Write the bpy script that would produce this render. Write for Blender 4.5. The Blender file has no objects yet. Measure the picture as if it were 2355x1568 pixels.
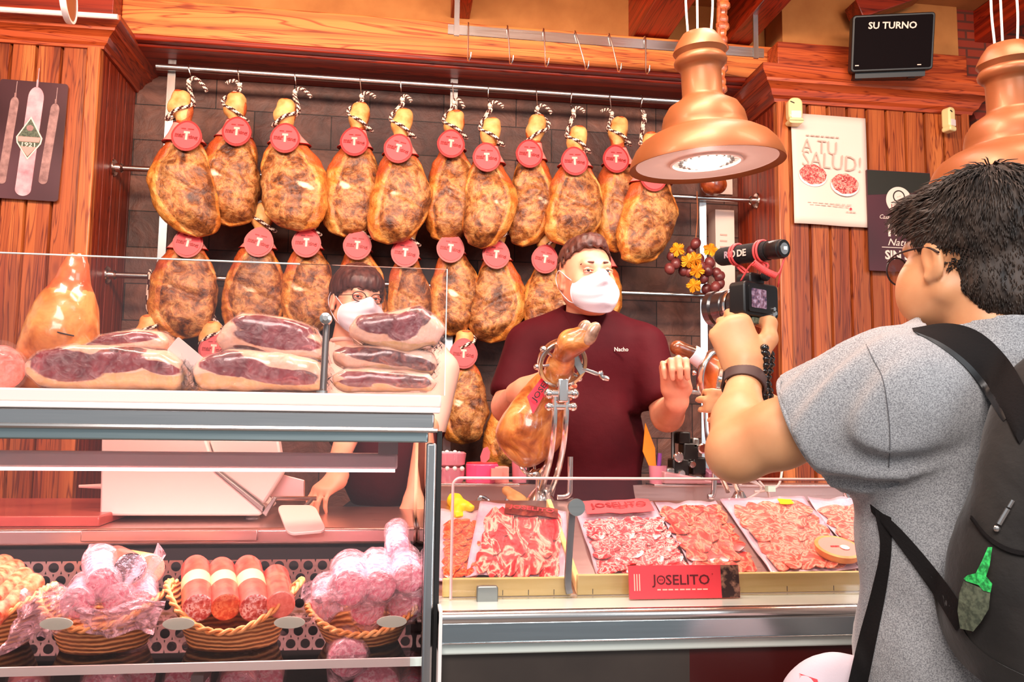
import bpy, bmesh, math, random
import numpy as np
from mathutils import Vector, Matrix
from math import sin, cos, pi, radians

# ------------------------------------------------------------------ camera, world, lights, exposure
SC = bpy.context.scene
COL = SC.collection
F_PX, CX, CY = 1900.0, 1177.5, 784.0
YAW, PITCH, ROLL = radians(7.7), math.atan(191 / 1900), 0.013
CAM = Vector((0, 0, 1.25))
_h = Vector((cos(YAW), -sin(YAW), 0)); _f0 = Vector((sin(YAW), cos(YAW), 0)); _z = Vector((0, 0, 1))
FWD = (_f0 * cos(PITCH) + _z * sin(PITCH)).normalized()
_u0 = (_z * cos(PITCH) - _f0 * sin(PITCH)).normalized()
RIGHT = (_h * cos(ROLL) + _u0 * sin(ROLL)).normalized()
UP = (_u0 * cos(ROLL) - _h * sin(ROLL)).normalized()
cd = bpy.data.cameras.new('camera'); cam = bpy.data.objects.new('camera', cd); COL.objects.link(cam)
cd.sensor_width = 36; cd.lens = 36 * F_PX / 2355; cd.clip_start = .02; cd.clip_end = 60
Rm = Matrix((RIGHT, UP, -FWD)).transposed()
cam.matrix_world = Matrix.Translation(CAM) @ Rm.to_4x4()
SC.camera = cam
SC.view_settings.view_transform = 'Standard'; SC.view_settings.look = 'None'
SC.view_settings.exposure = -0.14; SC.view_settings.gamma = 1; SC.view_settings.use_curve_mapping = False
wd = bpy.data.worlds.new('daylight'); SC.world = wd; wd.use_nodes = True
wd.node_tree.nodes['Background'].inputs[0].default_value = (0.90, 0.95, 1.0, 1)
wd.node_tree.nodes['Background'].inputs[1].default_value = 0.45

def light(name, kind, loc, energy, col, size=.3, size_y=None, to=None, spot=None, blend=.5):
    l = bpy.data.lights.new(name, kind); l.energy = energy; l.color = col
    if kind == 'AREA':
        l.size = size
        if size_y: l.shape = 'RECTANGLE'; l.size_y = size_y
    else: l.shadow_soft_size = size
    if spot: l.spot_size = radians(spot); l.spot_blend = blend
    o = bpy.data.objects.new(name, l); COL.objects.link(o); o.location = loc
    if to is not None:
        o.rotation_euler = (Vector(to) - Vector(loc)).to_track_quat('-Z', 'Y').to_euler()
    return o
WARM = (1.0, .74, .56); PINK = (1.0, .66, .64); COOL = (.86, .94, 1.0)
light('ceiling_light_left', 'AREA', (-1.1, 1.5, 2.95), 54, WARM, .9, .3, to=(-.9, 3.7, 1.7))
light('ceiling_light_middle', 'AREA', (.3, 1.5, 2.95), 54, WARM, .9, .3, to=(.2, 3.7, 1.6))
light('ceiling_light_right', 'AREA', (1.7, 1.4, 2.95), 32, WARM, .9, .3, to=(1.9, 3.6, 1.6))
light('counter_light', 'AREA', (.8, 1.75, 2.9), 24, (1, .72, .64), 1.4, .3, to=(.6, 1.85, .9))
light('canopy_tube_light', 'AREA', (-.75, 1.73, 1.128), 22, PINK, 1.6, .06, to=(-.75, 1.80, .4))
light('front_fill_light', 'AREA', (-.4, -.9, 2.9), 122, (1, .9, .84), 1.6, 1.0, to=(-.2, 1.6, 1.1))  # unseen fill light added behind the camera to lift the counter fronts
light('shop_front_daylight', 'AREA', (2.6, -1.6, 2.2), 78, COOL, 2.2, 1.8, to=(.8, 1.3, 1.1))

# ------------------------------------------------------------------ pixel <-> place helpers
def ray(px, py):
    return FWD + RIGHT * ((px - CX) / F_PX) + UP * ((CY - py) / F_PX)
def P(px, py, Y):          # point of the sight line at the plane y = Y
    r = ray(px, py); return CAM + r * (Y / r.y)
def D(px, py, d):          # point of the sight line at camera depth d
    return CAM + ray(px, py) * d
def PZ(px, py, Z):
    r = ray(px, py); return CAM + r * ((Z - CAM.z) / r.z)
def lin(c):
    return tuple((v / 255 / 12.92 if v / 255 <= .04045 else ((v / 255 + .055) / 1.055) ** 2.4) for v in c)

# ------------------------------------------------------------------ materials
def _ramp(nt, fac, stops):
    r = nt.nodes.new('ShaderNodeValToRGB'); e = r.color_ramp.elements
    while len(e) < len(stops): e.new(.5)
    for i, (p, c) in enumerate(stops):
        e[i].position = p; e[i].color = (*lin(c), 1)
    nt.links.new(fac, r.inputs[0]); return r.outputs[0]
def _mapped(nt, stretch, kind='Object'):
    tc = nt.nodes.new('ShaderNodeTexCoord'); mp = nt.nodes.new('ShaderNodeMapping')
    mp.inputs['Scale'].default_value = stretch
    nt.links.new(tc.outputs[kind], mp.inputs[0]); return mp.outputs[0]
def _noise(nt, vec, scale, det=5, dist=0, rough=.55):
    n = nt.nodes.new('ShaderNodeTexNoise'); n.inputs['Scale'].default_value = scale
    n.inputs['Detail'].default_value = det; n.inputs['Distortion'].default_value = dist
    n.inputs['Roughness'].default_value = rough
    nt.links.new(vec, n.inputs['Vector']); return n.outputs[0]
def _mix(nt, fac, a, b, mode='MIX'):
    m = nt.nodes.new('ShaderNodeMix'); m.data_type = 'RGBA'; m.blend_type = mode
    for v, s in ((fac, 0), (a, 6), (b, 7)):
        if isinstance(v, (int, float)): m.inputs[s].default_value = v
        elif isinstance(v, tuple): m.inputs[s].default_value = (*lin(v), 1)
        else: nt.links.new(v, m.inputs[s])
    return m.outputs[2]
def _bump(nt, h, strength, dist, b):
    bp = nt.nodes.new('ShaderNodeBump'); bp.inputs['Strength'].default_value = strength
    bp.inputs['Distance'].default_value = dist
    nt.links.new(h, bp.inputs['Height']); nt.links.new(bp.outputs[0], b.inputs['Normal'])
def base(name):
    m = bpy.data.materials.new(name); m.use_nodes = True
    return m, m.node_tree, m.node_tree.nodes['Principled BSDF']
def mat(name, col, rough=.5, metal=0, ramp=None, scale=20, stretch=(1, 1, 1), det=5, bump=0, bdist=.004, coat=0, emit=0, dist=0, sss=0, sheen=0, crough=.08, alpha=1, bscale=None, spec=.5):
    m, nt, b = base(name)
    b.inputs['Base Color'].default_value = (*lin(col), 1)
    b.inputs['Roughness'].default_value = rough; b.inputs['Metallic'].default_value = metal
    b.inputs['Coat Weight'].default_value = coat; b.inputs['Coat Roughness'].default_value = crough; b.inputs['Specular IOR Level'].default_value = spec
    if sss: b.inputs['Subsurface Weight'].default_value = sss; b.inputs['Subsurface Radius'].default_value = (.02, .008, .005); b.inputs['Subsurface Scale'].default_value = .5
    if sheen: b.inputs['Sheen Weight'].default_value = sheen
    if emit: b.inputs['Emission Color'].default_value = (*lin(col), 1); b.inputs['Emission Strength'].default_value = emit
    if alpha < 1: b.inputs['Alpha'].default_value = alpha
    if ramp or bump:
        v = _mapped(nt, stretch); n = _noise(nt, v, scale, det, dist)
        if ramp: nt.links.new(_ramp(nt, n, ramp), b.inputs['Base Color'])
        if bump:
            if bscale: n = _noise(nt, v, bscale, det, dist)
            _bump(nt, n, bump, bdist, b)
    return m
def wood(name, axis, dark, mid, light_, rough=.42, coat=.14, scale=1.0, plank=None, knots=True):
    """pine with long grain along `axis` (0 x, 1 y, 2 z)"""
    m, nt, b = base(name)
    s = [26.0 * scale] * 3; s[axis] = 1.1 * scale
    v = _mapped(nt, tuple(s))
    n1 = _noise(nt, v, 1.0, 6, 1.1, .6)
    s2 = [7.0 * scale] * 3; s2[axis] = .55 * scale
    v2 = _mapped(nt, tuple(s2)); w = nt.nodes.new('ShaderNodeTexWave'); w.wave_type = 'RINGS'
    w.inputs['Scale'].default_value = 1.0; w.inputs['Distortion'].default_value = 5.5; w.inputs['Detail'].default_value = 3
    w.inputs['Detail Scale'].default_value = .7
    nt.links.new(v2, w.inputs[0])
    c1 = _ramp(nt, n1, [(.30, mid), (.55, light_), (.8, mid)])
    c2 = _ramp(nt, w.outputs[1], [(0, dark), (.22, mid), (.6, light_)])
    c = _mix(nt, .42, c1, c2)
    if plank:   # each board its own tone
        tc = nt.nodes.new('ShaderNodeTexCoord'); sp = nt.nodes.new('ShaderNodeSeparateXYZ'); nt.links.new(tc.outputs['Object'], sp.inputs[0])
        ma = nt.nodes.new('ShaderNodeMath'); ma.operation = 'DIVIDE'; ma.inputs[1].default_value = plank[1]; nt.links.new(sp.outputs[plank[0]], ma.inputs[0])
        fl = nt.nodes.new('ShaderNodeMath'); fl.operation = 'FLOOR'; nt.links.new(ma.outputs[0], fl.inputs[0])
        wn = nt.nodes.new('ShaderNodeTexWhiteNoise'); wn.noise_dimensions = '1D'; nt.links.new(fl.outputs[0], wn.inputs['W'])
        t = _ramp(nt, wn.outputs[0], [(0, (215, 190, 180)), (1, (255, 255, 255))])
        c = _mix(nt, 1.0, c, t, 'MULTIPLY')
    s4 = [15.0 * scale] * 3; s4[axis] = .8 * scale
    n4 = _noise(nt, _mapped(nt, tuple(s4)), 1.0, 3, .9, .5)
    W_, G_ = (255, 255, 255), (150, 92, 62)
    c = _mix(nt, .9, c, _ramp(nt, n4, [(.0, W_), (.385, W_), (.40, G_), (.415, W_), (.465, W_), (.48, G_), (.50, W_), (.545, W_), (.56, G_), (.575, W_), (.64, W_), (.66, G_), (.68, W_)]), 'MULTIPLY')
    if knots:
        s3 = [5.0] * 3; s3[axis] = 2.2
        vk = _mapped(nt, tuple(s3)); vo = nt.nodes.new('ShaderNodeTexVoronoi'); vo.inputs['Scale'].default_value = 1.0
        nt.links.new(vk, vo.inputs['Vector'])
        kf = _ramp(nt, vo.outputs['Distance'], [(.0, (255, 255, 255)), (.055, (200, 200, 200)), (.10, (0, 0, 0))])
        c = _mix(nt, kf, c, dark)
    nt.links.new(c, b.inputs['Base Color'])
    b.inputs['Roughness'].default_value = rough; b.inputs['Coat Weight'].default_value = coat; b.inputs['Coat Roughness'].default_value = .25
    _bump(nt, n1, .12, .002, b)
    return m
def steel(name, col=(205, 205, 205), rough=.24, stretch=(1.5, 60, 60), bump=.02):
    m, nt, b = base(name)
    b.inputs['Base Color'].default_value = (*lin(col), 1); b.inputs['Metallic'].default_value = 1
    n = _noise(nt, _mapped(nt, stretch), 3, 4)
    r = nt.nodes.new('ShaderNodeMapRange'); r.inputs['To Min'].default_value = rough * .75; r.inputs['To Max'].default_value = rough * 1.3
    nt.links.new(n, r.inputs[0]); nt.links.new(r.outputs[0], b.inputs['Roughness'])
    if bump: _bump(nt, n, bump, .001, b)
    return m
def glassy(name, tint=(250, 245, 245), refl=.10, rough=.02):
    """thin clear sheet: mostly see-through, mirror-like at grazing angles"""
    m, nt, b = base(name); nt.nodes.remove(b)
    out = nt.nodes['Material Output']
    tr = nt.nodes.new('ShaderNodeBsdfTransparent'); tr.inputs[0].default_value = (*lin(tint), 1)
    gl = nt.nodes.new('ShaderNodeBsdfGlossy'); gl.inputs['Roughness'].default_value = rough
    fr = nt.nodes.new('ShaderNodeFresnel'); fr.inputs[0].default_value = 1.45
    ml = nt.nodes.new('ShaderNodeMath'); ml.operation = 'ADD'; ml.inputs[1].default_value = refl - .04
    nt.links.new(fr.outputs[0], ml.inputs[0])
    mx = nt.nodes.new('ShaderNodeMixShader')
    nt.links.new(ml.outputs[0], mx.inputs[0]); nt.links.new(tr.outputs[0], mx.inputs[1]); nt.links.new(gl.outputs[0], mx.inputs[2])
    nt.links.new(mx.outputs[0], out.inputs[0])
    return m
M = {}
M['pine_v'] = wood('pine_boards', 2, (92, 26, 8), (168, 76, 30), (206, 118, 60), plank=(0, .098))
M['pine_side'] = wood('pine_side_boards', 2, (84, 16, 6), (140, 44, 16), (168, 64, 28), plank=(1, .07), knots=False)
M['pine_x'] = wood('pine_beam', 0, (130, 42, 14), (202, 98, 40), (230, 134, 66), scale=.8)
M['mahog'] = wood('red_stained_pine', 0, (66, 8, 3), (122, 26, 9), (150, 42, 16), knots=False)
M['mahog_y'] = wood('red_stained_joist', 1, (80, 8, 2), (140, 26, 8), (180, 50, 16), knots=False)
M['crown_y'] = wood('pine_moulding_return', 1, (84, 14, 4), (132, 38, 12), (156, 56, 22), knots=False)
M['crown'] = wood('pine_moulding', 0, (108, 26, 8), (170, 62, 24), (196, 86, 38), knots=False)
M['steel'] = steel('brushed_steel')
M['steel_v'] = steel('brushed_steel_upright', stretch=(60, 60, 1.5))
M['chrome'] = steel('polished_steel', (232, 226, 222), .19, (1, 1, 1), 0)
M['dsteel'] = steel('dull_grey_metal', (150, 152, 150), .42)
M['glass'] = glassy('clear_glass', refl=.055)
M['glass_case'] = glassy('case_glass', (250, 236, 236), .07)
M['glass_edge'] = mat('glass_edge', (232, 252, 244), .3, coat=.3, emit=0)
M['white'] = mat('white_enamel', (238, 226, 222), .35, coat=.2)
M['white_plastic'] = mat('white_plastic', (236, 214, 206), .38)
M['cream'] = mat('cream_plastic', (238, 212, 150), .4, coat=.3)
M['black'] = mat('black_plastic', (16, 13, 14), .45)
M['black_soft'] = mat('black_foam', (26, 20, 22), .9, bump=.3, scale=300)
M['dark'] = mat('dark_cladding', (52, 44, 40), .4, ramp=[(.3, (46, 38, 34)), (.7, (66, 56, 50))], scale=3, coat=.15)
M['plaster'] = mat('ochre_plaster', (176, 112, 56), .9, ramp=[(.3, (160, 98, 46)), (.7, (186, 122, 64))], scale=5, bump=.2, bdist=.006)
M['floor'] = mat('grey_floor_tiles', (110, 100, 95), .35, ramp=[(.3, (96, 88, 84)), (.7, (126, 116, 110))], scale=2)
M['copper'] = mat('copper_paint', (148, 86, 48), .44, metal=.35, coat=.05, ramp=[(.3, (140, 80, 44)), (.7, (156, 92, 54))], scale=4)
M['lamp_in'] = mat('white_reflector', (244, 226, 218), .5)
M['bulb'] = mat('lit_bulb', (255, 240, 228), .3, emit=14)
M['tube_on'] = mat('lit_tube', (255, 226, 220), .3, emit=5)
M['skin'] = mat('skin', (218, 142, 112), .48, sss=.12, ramp=[(.35, (204, 124, 96)), (.7, (224, 152, 122))], scale=9, bump=.05, bscale=160, bdist=.001)
M['skin_t'] = mat('tanned_skin', (216, 154, 108), .48, sss=.12, ramp=[(.35, (206, 142, 98)), (.7, (226, 166, 120))], scale=9, bump=.05, bscale=160, bdist=.001)
M['skin_f'] = mat('fair_skin', (232, 168, 138), .45, sss=.12, ramp=[(.35, (226, 156, 126)), (.7, (238, 178, 150))], scale=9)
M['hair_d'] = mat('dark_brown_hair', (40, 30, 25), .6, ramp=[(.3, (26, 20, 17)), (.75, (72, 56, 46))], scale=60, stretch=(1, 1, .25), bump=.6, bdist=.003)
M['hair_b'] = mat('brown_hair', (70, 34, 28), .5, ramp=[(.3, (44, 20, 18)), (.75, (104, 56, 46))], scale=50, stretch=(1, 1, .4), bump=.7, bdist=.004)
M['maroon'] = mat('maroon_cloth', (58, 5, 14), .75, ramp=[(.3, (52, 4, 12)), (.7, (70, 8, 18))], scale=5, bump=.3, bscale=12, bdist=.012, spec=.12)
M['mask'] = mat('white_mask_cloth', (208, 194, 204), .8, bump=.1, scale=300)
M['heather'] = mat('heather_grey_jersey', (140, 140, 142), .9, sheen=.3, ramp=[(.36, (112, 112, 116)), (.5, (146, 146, 148)), (.64, (170, 170, 172))], scale=520, det=2, bump=.25, bdist=.002)
M['denim'] = mat('dark_trousers', (36, 36, 44), .85)
M['black_web'] = mat('black_webbing', (22, 18, 18), .85, bump=.4, scale=260, bdist=.002, spec=.2)
M['pack_fab'] = mat('black_nylon', (38, 34, 32), .7, sheen=.15, ramp=[(.3, (28, 25, 24)), (.7, (52, 47, 44))], scale=7, bump=.3, bscale=18, bdist=.012, spec=.2)
M['green'] = mat('green_print', (40, 200, 90), .6, ramp=[(.4, (24, 130, 60)), (.6, (60, 224, 110))], scale=160)
M['olive'] = mat('grey_green_print', (84, 92, 74), .7, ramp=[(.4, (66, 74, 60)), (.6, (100, 108, 88))], scale=160)
M['ink_red'] = mat('dark_red_ink', (140, 0, 8), .5)
M['tagred'] = mat('tag_salmon_red', (234, 80, 84), .5, spec=.3)
M['tagrim'] = mat('tag_rim', (150, 8, 12), .4)
M['tagpale'] = mat('tag_cream', (250, 178, 160), .4)
M['collar'] = mat('pink_paper', (246, 150, 140), .5)
M['rope_l'] = mat('rope_cream', (240, 214, 196), .9)
M['rope_d'] = mat('rope_brown', (70, 24, 18), .9)
M['pink'] = mat('pink_card', (240, 70, 120), .4, coat=.3)
M['red'] = mat('red_card', (206, 40, 50), .4, coat=.3)
M['redlabel'] = mat('joselito_red', (222, 56, 66), .4, coat=.3)
M['ink'] = mat('black_ink', (30, 12, 16), .5)
M['paper'] = mat('paper_white', (234, 208, 194), .6)
M['tray'] = mat('pale_tray_wood', (226, 206, 134), .45, ramp=[(.3, (214, 190, 112)), (.7, (234, 216, 150))], scale=6, stretch=(.6, 8, 8), coat=.2)
M['yellow'] = mat('yellow_plastic', (250, 214, 20), .4)

# ------------------------------------------------------------------ mesh helpers
def basis(d, up=Vector((0, 0, 1))):
    d = Vector(d).normalized()
    if abs(d.dot(up)) > .98: up = Vector((0, 1, 0))
    x = d.cross(up).normalized(); y = x.cross(d).normalized()
    return x, y, d
def frame(o, x, up):       # local x, y(up), z(out)
    x = Vector(x).normalized(); up = Vector(up); up = (up - x * up.dot(x)).normalized()
    z = x.cross(up); m = Matrix((x, up, z)).transposed().to_4x4(); m.translation = Vector(o); return m
class MB:
    def __init__(s): s.v = []; s.f = []; s.m = []
    def add(s, vs, fs, mi=0, T=None):
        o = len(s.v)
        for p in vs:
            p = Vector(p); s.v.append(tuple(T @ p if T else p))
        for f in fs: s.f.append([i + o for i in f]); s.m.append(mi)
        return s
    def box(s, c, d, mi=0, T=None, R=None):
        x, y, z = [q / 2 for q in d]; c = Vector(c)
        vs = [Vector((a, b, e)) for a in (-x, x) for b in (-y, y) for e in (-z, z)]
        if R is not None: vs = [R @ v for v in vs]
        return s.add([v + c for v in vs], [(0, 1, 3, 2), (4, 6, 7, 5), (0, 4, 5, 1), (2, 3, 7, 6), (0, 2, 6, 4), (1, 5, 7, 3)], mi, T)
    def bb(s, x0, x1, y0, y1, z0, z1, mi=0, T=None):
        return s.box(((x0 + x1) / 2, (y0 + y1) / 2, (z0 + z1) / 2), (abs(x1 - x0), abs(y1 - y0), abs(z1 - z0)), mi, T)
    def tube(s, pts, r, seg=10, mi=0, caps=True, closed=False, stripe=None, flat=None, T=None):
        pts = [Vector(p) for p in pts]; n = len(pts)
        rs = r if isinstance(r, (list, tuple)) else [r] * n
        vs = []; x = None
        for i, p in enumerate(pts):
            if closed: t = pts[(i + 1) % n] - pts[i - 1]
            else: t = pts[min(i + 1, n - 1)] - pts[max(i - 1, 0)]
            t = t.normalized() if t.length > 1e-9 else Vector((0, 0, 1))
            if x is None:
                x = basis(t)[0]
                if flat is not None:
                    x = Vector(flat); x = (x - t * x.dot(t)).normalized()
            else: x = (x - t * x.dot(t)).normalized()
            y = t.cross(x)
            fl = 1.0 if flat is None else None
            for k in range(seg):
                a = 2 * pi * k / seg
                if flat is None: vs.append(p + (x * cos(a) + y * sin(a)) * rs[i])
                else:
                    w, h = rs[i]; ca, sa = cos(a), sin(a)
                    vs.append(p + x * (w * math.copysign(abs(ca) ** .5, ca)) + y * (h * math.copysign(abs(sa) ** .5, sa)))
        o = len(s.v); s.add(vs, [], mi, T)
        m = n if closed else n - 1
        for i in range(m):
            for k in range(seg):
                a, b = i * seg + k, i * seg + (k + 1) % seg
                c, d = ((i + 1) % n) * seg + (k + 1) % seg, ((i + 1) % n) * seg + k
                s.f.append([o + a, o + b, o + c, o + d])
                s.m.append(mi if stripe is None else stripe[((i + k) // 2) % 2])
        if caps and not closed:
            s.f.append([o + k for k in range(seg)][::-1]); s.m.append(mi)
            s.f.append([o + (n - 1) * seg + k for k in range(seg)]); s.m.append(mi)
        return s
    def lathe(s, prof, seg=32, mi=0, T=None, mis=None):
        o = len(s.v); vs = []
        for r, z in prof:
            for k in range(seg):
                a = 2 * pi * k / seg; vs.append((max(r, 1e-4) * cos(a), max(r, 1e-4) * sin(a), z))
        s.add(vs, [], mi, T)
        for i in range(len(prof) - 1):
            for k in range(seg):
                s.f.append([o + i * seg + k, o + i * seg + (k + 1) % seg, o + (i + 1) * seg + (k + 1) % seg, o + (i + 1) * seg + k])
                s.m.append(mis[i] if mis else mi)
        return s
    def prism(s, pts, t, mi=0, T=None, side=None):      # outline in local xy, extruded 0..t in z
        n = len(pts); vs = [(x, y, 0) for x, y in pts] + [(x, y, t) for x, y in pts]
        o = len(s.v); s.add(vs, [], mi, T)
        s.f.append([o + i for i in range(n)][::-1]); s.m.append(mi)
        s.f.append([o + n + i for i in range(n)]); s.m.append(mi)
        for i in range(n):
            j = (i + 1) % n; s.f.append([o + i, o + j, o + n + j, o + n + i]); s.m.append(mi if side is None else side)
        return s
    def ball(s, c, r, seg=14, mi=0, R=None, T=None):
        r = (r, r, r) if isinstance(r, (int, float)) else r
        vs = []; rings = seg // 2 + 1
        for i in range(rings + 1):
            th = pi * i / rings
            for k in range(seg):
                ph = 2 * pi * k / seg
                v = Vector((r[0] * sin(th) * cos(ph), r[1] * sin(th) * sin(ph), r[2] * cos(th)))
                if R is not None: v = R @ v
                vs.append(v + Vector(c))
        fs = [(i * seg + k, (i + 1) * seg + k, (i + 1) * seg + (k + 1) % seg, i * seg + (k + 1) % seg) for i in range(rings) for k in range(seg)]
        return s.add(vs, fs, mi, T)
    def patch(s, fn, nu, nv, mi=0, thick=None, mfn=None):  # fn(u,v)->Vector; optional thickness Vector offset
        g = [[Vector(fn(i / nu, j / nv)) for i in range(nu + 1)] for j in range(nv + 1)]
        o = len(s.v); w = nu + 1
        for row in g: s.v += [tuple(p) for p in row]
        for j in range(nv):
            for i in range(nu):
                s.f.append([o + j * w + i, o + j * w + i + 1, o + (j + 1) * w + i + 1, o + (j + 1) * w + i])
                s.m.append(mfn((i + .5) / nu, (j + .5) / nv) if mfn else mi)
        if thick is not None:
            t = Vector(thick); o2 = len(s.v)
            for row in g: s.v += [tuple(p + t) for p in row]
            for j in range(nv):
                for i in range(nu):
                    s.f.append([o2 + j * w + i, o2 + (j + 1) * w + i, o2 + (j + 1) * w + i + 1, o2 + j * w + i + 1]); s.m.append(mi)
            ed = [(j * w, (j + 1) * w) for j in range(nv)] + [((j + 1) * w + nu, j * w + nu) for j in range(nv)] + [(i + 1, i) for i in range(nu)] + [(nv * w + i, nv * w + i + 1) for i in range(nu)]
            for a, b in ed: s.f.append([o + a, o + b, o2 + b, o2 + a]); s.m.append(mi)
        return s
    def build(s, name, mats, parent=None, world=True, smooth=35, bev=0, cols=None):
        me = bpy.data.meshes.new(name)
        me.from_pydata(s.v, [], s.f); me.update()
        return finish(me, name, mats, parent, world, smooth, bev, s.m)
def finish(me, name, mats, parent, world, smooth, bev, mi=None):
    if not isinstance(mats, (list, tuple)): mats = [mats]
    for m in mats: me.materials.append(M[m] if isinstance(m, str) else m)
    if mi is not None and len(mats) > 1: me.polygons.foreach_set('material_index', mi)
    bm = bmesh.new(); bm.from_mesh(me); bmesh.ops.recalc_face_normals(bm, faces=bm.faces); bm.to_mesh(me); bm.free()
    me.validate()
    if smooth:
        me.shade_smooth()
        if smooth < 180: me.set_sharp_from_angle(angle=radians(smooth))
    o = bpy.data.objects.new(name, me); COL.objects.link(o)
    if parent is not None:
        o.parent = parent
        if world:
            pm = Matrix.LocRotScale(parent.location, parent.rotation_euler, None); q = parent.parent
            me.transform((wm(parent)).inverted())
    if bev:
        b = o.modifiers.new('bevel', 'BEVEL'); b.width = bev; b.segments = 2; b.limit_method = 'ANGLE'; b.angle_limit = radians(40)
    return o
def wm(o):
    m = Matrix.LocRotScale(o.location, o.rotation_euler, o.scale)
    return wm(o.parent) @ m if o.parent else m
def thing(name, label, cat, loc=(0, 0, 0), group=None, rot=(0, 0, 0)):
    o = bpy.data.objects.new(name, None); COL.objects.link(o); o.empty_display_size = .05
    o.location = loc; o.rotation_euler = rot; return tag(o, label, cat, group)
def tag(o, label, cat, group=None, kind=None):
    if label: o['label'] = label
    if cat: o['category'] = cat
    if group: o['group'] = group
    if kind: o['kind'] = kind
    return o
def struct(o): o['kind'] = 'structure'; return o
def one(mb, name, mats, label, cat, group=None, loc=None, smooth=35, bev=0):
    """a thing that is a single mesh, its origin moved to its base"""
    o = mb.build(name, mats, None, True, smooth, bev); me = o.data
    if loc is None:
        c = np.array([v.co for v in me.vertices]); lo, hi = c.min(0), c.max(0); loc = ((lo[0] + hi[0]) / 2, (lo[1] + hi[1]) / 2, lo[2])
    me.transform(Matrix.Translation(-Vector(loc))); o.location = loc
    return tag(o, label, cat, group)
def text(body, m, parent, T, width=None, height=None, size=.05, name='lettering', bold=0, label=None, world=True, shear=0, ext=.0004):
    cu = bpy.data.curves.new('t', 'FONT'); cu.body = body; cu.size = 1.0; cu.align_x = 'CENTER'; cu.align_y = 'CENTER'
    cu.extrude = ext; cu.offset = bold; cu.resolution_u = 2; cu.shear = shear
    o = bpy.data.objects.new('t', cu); COL.objects.link(o)
    dg = bpy.context.evaluated_depsgraph_get(); me = bpy.data.meshes.new_from_object(o.evaluated_get(dg))
    bpy.data.objects.remove(o); bpy.data.curves.remove(cu)
    co = np.array([v.co for v in me.vertices]); lo, hi = co.min(0), co.max(0); c = (lo + hi) / 2
    sx = width / (hi[0] - lo[0]) if width else 1; sy = height / (hi[1] - lo[1]) if height else sx
    if not width: sx = sy
    me.transform(T @ Matrix.Diagonal((sx, sy, 1, 1)) @ Matrix.Translation((-c[0], -c[1], 0)))
    me.name = name; me.materials.clear()
    o = finish(me, name, m, parent, world, 0, 0)
    if label: o['label'] = label
    return o
def dashes(m, parent, T, width, height, n, name='fine_print'):
    """a line of print too fine to read"""
    b = MB(); w = width / n
    for i in range(n): b.box((-width / 2 + (i + .5) * w, 0, .0004), (w * (.82 if i % 3 else .6), height, .0006), T=T)
    return b.build(name, m, parent, smooth=0)
def rrect(w, h, r, n=4):   # rounded rectangle outline centred at 0
    pts = []
    for cx, cy, a0 in ((w / 2 - r, h / 2 - r, 0), (-w / 2 + r, h / 2 - r, 90), (-w / 2 + r, -h / 2 + r, 180), (w / 2 - r, -h / 2 + r, 270)):
        for i in range(n + 1):
            a = radians(a0 + 90 * i / n); pts.append((cx + r * cos(a), cy + r * sin(a)))
    return pts
def circ(r, n=28, ry=None, cx=0, cy=0): return [(cx + r * cos(2 * pi * i / n), cy + (ry or r) * sin(2 * pi * i / n)) for i in range(n)]
def arc(a, b, sag, n=8):   # sagging curve between points
    a, b = Vector(a), Vector(b); return [a.lerp(b, i / n) + Vector(sag) * (4 * (i / n) * (1 - i / n)) for i in range(n + 1)]
def smoothpath(pts, n=6):
    pts = [Vector(p) for p in pts]; q = [pts[0] * 2 - pts[1]] + pts + [pts[-1] * 2 - pts[-2]]; out = []
    for i in range(1, len(q) - 2):
        for k in range(n):
            t = k / n; a, b, c, d = q[i - 1], q[i], q[i + 1], q[i + 2]
            out.append(.5 * ((2 * b) + (c - a) * t + (2 * a - 5 * b + 4 * c - d) * t * t + (3 * b - a - 3 * c + d) * t ** 3))
    return out + [pts[-1]]

# ------------------------------------------------------------------ implicit surfaces (bodies, meat, cloth)
def _n(v): return np.asarray(v, float)
def sd_c(P_, a, b, ra, rb):
    a, b = _n(a), _n(b); pa = P_ - a; ba = b - a; h = np.clip(pa @ ba / (ba @ ba + 1e-12), 0, 1)
    return np.linalg.norm(pa - h[:, None] * ba, axis=1) - (ra + (rb - ra) * h)
def sd_e(P_, c, r, R=None):
    q = P_ - _n(c)
    if R is not None: q = q @ _n(R)
    r = _n(r); k0 = np.linalg.norm(q / r, axis=1); k1 = np.linalg.norm(q / r ** 2, axis=1) + 1e-9
    return k0 * (k0 - 1) / k1
def sd_b(P_, c, h, rad, R=None):
    q = P_ - _n(c)
    if R is not None: q = q @ _n(R)
    q = np.abs(q) - (_n(h) - rad); return np.linalg.norm(np.maximum(q, 0), axis=1) + np.minimum(q.max(1), 0) - rad
def smin(a, b, k):
    h = np.clip(.5 + .5 * (b - a) / k, 0, 1); return b * (1 - h) + a * h - k * h * (1 - h)
def wob(P_, fr, seed=0, axes=(1, 1, 1)):
    rs = np.random.RandomState(seed); s = 0
    for o in range(3):
        for _ in range(4):
            d = rs.randn(3) * _n(axes); s = s + np.sin(P_ @ d * fr * (1.9 ** o) + rs.rand() * 6.3) * (.55 ** o)
    return s / 5
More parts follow.
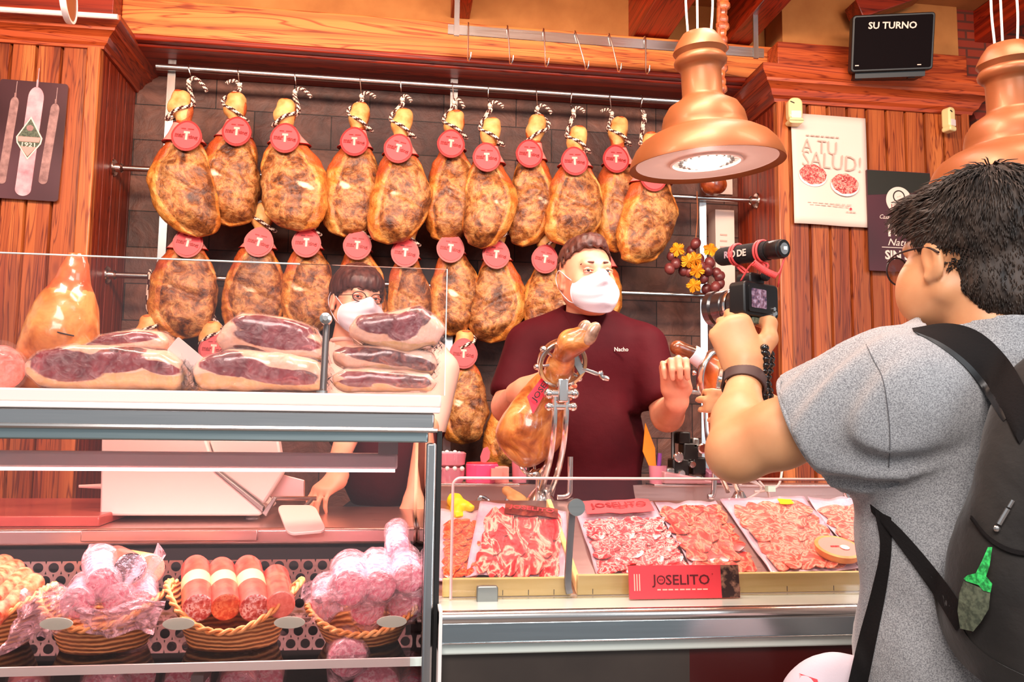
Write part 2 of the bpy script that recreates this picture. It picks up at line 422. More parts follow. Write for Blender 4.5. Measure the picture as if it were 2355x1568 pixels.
def field(prims):
    def f(P_):
        d = None
        for p in prims:
            k = p[0]
            if k == 'c': v = sd_c(P_, *p[1:5])
            elif k in 'e-': v = sd_e(P_, p[1], p[2], p[3] if len(p) > 3 else None)
            elif k == 'b': v = sd_b(P_, p[1], p[2], p[3], p[4] if len(p) > 4 else None)
            elif k == 'f': v = p[1](P_)
            kk = p[-1] if isinstance(p[-1], float) and ((k == 'c' and len(p) > 5) or (k in 'e-' and len(p) > 4) or (k == 'b' and len(p) > 5)) else .02
            if d is None: d = v
            elif k == '-': d = -smin(-d, v, kk)
            else: d = smin(d, v, kk)
        return d
    return f
def bounds(prims, pad=.03):
    lo, hi = np.full(3, 1e9), np.full(3, -1e9)
    for p in prims:
        if p[0] == 'c':
            for q, r in ((p[1], p[3]), (p[2], p[4])): lo = np.minimum(lo, _n(q) - r); hi = np.maximum(hi, _n(q) + r)
        elif p[0] in 'eb': m = max(p[2]) * (1.0 if p[0] == 'e' else 1.5); lo = np.minimum(lo, _n(p[1]) - m); hi = np.maximum(hi, _n(p[1]) + m)
    return lo - pad, hi + pad
def surfnet(f, lo, hi, h):
    lo, hi = _n(lo), _n(hi); n = np.maximum(np.ceil((hi - lo) / h).astype(int) + 1, 4)
    ax = [lo[i] + h * np.arange(n[i]) for i in range(3)]
    G = np.stack(np.meshgrid(*ax, indexing='ij'), -1).reshape(-1, 3); V = np.empty(len(G))
    for s in range(0, len(G), 300000): V[s:s + 300000] = f(G[s:s + 300000])
    V = V.reshape(n); cs = n - 1; cnt = np.zeros(cs); acc = np.zeros((*cs, 3))
    sl = lambda o: tuple(slice(o[i], o[i] + cs[i]) for i in range(3))
    for a in range(3):
        b, c = [(1, 2), (0, 2), (0, 1)][a]
        for p in (0, 1):
            for q in (0, 1):
                o0 = [0, 0, 0]; o0[b] = p; o0[c] = q; o1 = list(o0); o1[a] = 1
                v0, v1 = V[sl(o0)], V[sl(o1)]; m = (v0 < 0) != (v1 < 0)
                t = np.where(m, v0 / np.where(m, v0 - v1, 1), 0)
                cnt += m; acc[..., a] += t; acc[..., b] += p * m; acc[..., c] += q * m
    act = cnt > 0; idx = np.full(cs, -1); idx[act] = np.arange(act.sum())
    ver = lo + h * (np.argwhere(act) + acc[act] / cnt[act][:, None])
    faces = []
    for a in range(3):
        b, c = [(1, 2), (0, 2), (0, 1)][a]
        g0 = [slice(1, -1)] * 3; g0[a] = slice(0, -1); g1 = list(g0); g1[a] = slice(1, None)
        A, B = V[tuple(g0)] < 0, V[tuple(g1)] < 0; m = np.argwhere(A != B)
        if not len(m): continue
        off = np.ones(3, int); off[a] = 0; g = m + off
        eb = np.zeros(3, int); eb[b] = 1; ec = np.zeros(3, int); ec[c] = 1
        qd = np.stack([idx[tuple((g - o).T)] for o in (0 * eb, eb, eb + ec, ec)], 1)
        faces.append(qd)
    fa = np.concatenate(faces); fa = fa[(fa >= 0).all(1)]
    return ver, fa
def implicit(prims, h, pad=.03, extra=None, f=None, lo=None, hi=None):
    f = f or field(prims)
    if lo is None: lo, hi = bounds(prims, pad)
    return surfnet((lambda q: extra(q, f(q))) if extra else f, lo, hi, h)
def imesh(sets, name, mats, parent=None, world=True, label=None, mfn=None, relax=2):
    """one mesh object out of one or more (verts, faces) sets"""
    V, Fc, o = [], [], 0
    for v, f in sets:
        if relax and len(f):
            for _ in range(relax):
                s = np.zeros_like(v); c = np.zeros(len(v))
                for a, b in ((0, 1), (1, 2), (2, 3), (3, 0)):
                    np.add.at(s, f[:, a], v[f[:, b]]); np.add.at(c, f[:, a], 1)
                    np.add.at(s, f[:, b], v[f[:, a]]); np.add.at(c, f[:, b], 1)
                v = v * .5 + .5 * s / np.maximum(c, 1)[:, None]
        V.append(v); Fc.append(f + o); o += len(v)
    V = np.concatenate(V); Fc = np.concatenate(Fc)
    me = bpy.data.meshes.new(name); me.from_pydata(V.tolist(), [], Fc.tolist()); me.update()
    mi = None
    if mfn is not None: mi = mfn(V[Fc].mean(1)).astype(int).tolist()
    ob = finish(me, name, mats, parent, world, 180, 0, mi)
    if label: ob['label'] = label
    return ob
def setcol(o, fn, name='c'):
    me = o.data; a = me.color_attributes.new(name, 'FLOAT_COLOR', 'POINT')
    c = np.array([v.co for v in me.vertices]); r = np.ones((len(c), 4)); r[:, :3] = fn(c)
    a.data.foreach_set('color', r.ravel())

# ------------------------------------------------------------------ room shell
def stone_mat():
    m, nt, b = base('slate_blocks')
    tc = nt.nodes.new('ShaderNodeTexCoord'); sp = nt.nodes.new('ShaderNodeSeparateXYZ'); cb = nt.nodes.new('ShaderNodeCombineXYZ')
    nt.links.new(tc.outputs['Object'], sp.inputs[0]); nt.links.new(sp.outputs[0], cb.inputs[0]); nt.links.new(sp.outputs[2], cb.inputs[1])
    br = nt.nodes.new('ShaderNodeTexBrick'); br.inputs['Scale'].default_value = 1; br.inputs['Brick Width'].default_value = .36
    br.inputs['Row Height'].default_value = .17; br.inputs['Mortar Size'].default_value = .0025; br.inputs['Mortar Smooth'].default_value = .4
    br.inputs['Color1'].default_value = (*lin((84, 46, 40)), 1); br.inputs['Color2'].default_value = (*lin((136, 92, 76)), 1); br.inputs['Mortar'].default_value = (*lin((40, 26, 22)), 1)
    nt.links.new(cb.outputs[0], br.inputs['Vector'])
    n = _noise(nt, tc.outputs['Object'], 9, 7, .6, .65)
    c = _mix(nt, .85, br.outputs['Color'], _ramp(nt, n, [(.3, (110, 88, 80)), (.5, (190, 170, 160)), (.72, (255, 240, 230))]), 'MULTIPLY')
    nt.links.new(c, b.inputs['Base Color']); b.inputs['Roughness'].default_value = .55
    a = nt.nodes.new('ShaderNodeMath'); a.operation = 'MULTIPLY_ADD'; a.inputs[1].default_value = -.8
    nt.links.new(br.outputs['Fac'], a.inputs[0]); nt.links.new(n, a.inputs[2])
    _bump(nt, a.outputs[0], .7, .012, b); return m
M['stone'] = stone_mat()
def brick_mat():
    m, nt, b = base('old_bricks')
    tc = nt.nodes.new('ShaderNodeTexCoord'); sp = nt.nodes.new('ShaderNodeSeparateXYZ'); cb = nt.nodes.new('ShaderNodeCombineXYZ')
    nt.links.new(tc.outputs['Object'], sp.inputs[0]); nt.links.new(sp.outputs[0], cb.inputs[0]); nt.links.new(sp.outputs[2], cb.inputs[1])
    br = nt.nodes.new('ShaderNodeTexBrick'); br.inputs['Scale'].default_value = 1; br.inputs['Brick Width'].default_value = .2
    br.inputs['Row Height'].default_value = .045; br.inputs['Mortar Size'].default_value = .006
    br.inputs['Color1'].default_value = (*lin((120, 30, 14)), 1); br.inputs['Color2'].default_value = (*lin((150, 50, 22)), 1); br.inputs['Mortar'].default_value = (*lin((90, 40, 26)), 1)
    nt.links.new(cb.outputs[0], br.inputs['Vector']); nt.links.new(br.outputs['Color'], b.inputs['Base Color']); b.inputs['Roughness'].default_value = .8
    return m
M['brick'] = brick_mat()
XL, XR, YB, YF = -1.264, 1.692, 3.95, 3.5
def box_s(name, m, x0, x1, y0, y1, z0, z1, bev=.003, T=None):
    b = MB(); b.bb(x0, x1, y0, y1, z0, z1); return struct(b.build(name, m, None, True, 30, bev))
box_s('floor', 'floor', -4, 5, -3, 5.2, -.05, 0, 0)
box_s('wall_back', 'stone', XL - .1, XR + .1, YB, YB + .1, 0, 3.2, 0)
box_s('ceiling', 'plaster', -4, 5, .4, 5.2, 3.30, 3.36, 0)
def boarded(name, m, axis, a0, a1, plane, z0, z1, w, facing, depth=.12, groove=.007, phase=0.0):
    """tongue-and-groove boarding: a profile with real V grooves swept up the wall"""
    prof = []; a = a0
    k = math.ceil((a0 - phase) / w); g = []
    while phase + k * w < a1 - .004: g.append(phase + k * w); k += 1
    prof.append((a0, 0))
    for x in g:
        if x < a0 + .006: continue
        prof += [(x - groove, 0), (x - groove * .6, groove * 3.6), (x + groove * .6, groove * 3.6), (x + groove, 0)]
    prof.append((a1, 0))
    b = MB(); n = len(prof)
    def pt(q, z, back=False):
        u, d = q; dd = plane + (depth if back else d) * facing
        return (u, dd, z) if axis == 'x' else (dd, u, z)
    for z in (z0, z1): b.v += [pt(q, z) for q in prof]
    for i in range(n - 1): b.f.append([i, i + 1, n + i + 1, n + i]); b.m.append(0)
    o = len(b.v); b.v += [pt(prof[0], z0, 1), pt(prof[-1], z0, 1), pt(prof[0], z1, 1), pt(prof[-1], z1, 1)]
    b.f += [[0, n, o + 2, o], [n - 1, 2 * n - 1, o + 3, o + 1], [o, o + 1, o + 3, o + 2], list(range(n, 2 * n)) + [o + 3, o + 2]]; b.m += [0] * 4
    return struct(b.build(name, m, None, True, 20, 0))
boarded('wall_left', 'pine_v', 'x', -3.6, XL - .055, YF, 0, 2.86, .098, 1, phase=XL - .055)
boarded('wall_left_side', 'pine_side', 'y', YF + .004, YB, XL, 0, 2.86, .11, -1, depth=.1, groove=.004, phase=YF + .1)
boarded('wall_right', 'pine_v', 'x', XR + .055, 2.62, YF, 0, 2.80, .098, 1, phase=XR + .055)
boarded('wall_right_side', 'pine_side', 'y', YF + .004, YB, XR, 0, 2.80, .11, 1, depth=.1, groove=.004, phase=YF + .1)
# corner beads of the two boarded piers
for nm, x0, x1 in (('trim_1', XL - .054, XL + .002), ('trim_2', XR - .002, XR + .054), ('trim_3', 2.62, 2.66)):
    b = MB(); b.bb(x0, x1, YF - .014, YF + .03, 0, 2.84); struct(b.build(nm, 'pine_v', None, True, 30, .006))
# crown mouldings, mitred round the piers
def crown(name, path, z0, z1, proj, m='crown'):
    H = z1 - z0; pr = [(0, 0), (.12, .0), (.16, .10), (.30, .18), (.40, .36), (.62, .50), (.70, .52), (.72, .62), (.95, .74), (1, .80), (1, 1), (0, 1)]
    b = MB(); n = len(pr); k = len(path)
    for i, (p, nrm) in enumerate(path):
        for u, t in pr: b.v.append((p[0] + nrm[0] * u * proj, p[1] + nrm[1] * u * proj, z0 + H * t))
    for i in range(k - 1):
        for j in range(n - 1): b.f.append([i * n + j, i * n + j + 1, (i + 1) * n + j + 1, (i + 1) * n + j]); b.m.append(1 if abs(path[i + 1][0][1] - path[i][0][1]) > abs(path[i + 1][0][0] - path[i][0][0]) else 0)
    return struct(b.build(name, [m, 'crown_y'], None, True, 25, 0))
crown('trim_4', [((-3.6, YF), (0, -1)), ((XL, YF), (1, -1)), ((XL, YB), (1, 0))], 2.775, 2.885, .10)
crown('trim_5', [((XR, YB), (-1, 0)), ((XR, YF), (-1, -1)), ((2.66, YF), (1, -1)), ((2.66, YB), (1, 0))], 2.745, 2.885, .11)
box_s('trim_6', 'mahog', -3.6, XL + .035, YF + .0, 3.96, 2.885, 3.30)                # block over the left pier
# beam with its lip and the dark soffit behind it
b = MB(); b.bb(XL + .035, 2.0, 3.60, 3.70, 2.90, 3.065); struct(b.build('trim_7', 'pine_x', None, True, 30, .004))
b = MB(); b.bb(XL + .002, XR - .002, 3.585, 3.63, 2.872, 2.90); b.bb(XL + .002, XR - .002, 3.63, YB, 2.862, 2.892); struct(b.build('trim_8', 'mahog', None, True, 30, .008))
box_s('wall_above_beam', 'plaster', XL, 4.2, 3.71, 3.80, 3.05, 3.31, 0)
for i, (px_, w) in enumerate(((1062, .09), (1500, .17), (1700, .12), (2240, .10))):
    X = P(px_, 30, 3.6).x
    b = MB(); b.bb(X - w / 2, X + w / 2, .5, 3.71, 3.075 if w > .1 else 3.14, 3.30); struct(b.build('trim_%d' % (10 + i), 'mahog_y', None, True, 30, .004))
# block above the right pier
p0 = P(1787, 160, YF); p1 = P(2222, 180, YF)
b = MB(); b.bb(p0.x, p1.x, YF - .01, 3.6, 2.885, 3.04); struct(b.build('trim_14', 'crown', None, True, 30, .004))
b = MB(); b.bb(p0.x + .04, p1.x - .02, YF + .02, 3.7, 3.04, 3.30); struct(b.build('wall_above_pier', 'plaster', None, True, 30, 0))
b = MB(); T = frame(P(2040, 20, 3.42), (1, 0, .42), (0, 0, 1)); b.box((0, .03, 0), (.34, .09, .1), T=T); struct(b.build('trim_15', 'mahog', None, True, 30, .004))
# far right bay: dark red recess, brick arch and a bright window behind the customer
b = MB(); b.bb(2.66, 4.2, 3.93, 4.0, 2.2, 3.3); b.bb(2.66, 4.2, 3.93, 4.0, 0, 1.0); b.bb(2.66, 2.86, 3.93, 4.0, 1.0, 2.2); b.bb(3.9, 4.2, 3.93, 4.0, 1.0, 2.2)
struct(b.build('wall_far_right', 'mahog', None, True, 30, 0))
c0 = P(2150, 215, 3.6)
arcp = [(1.05 * cos(a), .95 * sin(a)) for a in [radians(x) for x in range(0, 96, 6)]]
o2 = [(1.5 * cos(a), 1.4 * sin(a)) for a in [radians(x) for x in range(0, 96, 6)]]
b = MB(); T = frame((c0.x - .75, 3.72, 2.42), (1, 0, 0), (0, 0, 1)); b.prism([(x * .95, y * .9) for x, y in arcp] + [(x, y) for x, y in o2][::-1], .18, T=T)
struct(b.build('trim_16', 'brick', None, True, 30, 0))
wz0, wz1, wx0, wx1 = 1.0, 2.2, 2.86, 3.9
b = MB()
for (x0, x1, z0, z1) in ((wx0, wx0 + .05, wz0, wz1), (wx1 - .05, wx1, wz0, wz1), (wx0, wx1, wz0, wz0 + .05), (wx0, wx1, wz1 - .05, wz1), (3.3, 3.34, wz0, wz1)): b.bb(x0, x1, 3.92, 3.99, z0, z1)
w = struct(b.build('window_1', 'white', None, True, 30, .004))
b = MB(); b.bb(wx0 + .04, wx1 - .04, 3.95, 3.956, wz0 + .04, wz1 - .04); b.build('window_pane', 'glass', w)
M['leaf'] = mat('green_leaves', (120, 190, 110), .6, ramp=[(.3, (70, 150, 90)), (.7, (170, 220, 150))], scale=14)
rnd = random.Random(4)
tr = thing('street_tree', 'pale green tree crown seen through the far right window', 'tree', (3.7, 6.6, 0))
b = MB(); b.tube([(3.7, 6.6, 0), (3.72, 6.6, 1.3)], [.09, .06], 8); b.build('trunk', 'mahog', tr)
b = MB()
for i in range(220): b.ball((3.7 + rnd.gauss(0, .5), 6.6 + rnd.gauss(0, .3), 1.6 + rnd.gauss(0, .4)), (rnd.uniform(.05, .1), rnd.uniform(.05, .1), rnd.uniform(.03, .07)), 6)
b.build('foliage', 'leaf', tr)

# ------------------------------------------------------------------ white curtain rail, disc lamp at the upper left
b = MB(); b.tube([P(-60, 18, 3.36), P(271, 39, 3.36)], .011, 10)
one(b, 'ceiling_rail', 'white', 'thin white rail running along the top of the left wood moulding', 'rail')
t = thing('disc_lamp', 'round copper disc with white rim hanging at the upper left edge', 'lamp', D(160, -10, 2.3))
T = frame(D(163, -4, 2.3), RIGHT * .25 + FWD * -.97 + UP * .1, UP)
b = MB(); b.lathe([(.0, 0), (.062, .0), (.064, .006), (.062, .012), (0, .012)], 32, T=T); b.build('shade', 'copper', t)
b = MB(); b.lathe([(.062, -.002), (.068, -.002), (.069, .006), (.068, .014), (.062, .014), (.062, -.002)], 32, T=T); b.build('rim', 'white', t)
b = MB(); b.tube([D(163, -50, 2.3), D(163, -200, 2.3)], .004, 6); b.build('cord', 'white', t)

# ------------------------------------------------------------------ steel rack that the hams hang on
rk = thing('ham_rack', 'wall-mounted steel rack of three rails and upright bars holding the hams', 'rack', (0, 3.75, .9))
RY = 3.72
for (x0, x1, z, r) in ((-1.109, 1.60, 2.812, .0155), (XL, XR, 2.342, .0125), (XL, XR, 1.868, .0135)):
    b = MB(); b.tube([(x0, RY, z), (x1, RY, z)], r, 14); b.build('rail', 'steel', rk)
for px_ in (384, 1040, 1613):
    X = P(px_, 400, 3.76).x; b = MB(); b.bb(X - .017, X + .017, 3.745, 3.757, .75, 2.86); b.build('upright', 'steel_v', rk)
for z in (2.342, 1.868):
    for X, s in ((XL, 1), (XR, -1)):
        b = MB(); T = frame((X, RY, z), (0, 1, 0), (0, 0, 1))
        T = Matrix.Translation((X, RY, z)) @ Matrix.Rotation(s * pi / 2, 4, 'Y')
        b.lathe([(0, 0), (.036, 0), (.038, .004), (.034, .009), (.02, .012), (.018, .03), (.022, .034), (.014, .042)], 20, T=T); b.build('flange', 'chrome', rk)

# ------------------------------------------------------------------ rack with empty hooks under the beam
hk = thing('hook_rail', 'flat steel bar hung in front of the wooden beam', 'rail', P(1395, 105, 3.35))
a, c = P(1030, 70, 3.35), P(1756, 121, 3.35); zz = (a.z + c.z) / 2
b = MB(); b.bb(a.x, c.x, 3.345, 3.351, zz - .021, zz + .021); b.build('bar', 'steel', hk)
for px_ in (1050, 1735):
    X = P(px_, 60, 3.35).x; b = MB(); b.bb(X - .011, X + .011, 3.336, 3.345, zz - .03, 3.30); b.build('hanger', 'steel_v', hk)
W7 = ('left end', 'second', 'third', 'fourth', 'fifth', 'sixth', 'right end')
for i, (px_, dx) in enumerate(((1076, 0), (1166, 6), (1249, 4), (1322, 22), (1400, 18), (1482, 0), (1572, -6))):
    q = P(px_, 90, 3.35); X = q.x; l = .145; s = dx * .0019
    pts = smoothpath([(X, 3.372, zz - .01), (X, 3.366, zz + .022), (X, 3.348, zz + .034), (X, 3.333, zz + .018), (X + s * .5, 3.331, zz - .05), (X + s, 3.331, zz - l + .02), (X + s + .003, 3.322, zz - l), (X + s + .008, 3.308, zz - l + .006), (X + s + .01, 3.303, zz - l + .03)], 4)
    b = MB(); b.tube(pts, .0032, 7)
    lab = ('empty meat hook at the left end of the hook rail under the beam' if i == 0 else 'empty meat hook at the right end of the hook rail, beside the copper lamp' if i == 6 else
           'tilted empty meat hook, %s hook from the left on the hook rail' % W7[i] if i in (3, 4) else 'straight empty meat hook, %s hook from the left on the hook rail' % W7[i])
    one(b, 'meat_hook', 'chrome', lab, 'hook', 'empty hooks on the hook rail', loc=(X, 3.35, zz))

# ------------------------------------------------------------------ hams
def ham_mat():
    m, nt, b = base('cured_ham_surface')
    at = nt.nodes.new('ShaderNodeVertexColor'); at.layer_name = 'c'; sp = nt.nodes.new('ShaderNodeSeparateColor'); nt.links.new(at.outputs[0], sp.inputs[0])
    v = _mapped(nt, (1, 1, 1)); oi = nt.nodes.new('ShaderNodeObjectInfo')
    ad = nt.nodes.new('ShaderNodeVectorMath'); ad.operation = 'ADD'; sc = nt.nodes.new('ShaderNodeVectorMath'); sc.operation = 'SCALE'; sc.inputs[3].default_value = 1
    cb = nt.nodes.new('ShaderNodeCombineXYZ'); mu = nt.nodes.new('ShaderNodeMath'); mu.operation = 'MULTIPLY'; mu.inputs[1].default_value = 37
    nt.links.new(oi.outputs['Random'], mu.inputs[0]); nt.links.new(mu.outputs[0], cb.inputs[0]); nt.links.new(v, ad.inputs[0]); nt.links.new(cb.outputs[0], ad.inputs[1]); v = ad.outputs[0]
    n1 = _noise(nt, v, 14, 7, .5, .62); n2 = _noise(nt, v, 46, 5, .5, .6); n3 = _noise(nt, v, 7, 3, .8)
    fat = _ramp(nt, n1, [(.28, (150, 74, 24)), (.42, (196, 112, 42)), (.55, (222, 148, 68)), (.66, (232, 176, 104)), (.8, (170, 92, 36))])
    face = _ramp(nt, n1, [(.30, (70, 34, 16)), (.40, (128, 74, 36)), (.48, (180, 116, 62)), (.56, (222, 170, 110)), (.63, (196, 132, 78)), (.74, (120, 70, 36))])
    face = _mix(nt, .75, face, _ramp(nt, n2, [(.33, (110, 66, 44)), (.5, (228, 206, 190)), (.7, (255, 240, 220))]), 'MULTIPLY')
    face = _mix(nt, .55, face, _ramp(nt, n3, [(.3, (150, 120, 110)), (.55, (240, 225, 200)), (.75, (255, 255, 255))]), 'MULTIPLY')
    def ctr(s, lo, hi, nz, amt):
        a = nt.nodes.new('ShaderNodeMath'); a.operation = 'MULTIPLY_ADD'; a.inputs[1].default_value = amt; nt.links.new(nz, a.inputs[0]); nt.links.new(s, a.inputs[2])
        r = nt.nodes.new('ShaderNodeMapRange'); r.interpolation_type = 'SMOOTHSTEP'; r.inputs['From Min'].default_value = lo + amt / 2; r.inputs['From Max'].default_value = hi + amt / 2
        nt.links.new(a.outputs[0], r.inputs[0]); return r.outputs[0]
    fat = _mix(nt, .45, fat, _ramp(nt, n2, [(.34, (170, 110, 80)), (.48, (240, 220, 200)), (.6, (255, 255, 245))]), 'MULTIPLY')
    c = _mix(nt, ctr(sp.outputs[0], .35, .65, n1, .9), fat, face)
    c = _mix(nt, ctr(sp.outputs[1], .3, .8, n1, .4), c, _ramp(nt, n1, [(.3, (164, 60, 26)), (.7, (208, 104, 50))]))
    c = _mix(nt, ctr(sp.outputs[2], .45, .75, n1, .8), c, (250, 222, 188))
    nt.links.new(c, b.inputs['Base Color']); b.inputs['Roughness'].default_value = .42; b.inputs['Coat Weight'].default_value = .12; b.inputs['Coat Roughness'].default_value = .3
    hs = nt.nodes.new('ShaderNodeMath'); hs.operation = 'MULTIPLY_ADD'; hs.inputs[1].default_value = .45; nt.links.new(n2, hs.inputs[0]); nt.links.new(n1, hs.inputs[2]); _bump(nt, hs.outputs[0], .8, .014, b); return m
M['ham'] = ham_mat()
M['knob'] = mat('shank_bone_fat', (232, 168, 92), .5, ramp=[(.3, (206, 128, 60)), (.7, (244, 190, 120))], scale=22, bump=.3, bdist=.004)
def interp(xs, ys, t):
    n = len(xs); ys = _n(ys); m = np.gradient(ys, xs); i = np.clip(np.searchsorted(xs, t) - 1, 0, n - 2)
    x0, x1 = _n(xs)[i], _n(xs)[i + 1]; h = x1 - x0; s = (t - x0) / h; a, b_ = ys[i], ys[i + 1]
    return (1 + 2 * s) * (1 - s) ** 2 * a + s * (1 - s) ** 2 * h * m[i] + s * s * (3 - 2 * s) * b_ + s * s * (s - 1) * h * m[i + 1]
TX = [0, .06, .13, .19, .26, .34, .46, .60, .72, .84, .93, .98, 1.0]
TW = [.62, .74, .70, .66, .80, 1.26, 1.92, 2.33, 2.40, 2.16, 1.66, 1.0, .12]   # full width / reference
def ham_body(K, B, L_, R_, tagx, Y, seed, y0tilt=0.0, thick=.145, nr=72, ns=56, tb=.0):
    rs = np.random.RandomState(seed)
    K, B = Vector(K), Vector(B); ln = K.z - B.z; wmax = R_ - L_; mid = (L_ + R_) / 2
    T = np.linspace(0, 1, nr) ** .94; W = interp(TX, TW, T) / 2.40 * wmax * .5
    kw = .058 / (wmax * .5)                          # keep the shank a real width
    sh = np.clip((.30 - T) / .12, 0, 1); W = W * (1 - sh) + sh * interp(TX, [.5, .95, .95, .70, .82, 1.2, 1, 1, 1, 1, 1, 1, 1], T) * .044
    lb = .5 + rs.uniform(-.25, .25); C = interp([0, .18, .40, .64, .86, 1], [K.x, K.x + (tagx - K.x) * .55, tagx * .45 + mid * .55, mid, mid * .45 + B.x * .55, B.x], T)
    TH = interp([0, .2, .34, .55, .75, .92, 1], [.036, .032, .050, thick * .52, thick * .55, thick * .42, .012], T)
    ph = np.linspace(0, 2 * pi, ns, endpoint=False); ca, sa = np.cos(ph), np.sin(ph)     # sa<0 is the front
    pw = .86
    X = C[:, None] + W[:, None] * np.sign(ca) * np.abs(ca) ** pw
    sgn = np.where(sa < 0, .86, 1.0); Yc = Y + TH[:, None] * (np.sign(sa) * np.abs(sa) ** .9 * sgn) - y0tilt * (T[:, None])
    Z = np.repeat((K.z - ln * T)[:, None], ns, 1)
    V = np.stack([X, Yc, Z], -1).reshape(-1, 3)
    q = np.stack([X - C[:, None], Yc - Y, Z - K.z], -1).reshape(-1, 3) + rs.rand(3) * 7
    amp = np.repeat(np.clip((T - .2) / .2, .25, 1) * np.clip((1 - T) / .06, 0, 1), ns)
    N = np.stack([np.tile(ca, nr), np.tile(sa, nr), 0 * amp], -1)
    ds = (wob(q, 16, seed) * .016 + wob(q, 46, seed + 1) * .0055) * amp
    V += N * ds[:, None]
    u = ((V[:, 0] - np.repeat(C, ns)) / np.repeat(np.maximum(W, .01), ns)); t = np.repeat(T, ns); front = np.tile(sa, nr) < .25
    side = 1 if rs.rand() < .5 else -1
    # crease and fold across the face under the aitch bone, sunk rim line
    fc = front * np.clip((t - .33) / .05, 0, 1)
    cre = np.exp(-((t - (.66 + .10 * u * side)) / .018) ** 2) * np.clip(1.1 - np.abs(u), 0, 1)
    V[:, 1] += fc * cre * .011
    ux = (V[:, 0] - np.repeat(C, ns)) / (wmax * .5); ue = ux - (.12 + .12 * rs.rand()) * side; rr = np.sqrt((ue / np.where(t < .66, .82 - .62 * (.66 - t), .86)) ** 2 + ((t - .665) / .335) ** 2) + .10 * wob(V, 26, seed + 5)
    face = np.clip((1.05 - rr) / .13, 0, 1) * front
    V[:, 1] += front * np.exp(-((rr - .98) / .05) ** 2) * .006
    V[:, 1] -= front * np.exp(-((rr - 1.10) / .07) ** 2) * .0045 * (t > .36)
    shank = np.clip((.40 + .05 * np.abs(u) + .12 * (side * u < -.5) - t) / .08, 0, 1)
    bone = .66 * np.exp(-(((u + (.1 + .3 * rs.rand()) * side) / .42) ** 2 + ((t - .66 - .05 * u) / .05) ** 2)) * front * np.clip(.75 + .9 * wob(V, 40, seed + 9), 0, 1.2)
    cols = np.stack([face, np.clip(shank - face * .4, 0, 1), bone], -1)
    fs = [[i * ns + k, (i + 1) * ns + k, (i + 1) * ns + (k + 1) % ns, i * ns + (k + 1) % ns] for i in range(nr - 1) for k in range(ns)]
    fs.append(list(range(ns))); fs.append([(nr - 1) * ns + k for k in range(ns)][::-1])
    ctr = lambda tt: float(np.interp(tt, T, C)); wd = lambda tt: float(np.interp(tt, T, W)); thk = lambda tt: float(np.interp(tt, T, TH))
    return V, fs, cols, ctr, wd, thk
def bodymesh(V, fs, cols, parent):
    me = bpy.data.meshes.new('body'); me.from_pydata(V.tolist(), [], fs); me.update()
    a = me.color_attributes.new('c', 'FLOAT_COLOR', 'POINT'); r = np.ones((len(V), 4)); r[:, :3] = cols; a.data.foreach_set('color', r.ravel())
    return finish(me, 'body', 'ham', parent, True, 180, 0)
EGG = [(.030 * sin(a) * (1.0 if cos(a) < 0 else 1 - .14 * cos(a)), .033 * cos(a)) for a in [2 * pi * i / 28 for i in range(28)]]
def medallion(c, tilt, parent, face_out=(0, -1, 0), s=1.0):
    out = Vector(face_out).normalized(); x = Vector((cos(tilt), 0, sin(tilt))); up = out.cross(x)
    T = frame(c, x, Vector((-sin(tilt), 0, cos(tilt))) + Vector((0, .12, 0))) @ Matrix.Scale(s, 4)
    b = MB(); b.prism([(x_ * 1.12, y_ * 1.12) for x_, y_ in EGG], .003, 0, T=T); t_ = b.build('medallion', 'tagrim', parent, True, 30, 0)
    b = MB(); b.prism([(x_ * .96, y_ * .96) for x_, y_ in EGG], .0012, 0, T=T @ Matrix.Translation((0, 0, .003))); b.build('medallion_face', 'tagred', t_, True, 30, 0)
    b = MB(); b.bb(-.0065, .0065, .0045, .0095, .0042, .0048, T=T); b.bb(-.0024, .0024, -.011, .0046, .0042, .0048, T=T); b.build('medallion_emblem', 'tagpale', t_, True, 30, 0)
    text('mar', 'ink_red', t_, T @ Matrix.Translation((-.0145, -.002, .0050)), width=.020, height=.0085, bold=.03, ext=.0008)
    text('ting', 'ink_red', t_, T @ Matrix.Translation((.0145, -.0045, .0050)), width=.020, height=.010, bold=.03, ext=.0008)
    dashes('ink_red', t_, T @ Matrix.Translation((0, .0155, .0044)), .032, .0026, 2)
    return t_
_tagproto = None
def medal(c, tilt, parent, s=1.0):
    """first one is built, later ones are copies"""
    global _tagproto
    if _tagproto is None:
        pr = thing('proto', None, None, (0, 0, 0)); _tagproto = medallion(Vector((0, 0, 0)), 0, pr); return_first = True
    root = _tagproto.copy(); COL.objects.link(root); root.parent = parent
    root.matrix_local = wm(parent).inverted() @ Matrix.Translation(Vector(c)) @ Matrix.Rotation(-tilt, 4, 'Y') @ Matrix.Scale(s, 4)
    for ch in _tagproto.children:
        d = ch.copy(); COL.objects.link(d); d.parent = root
    return root
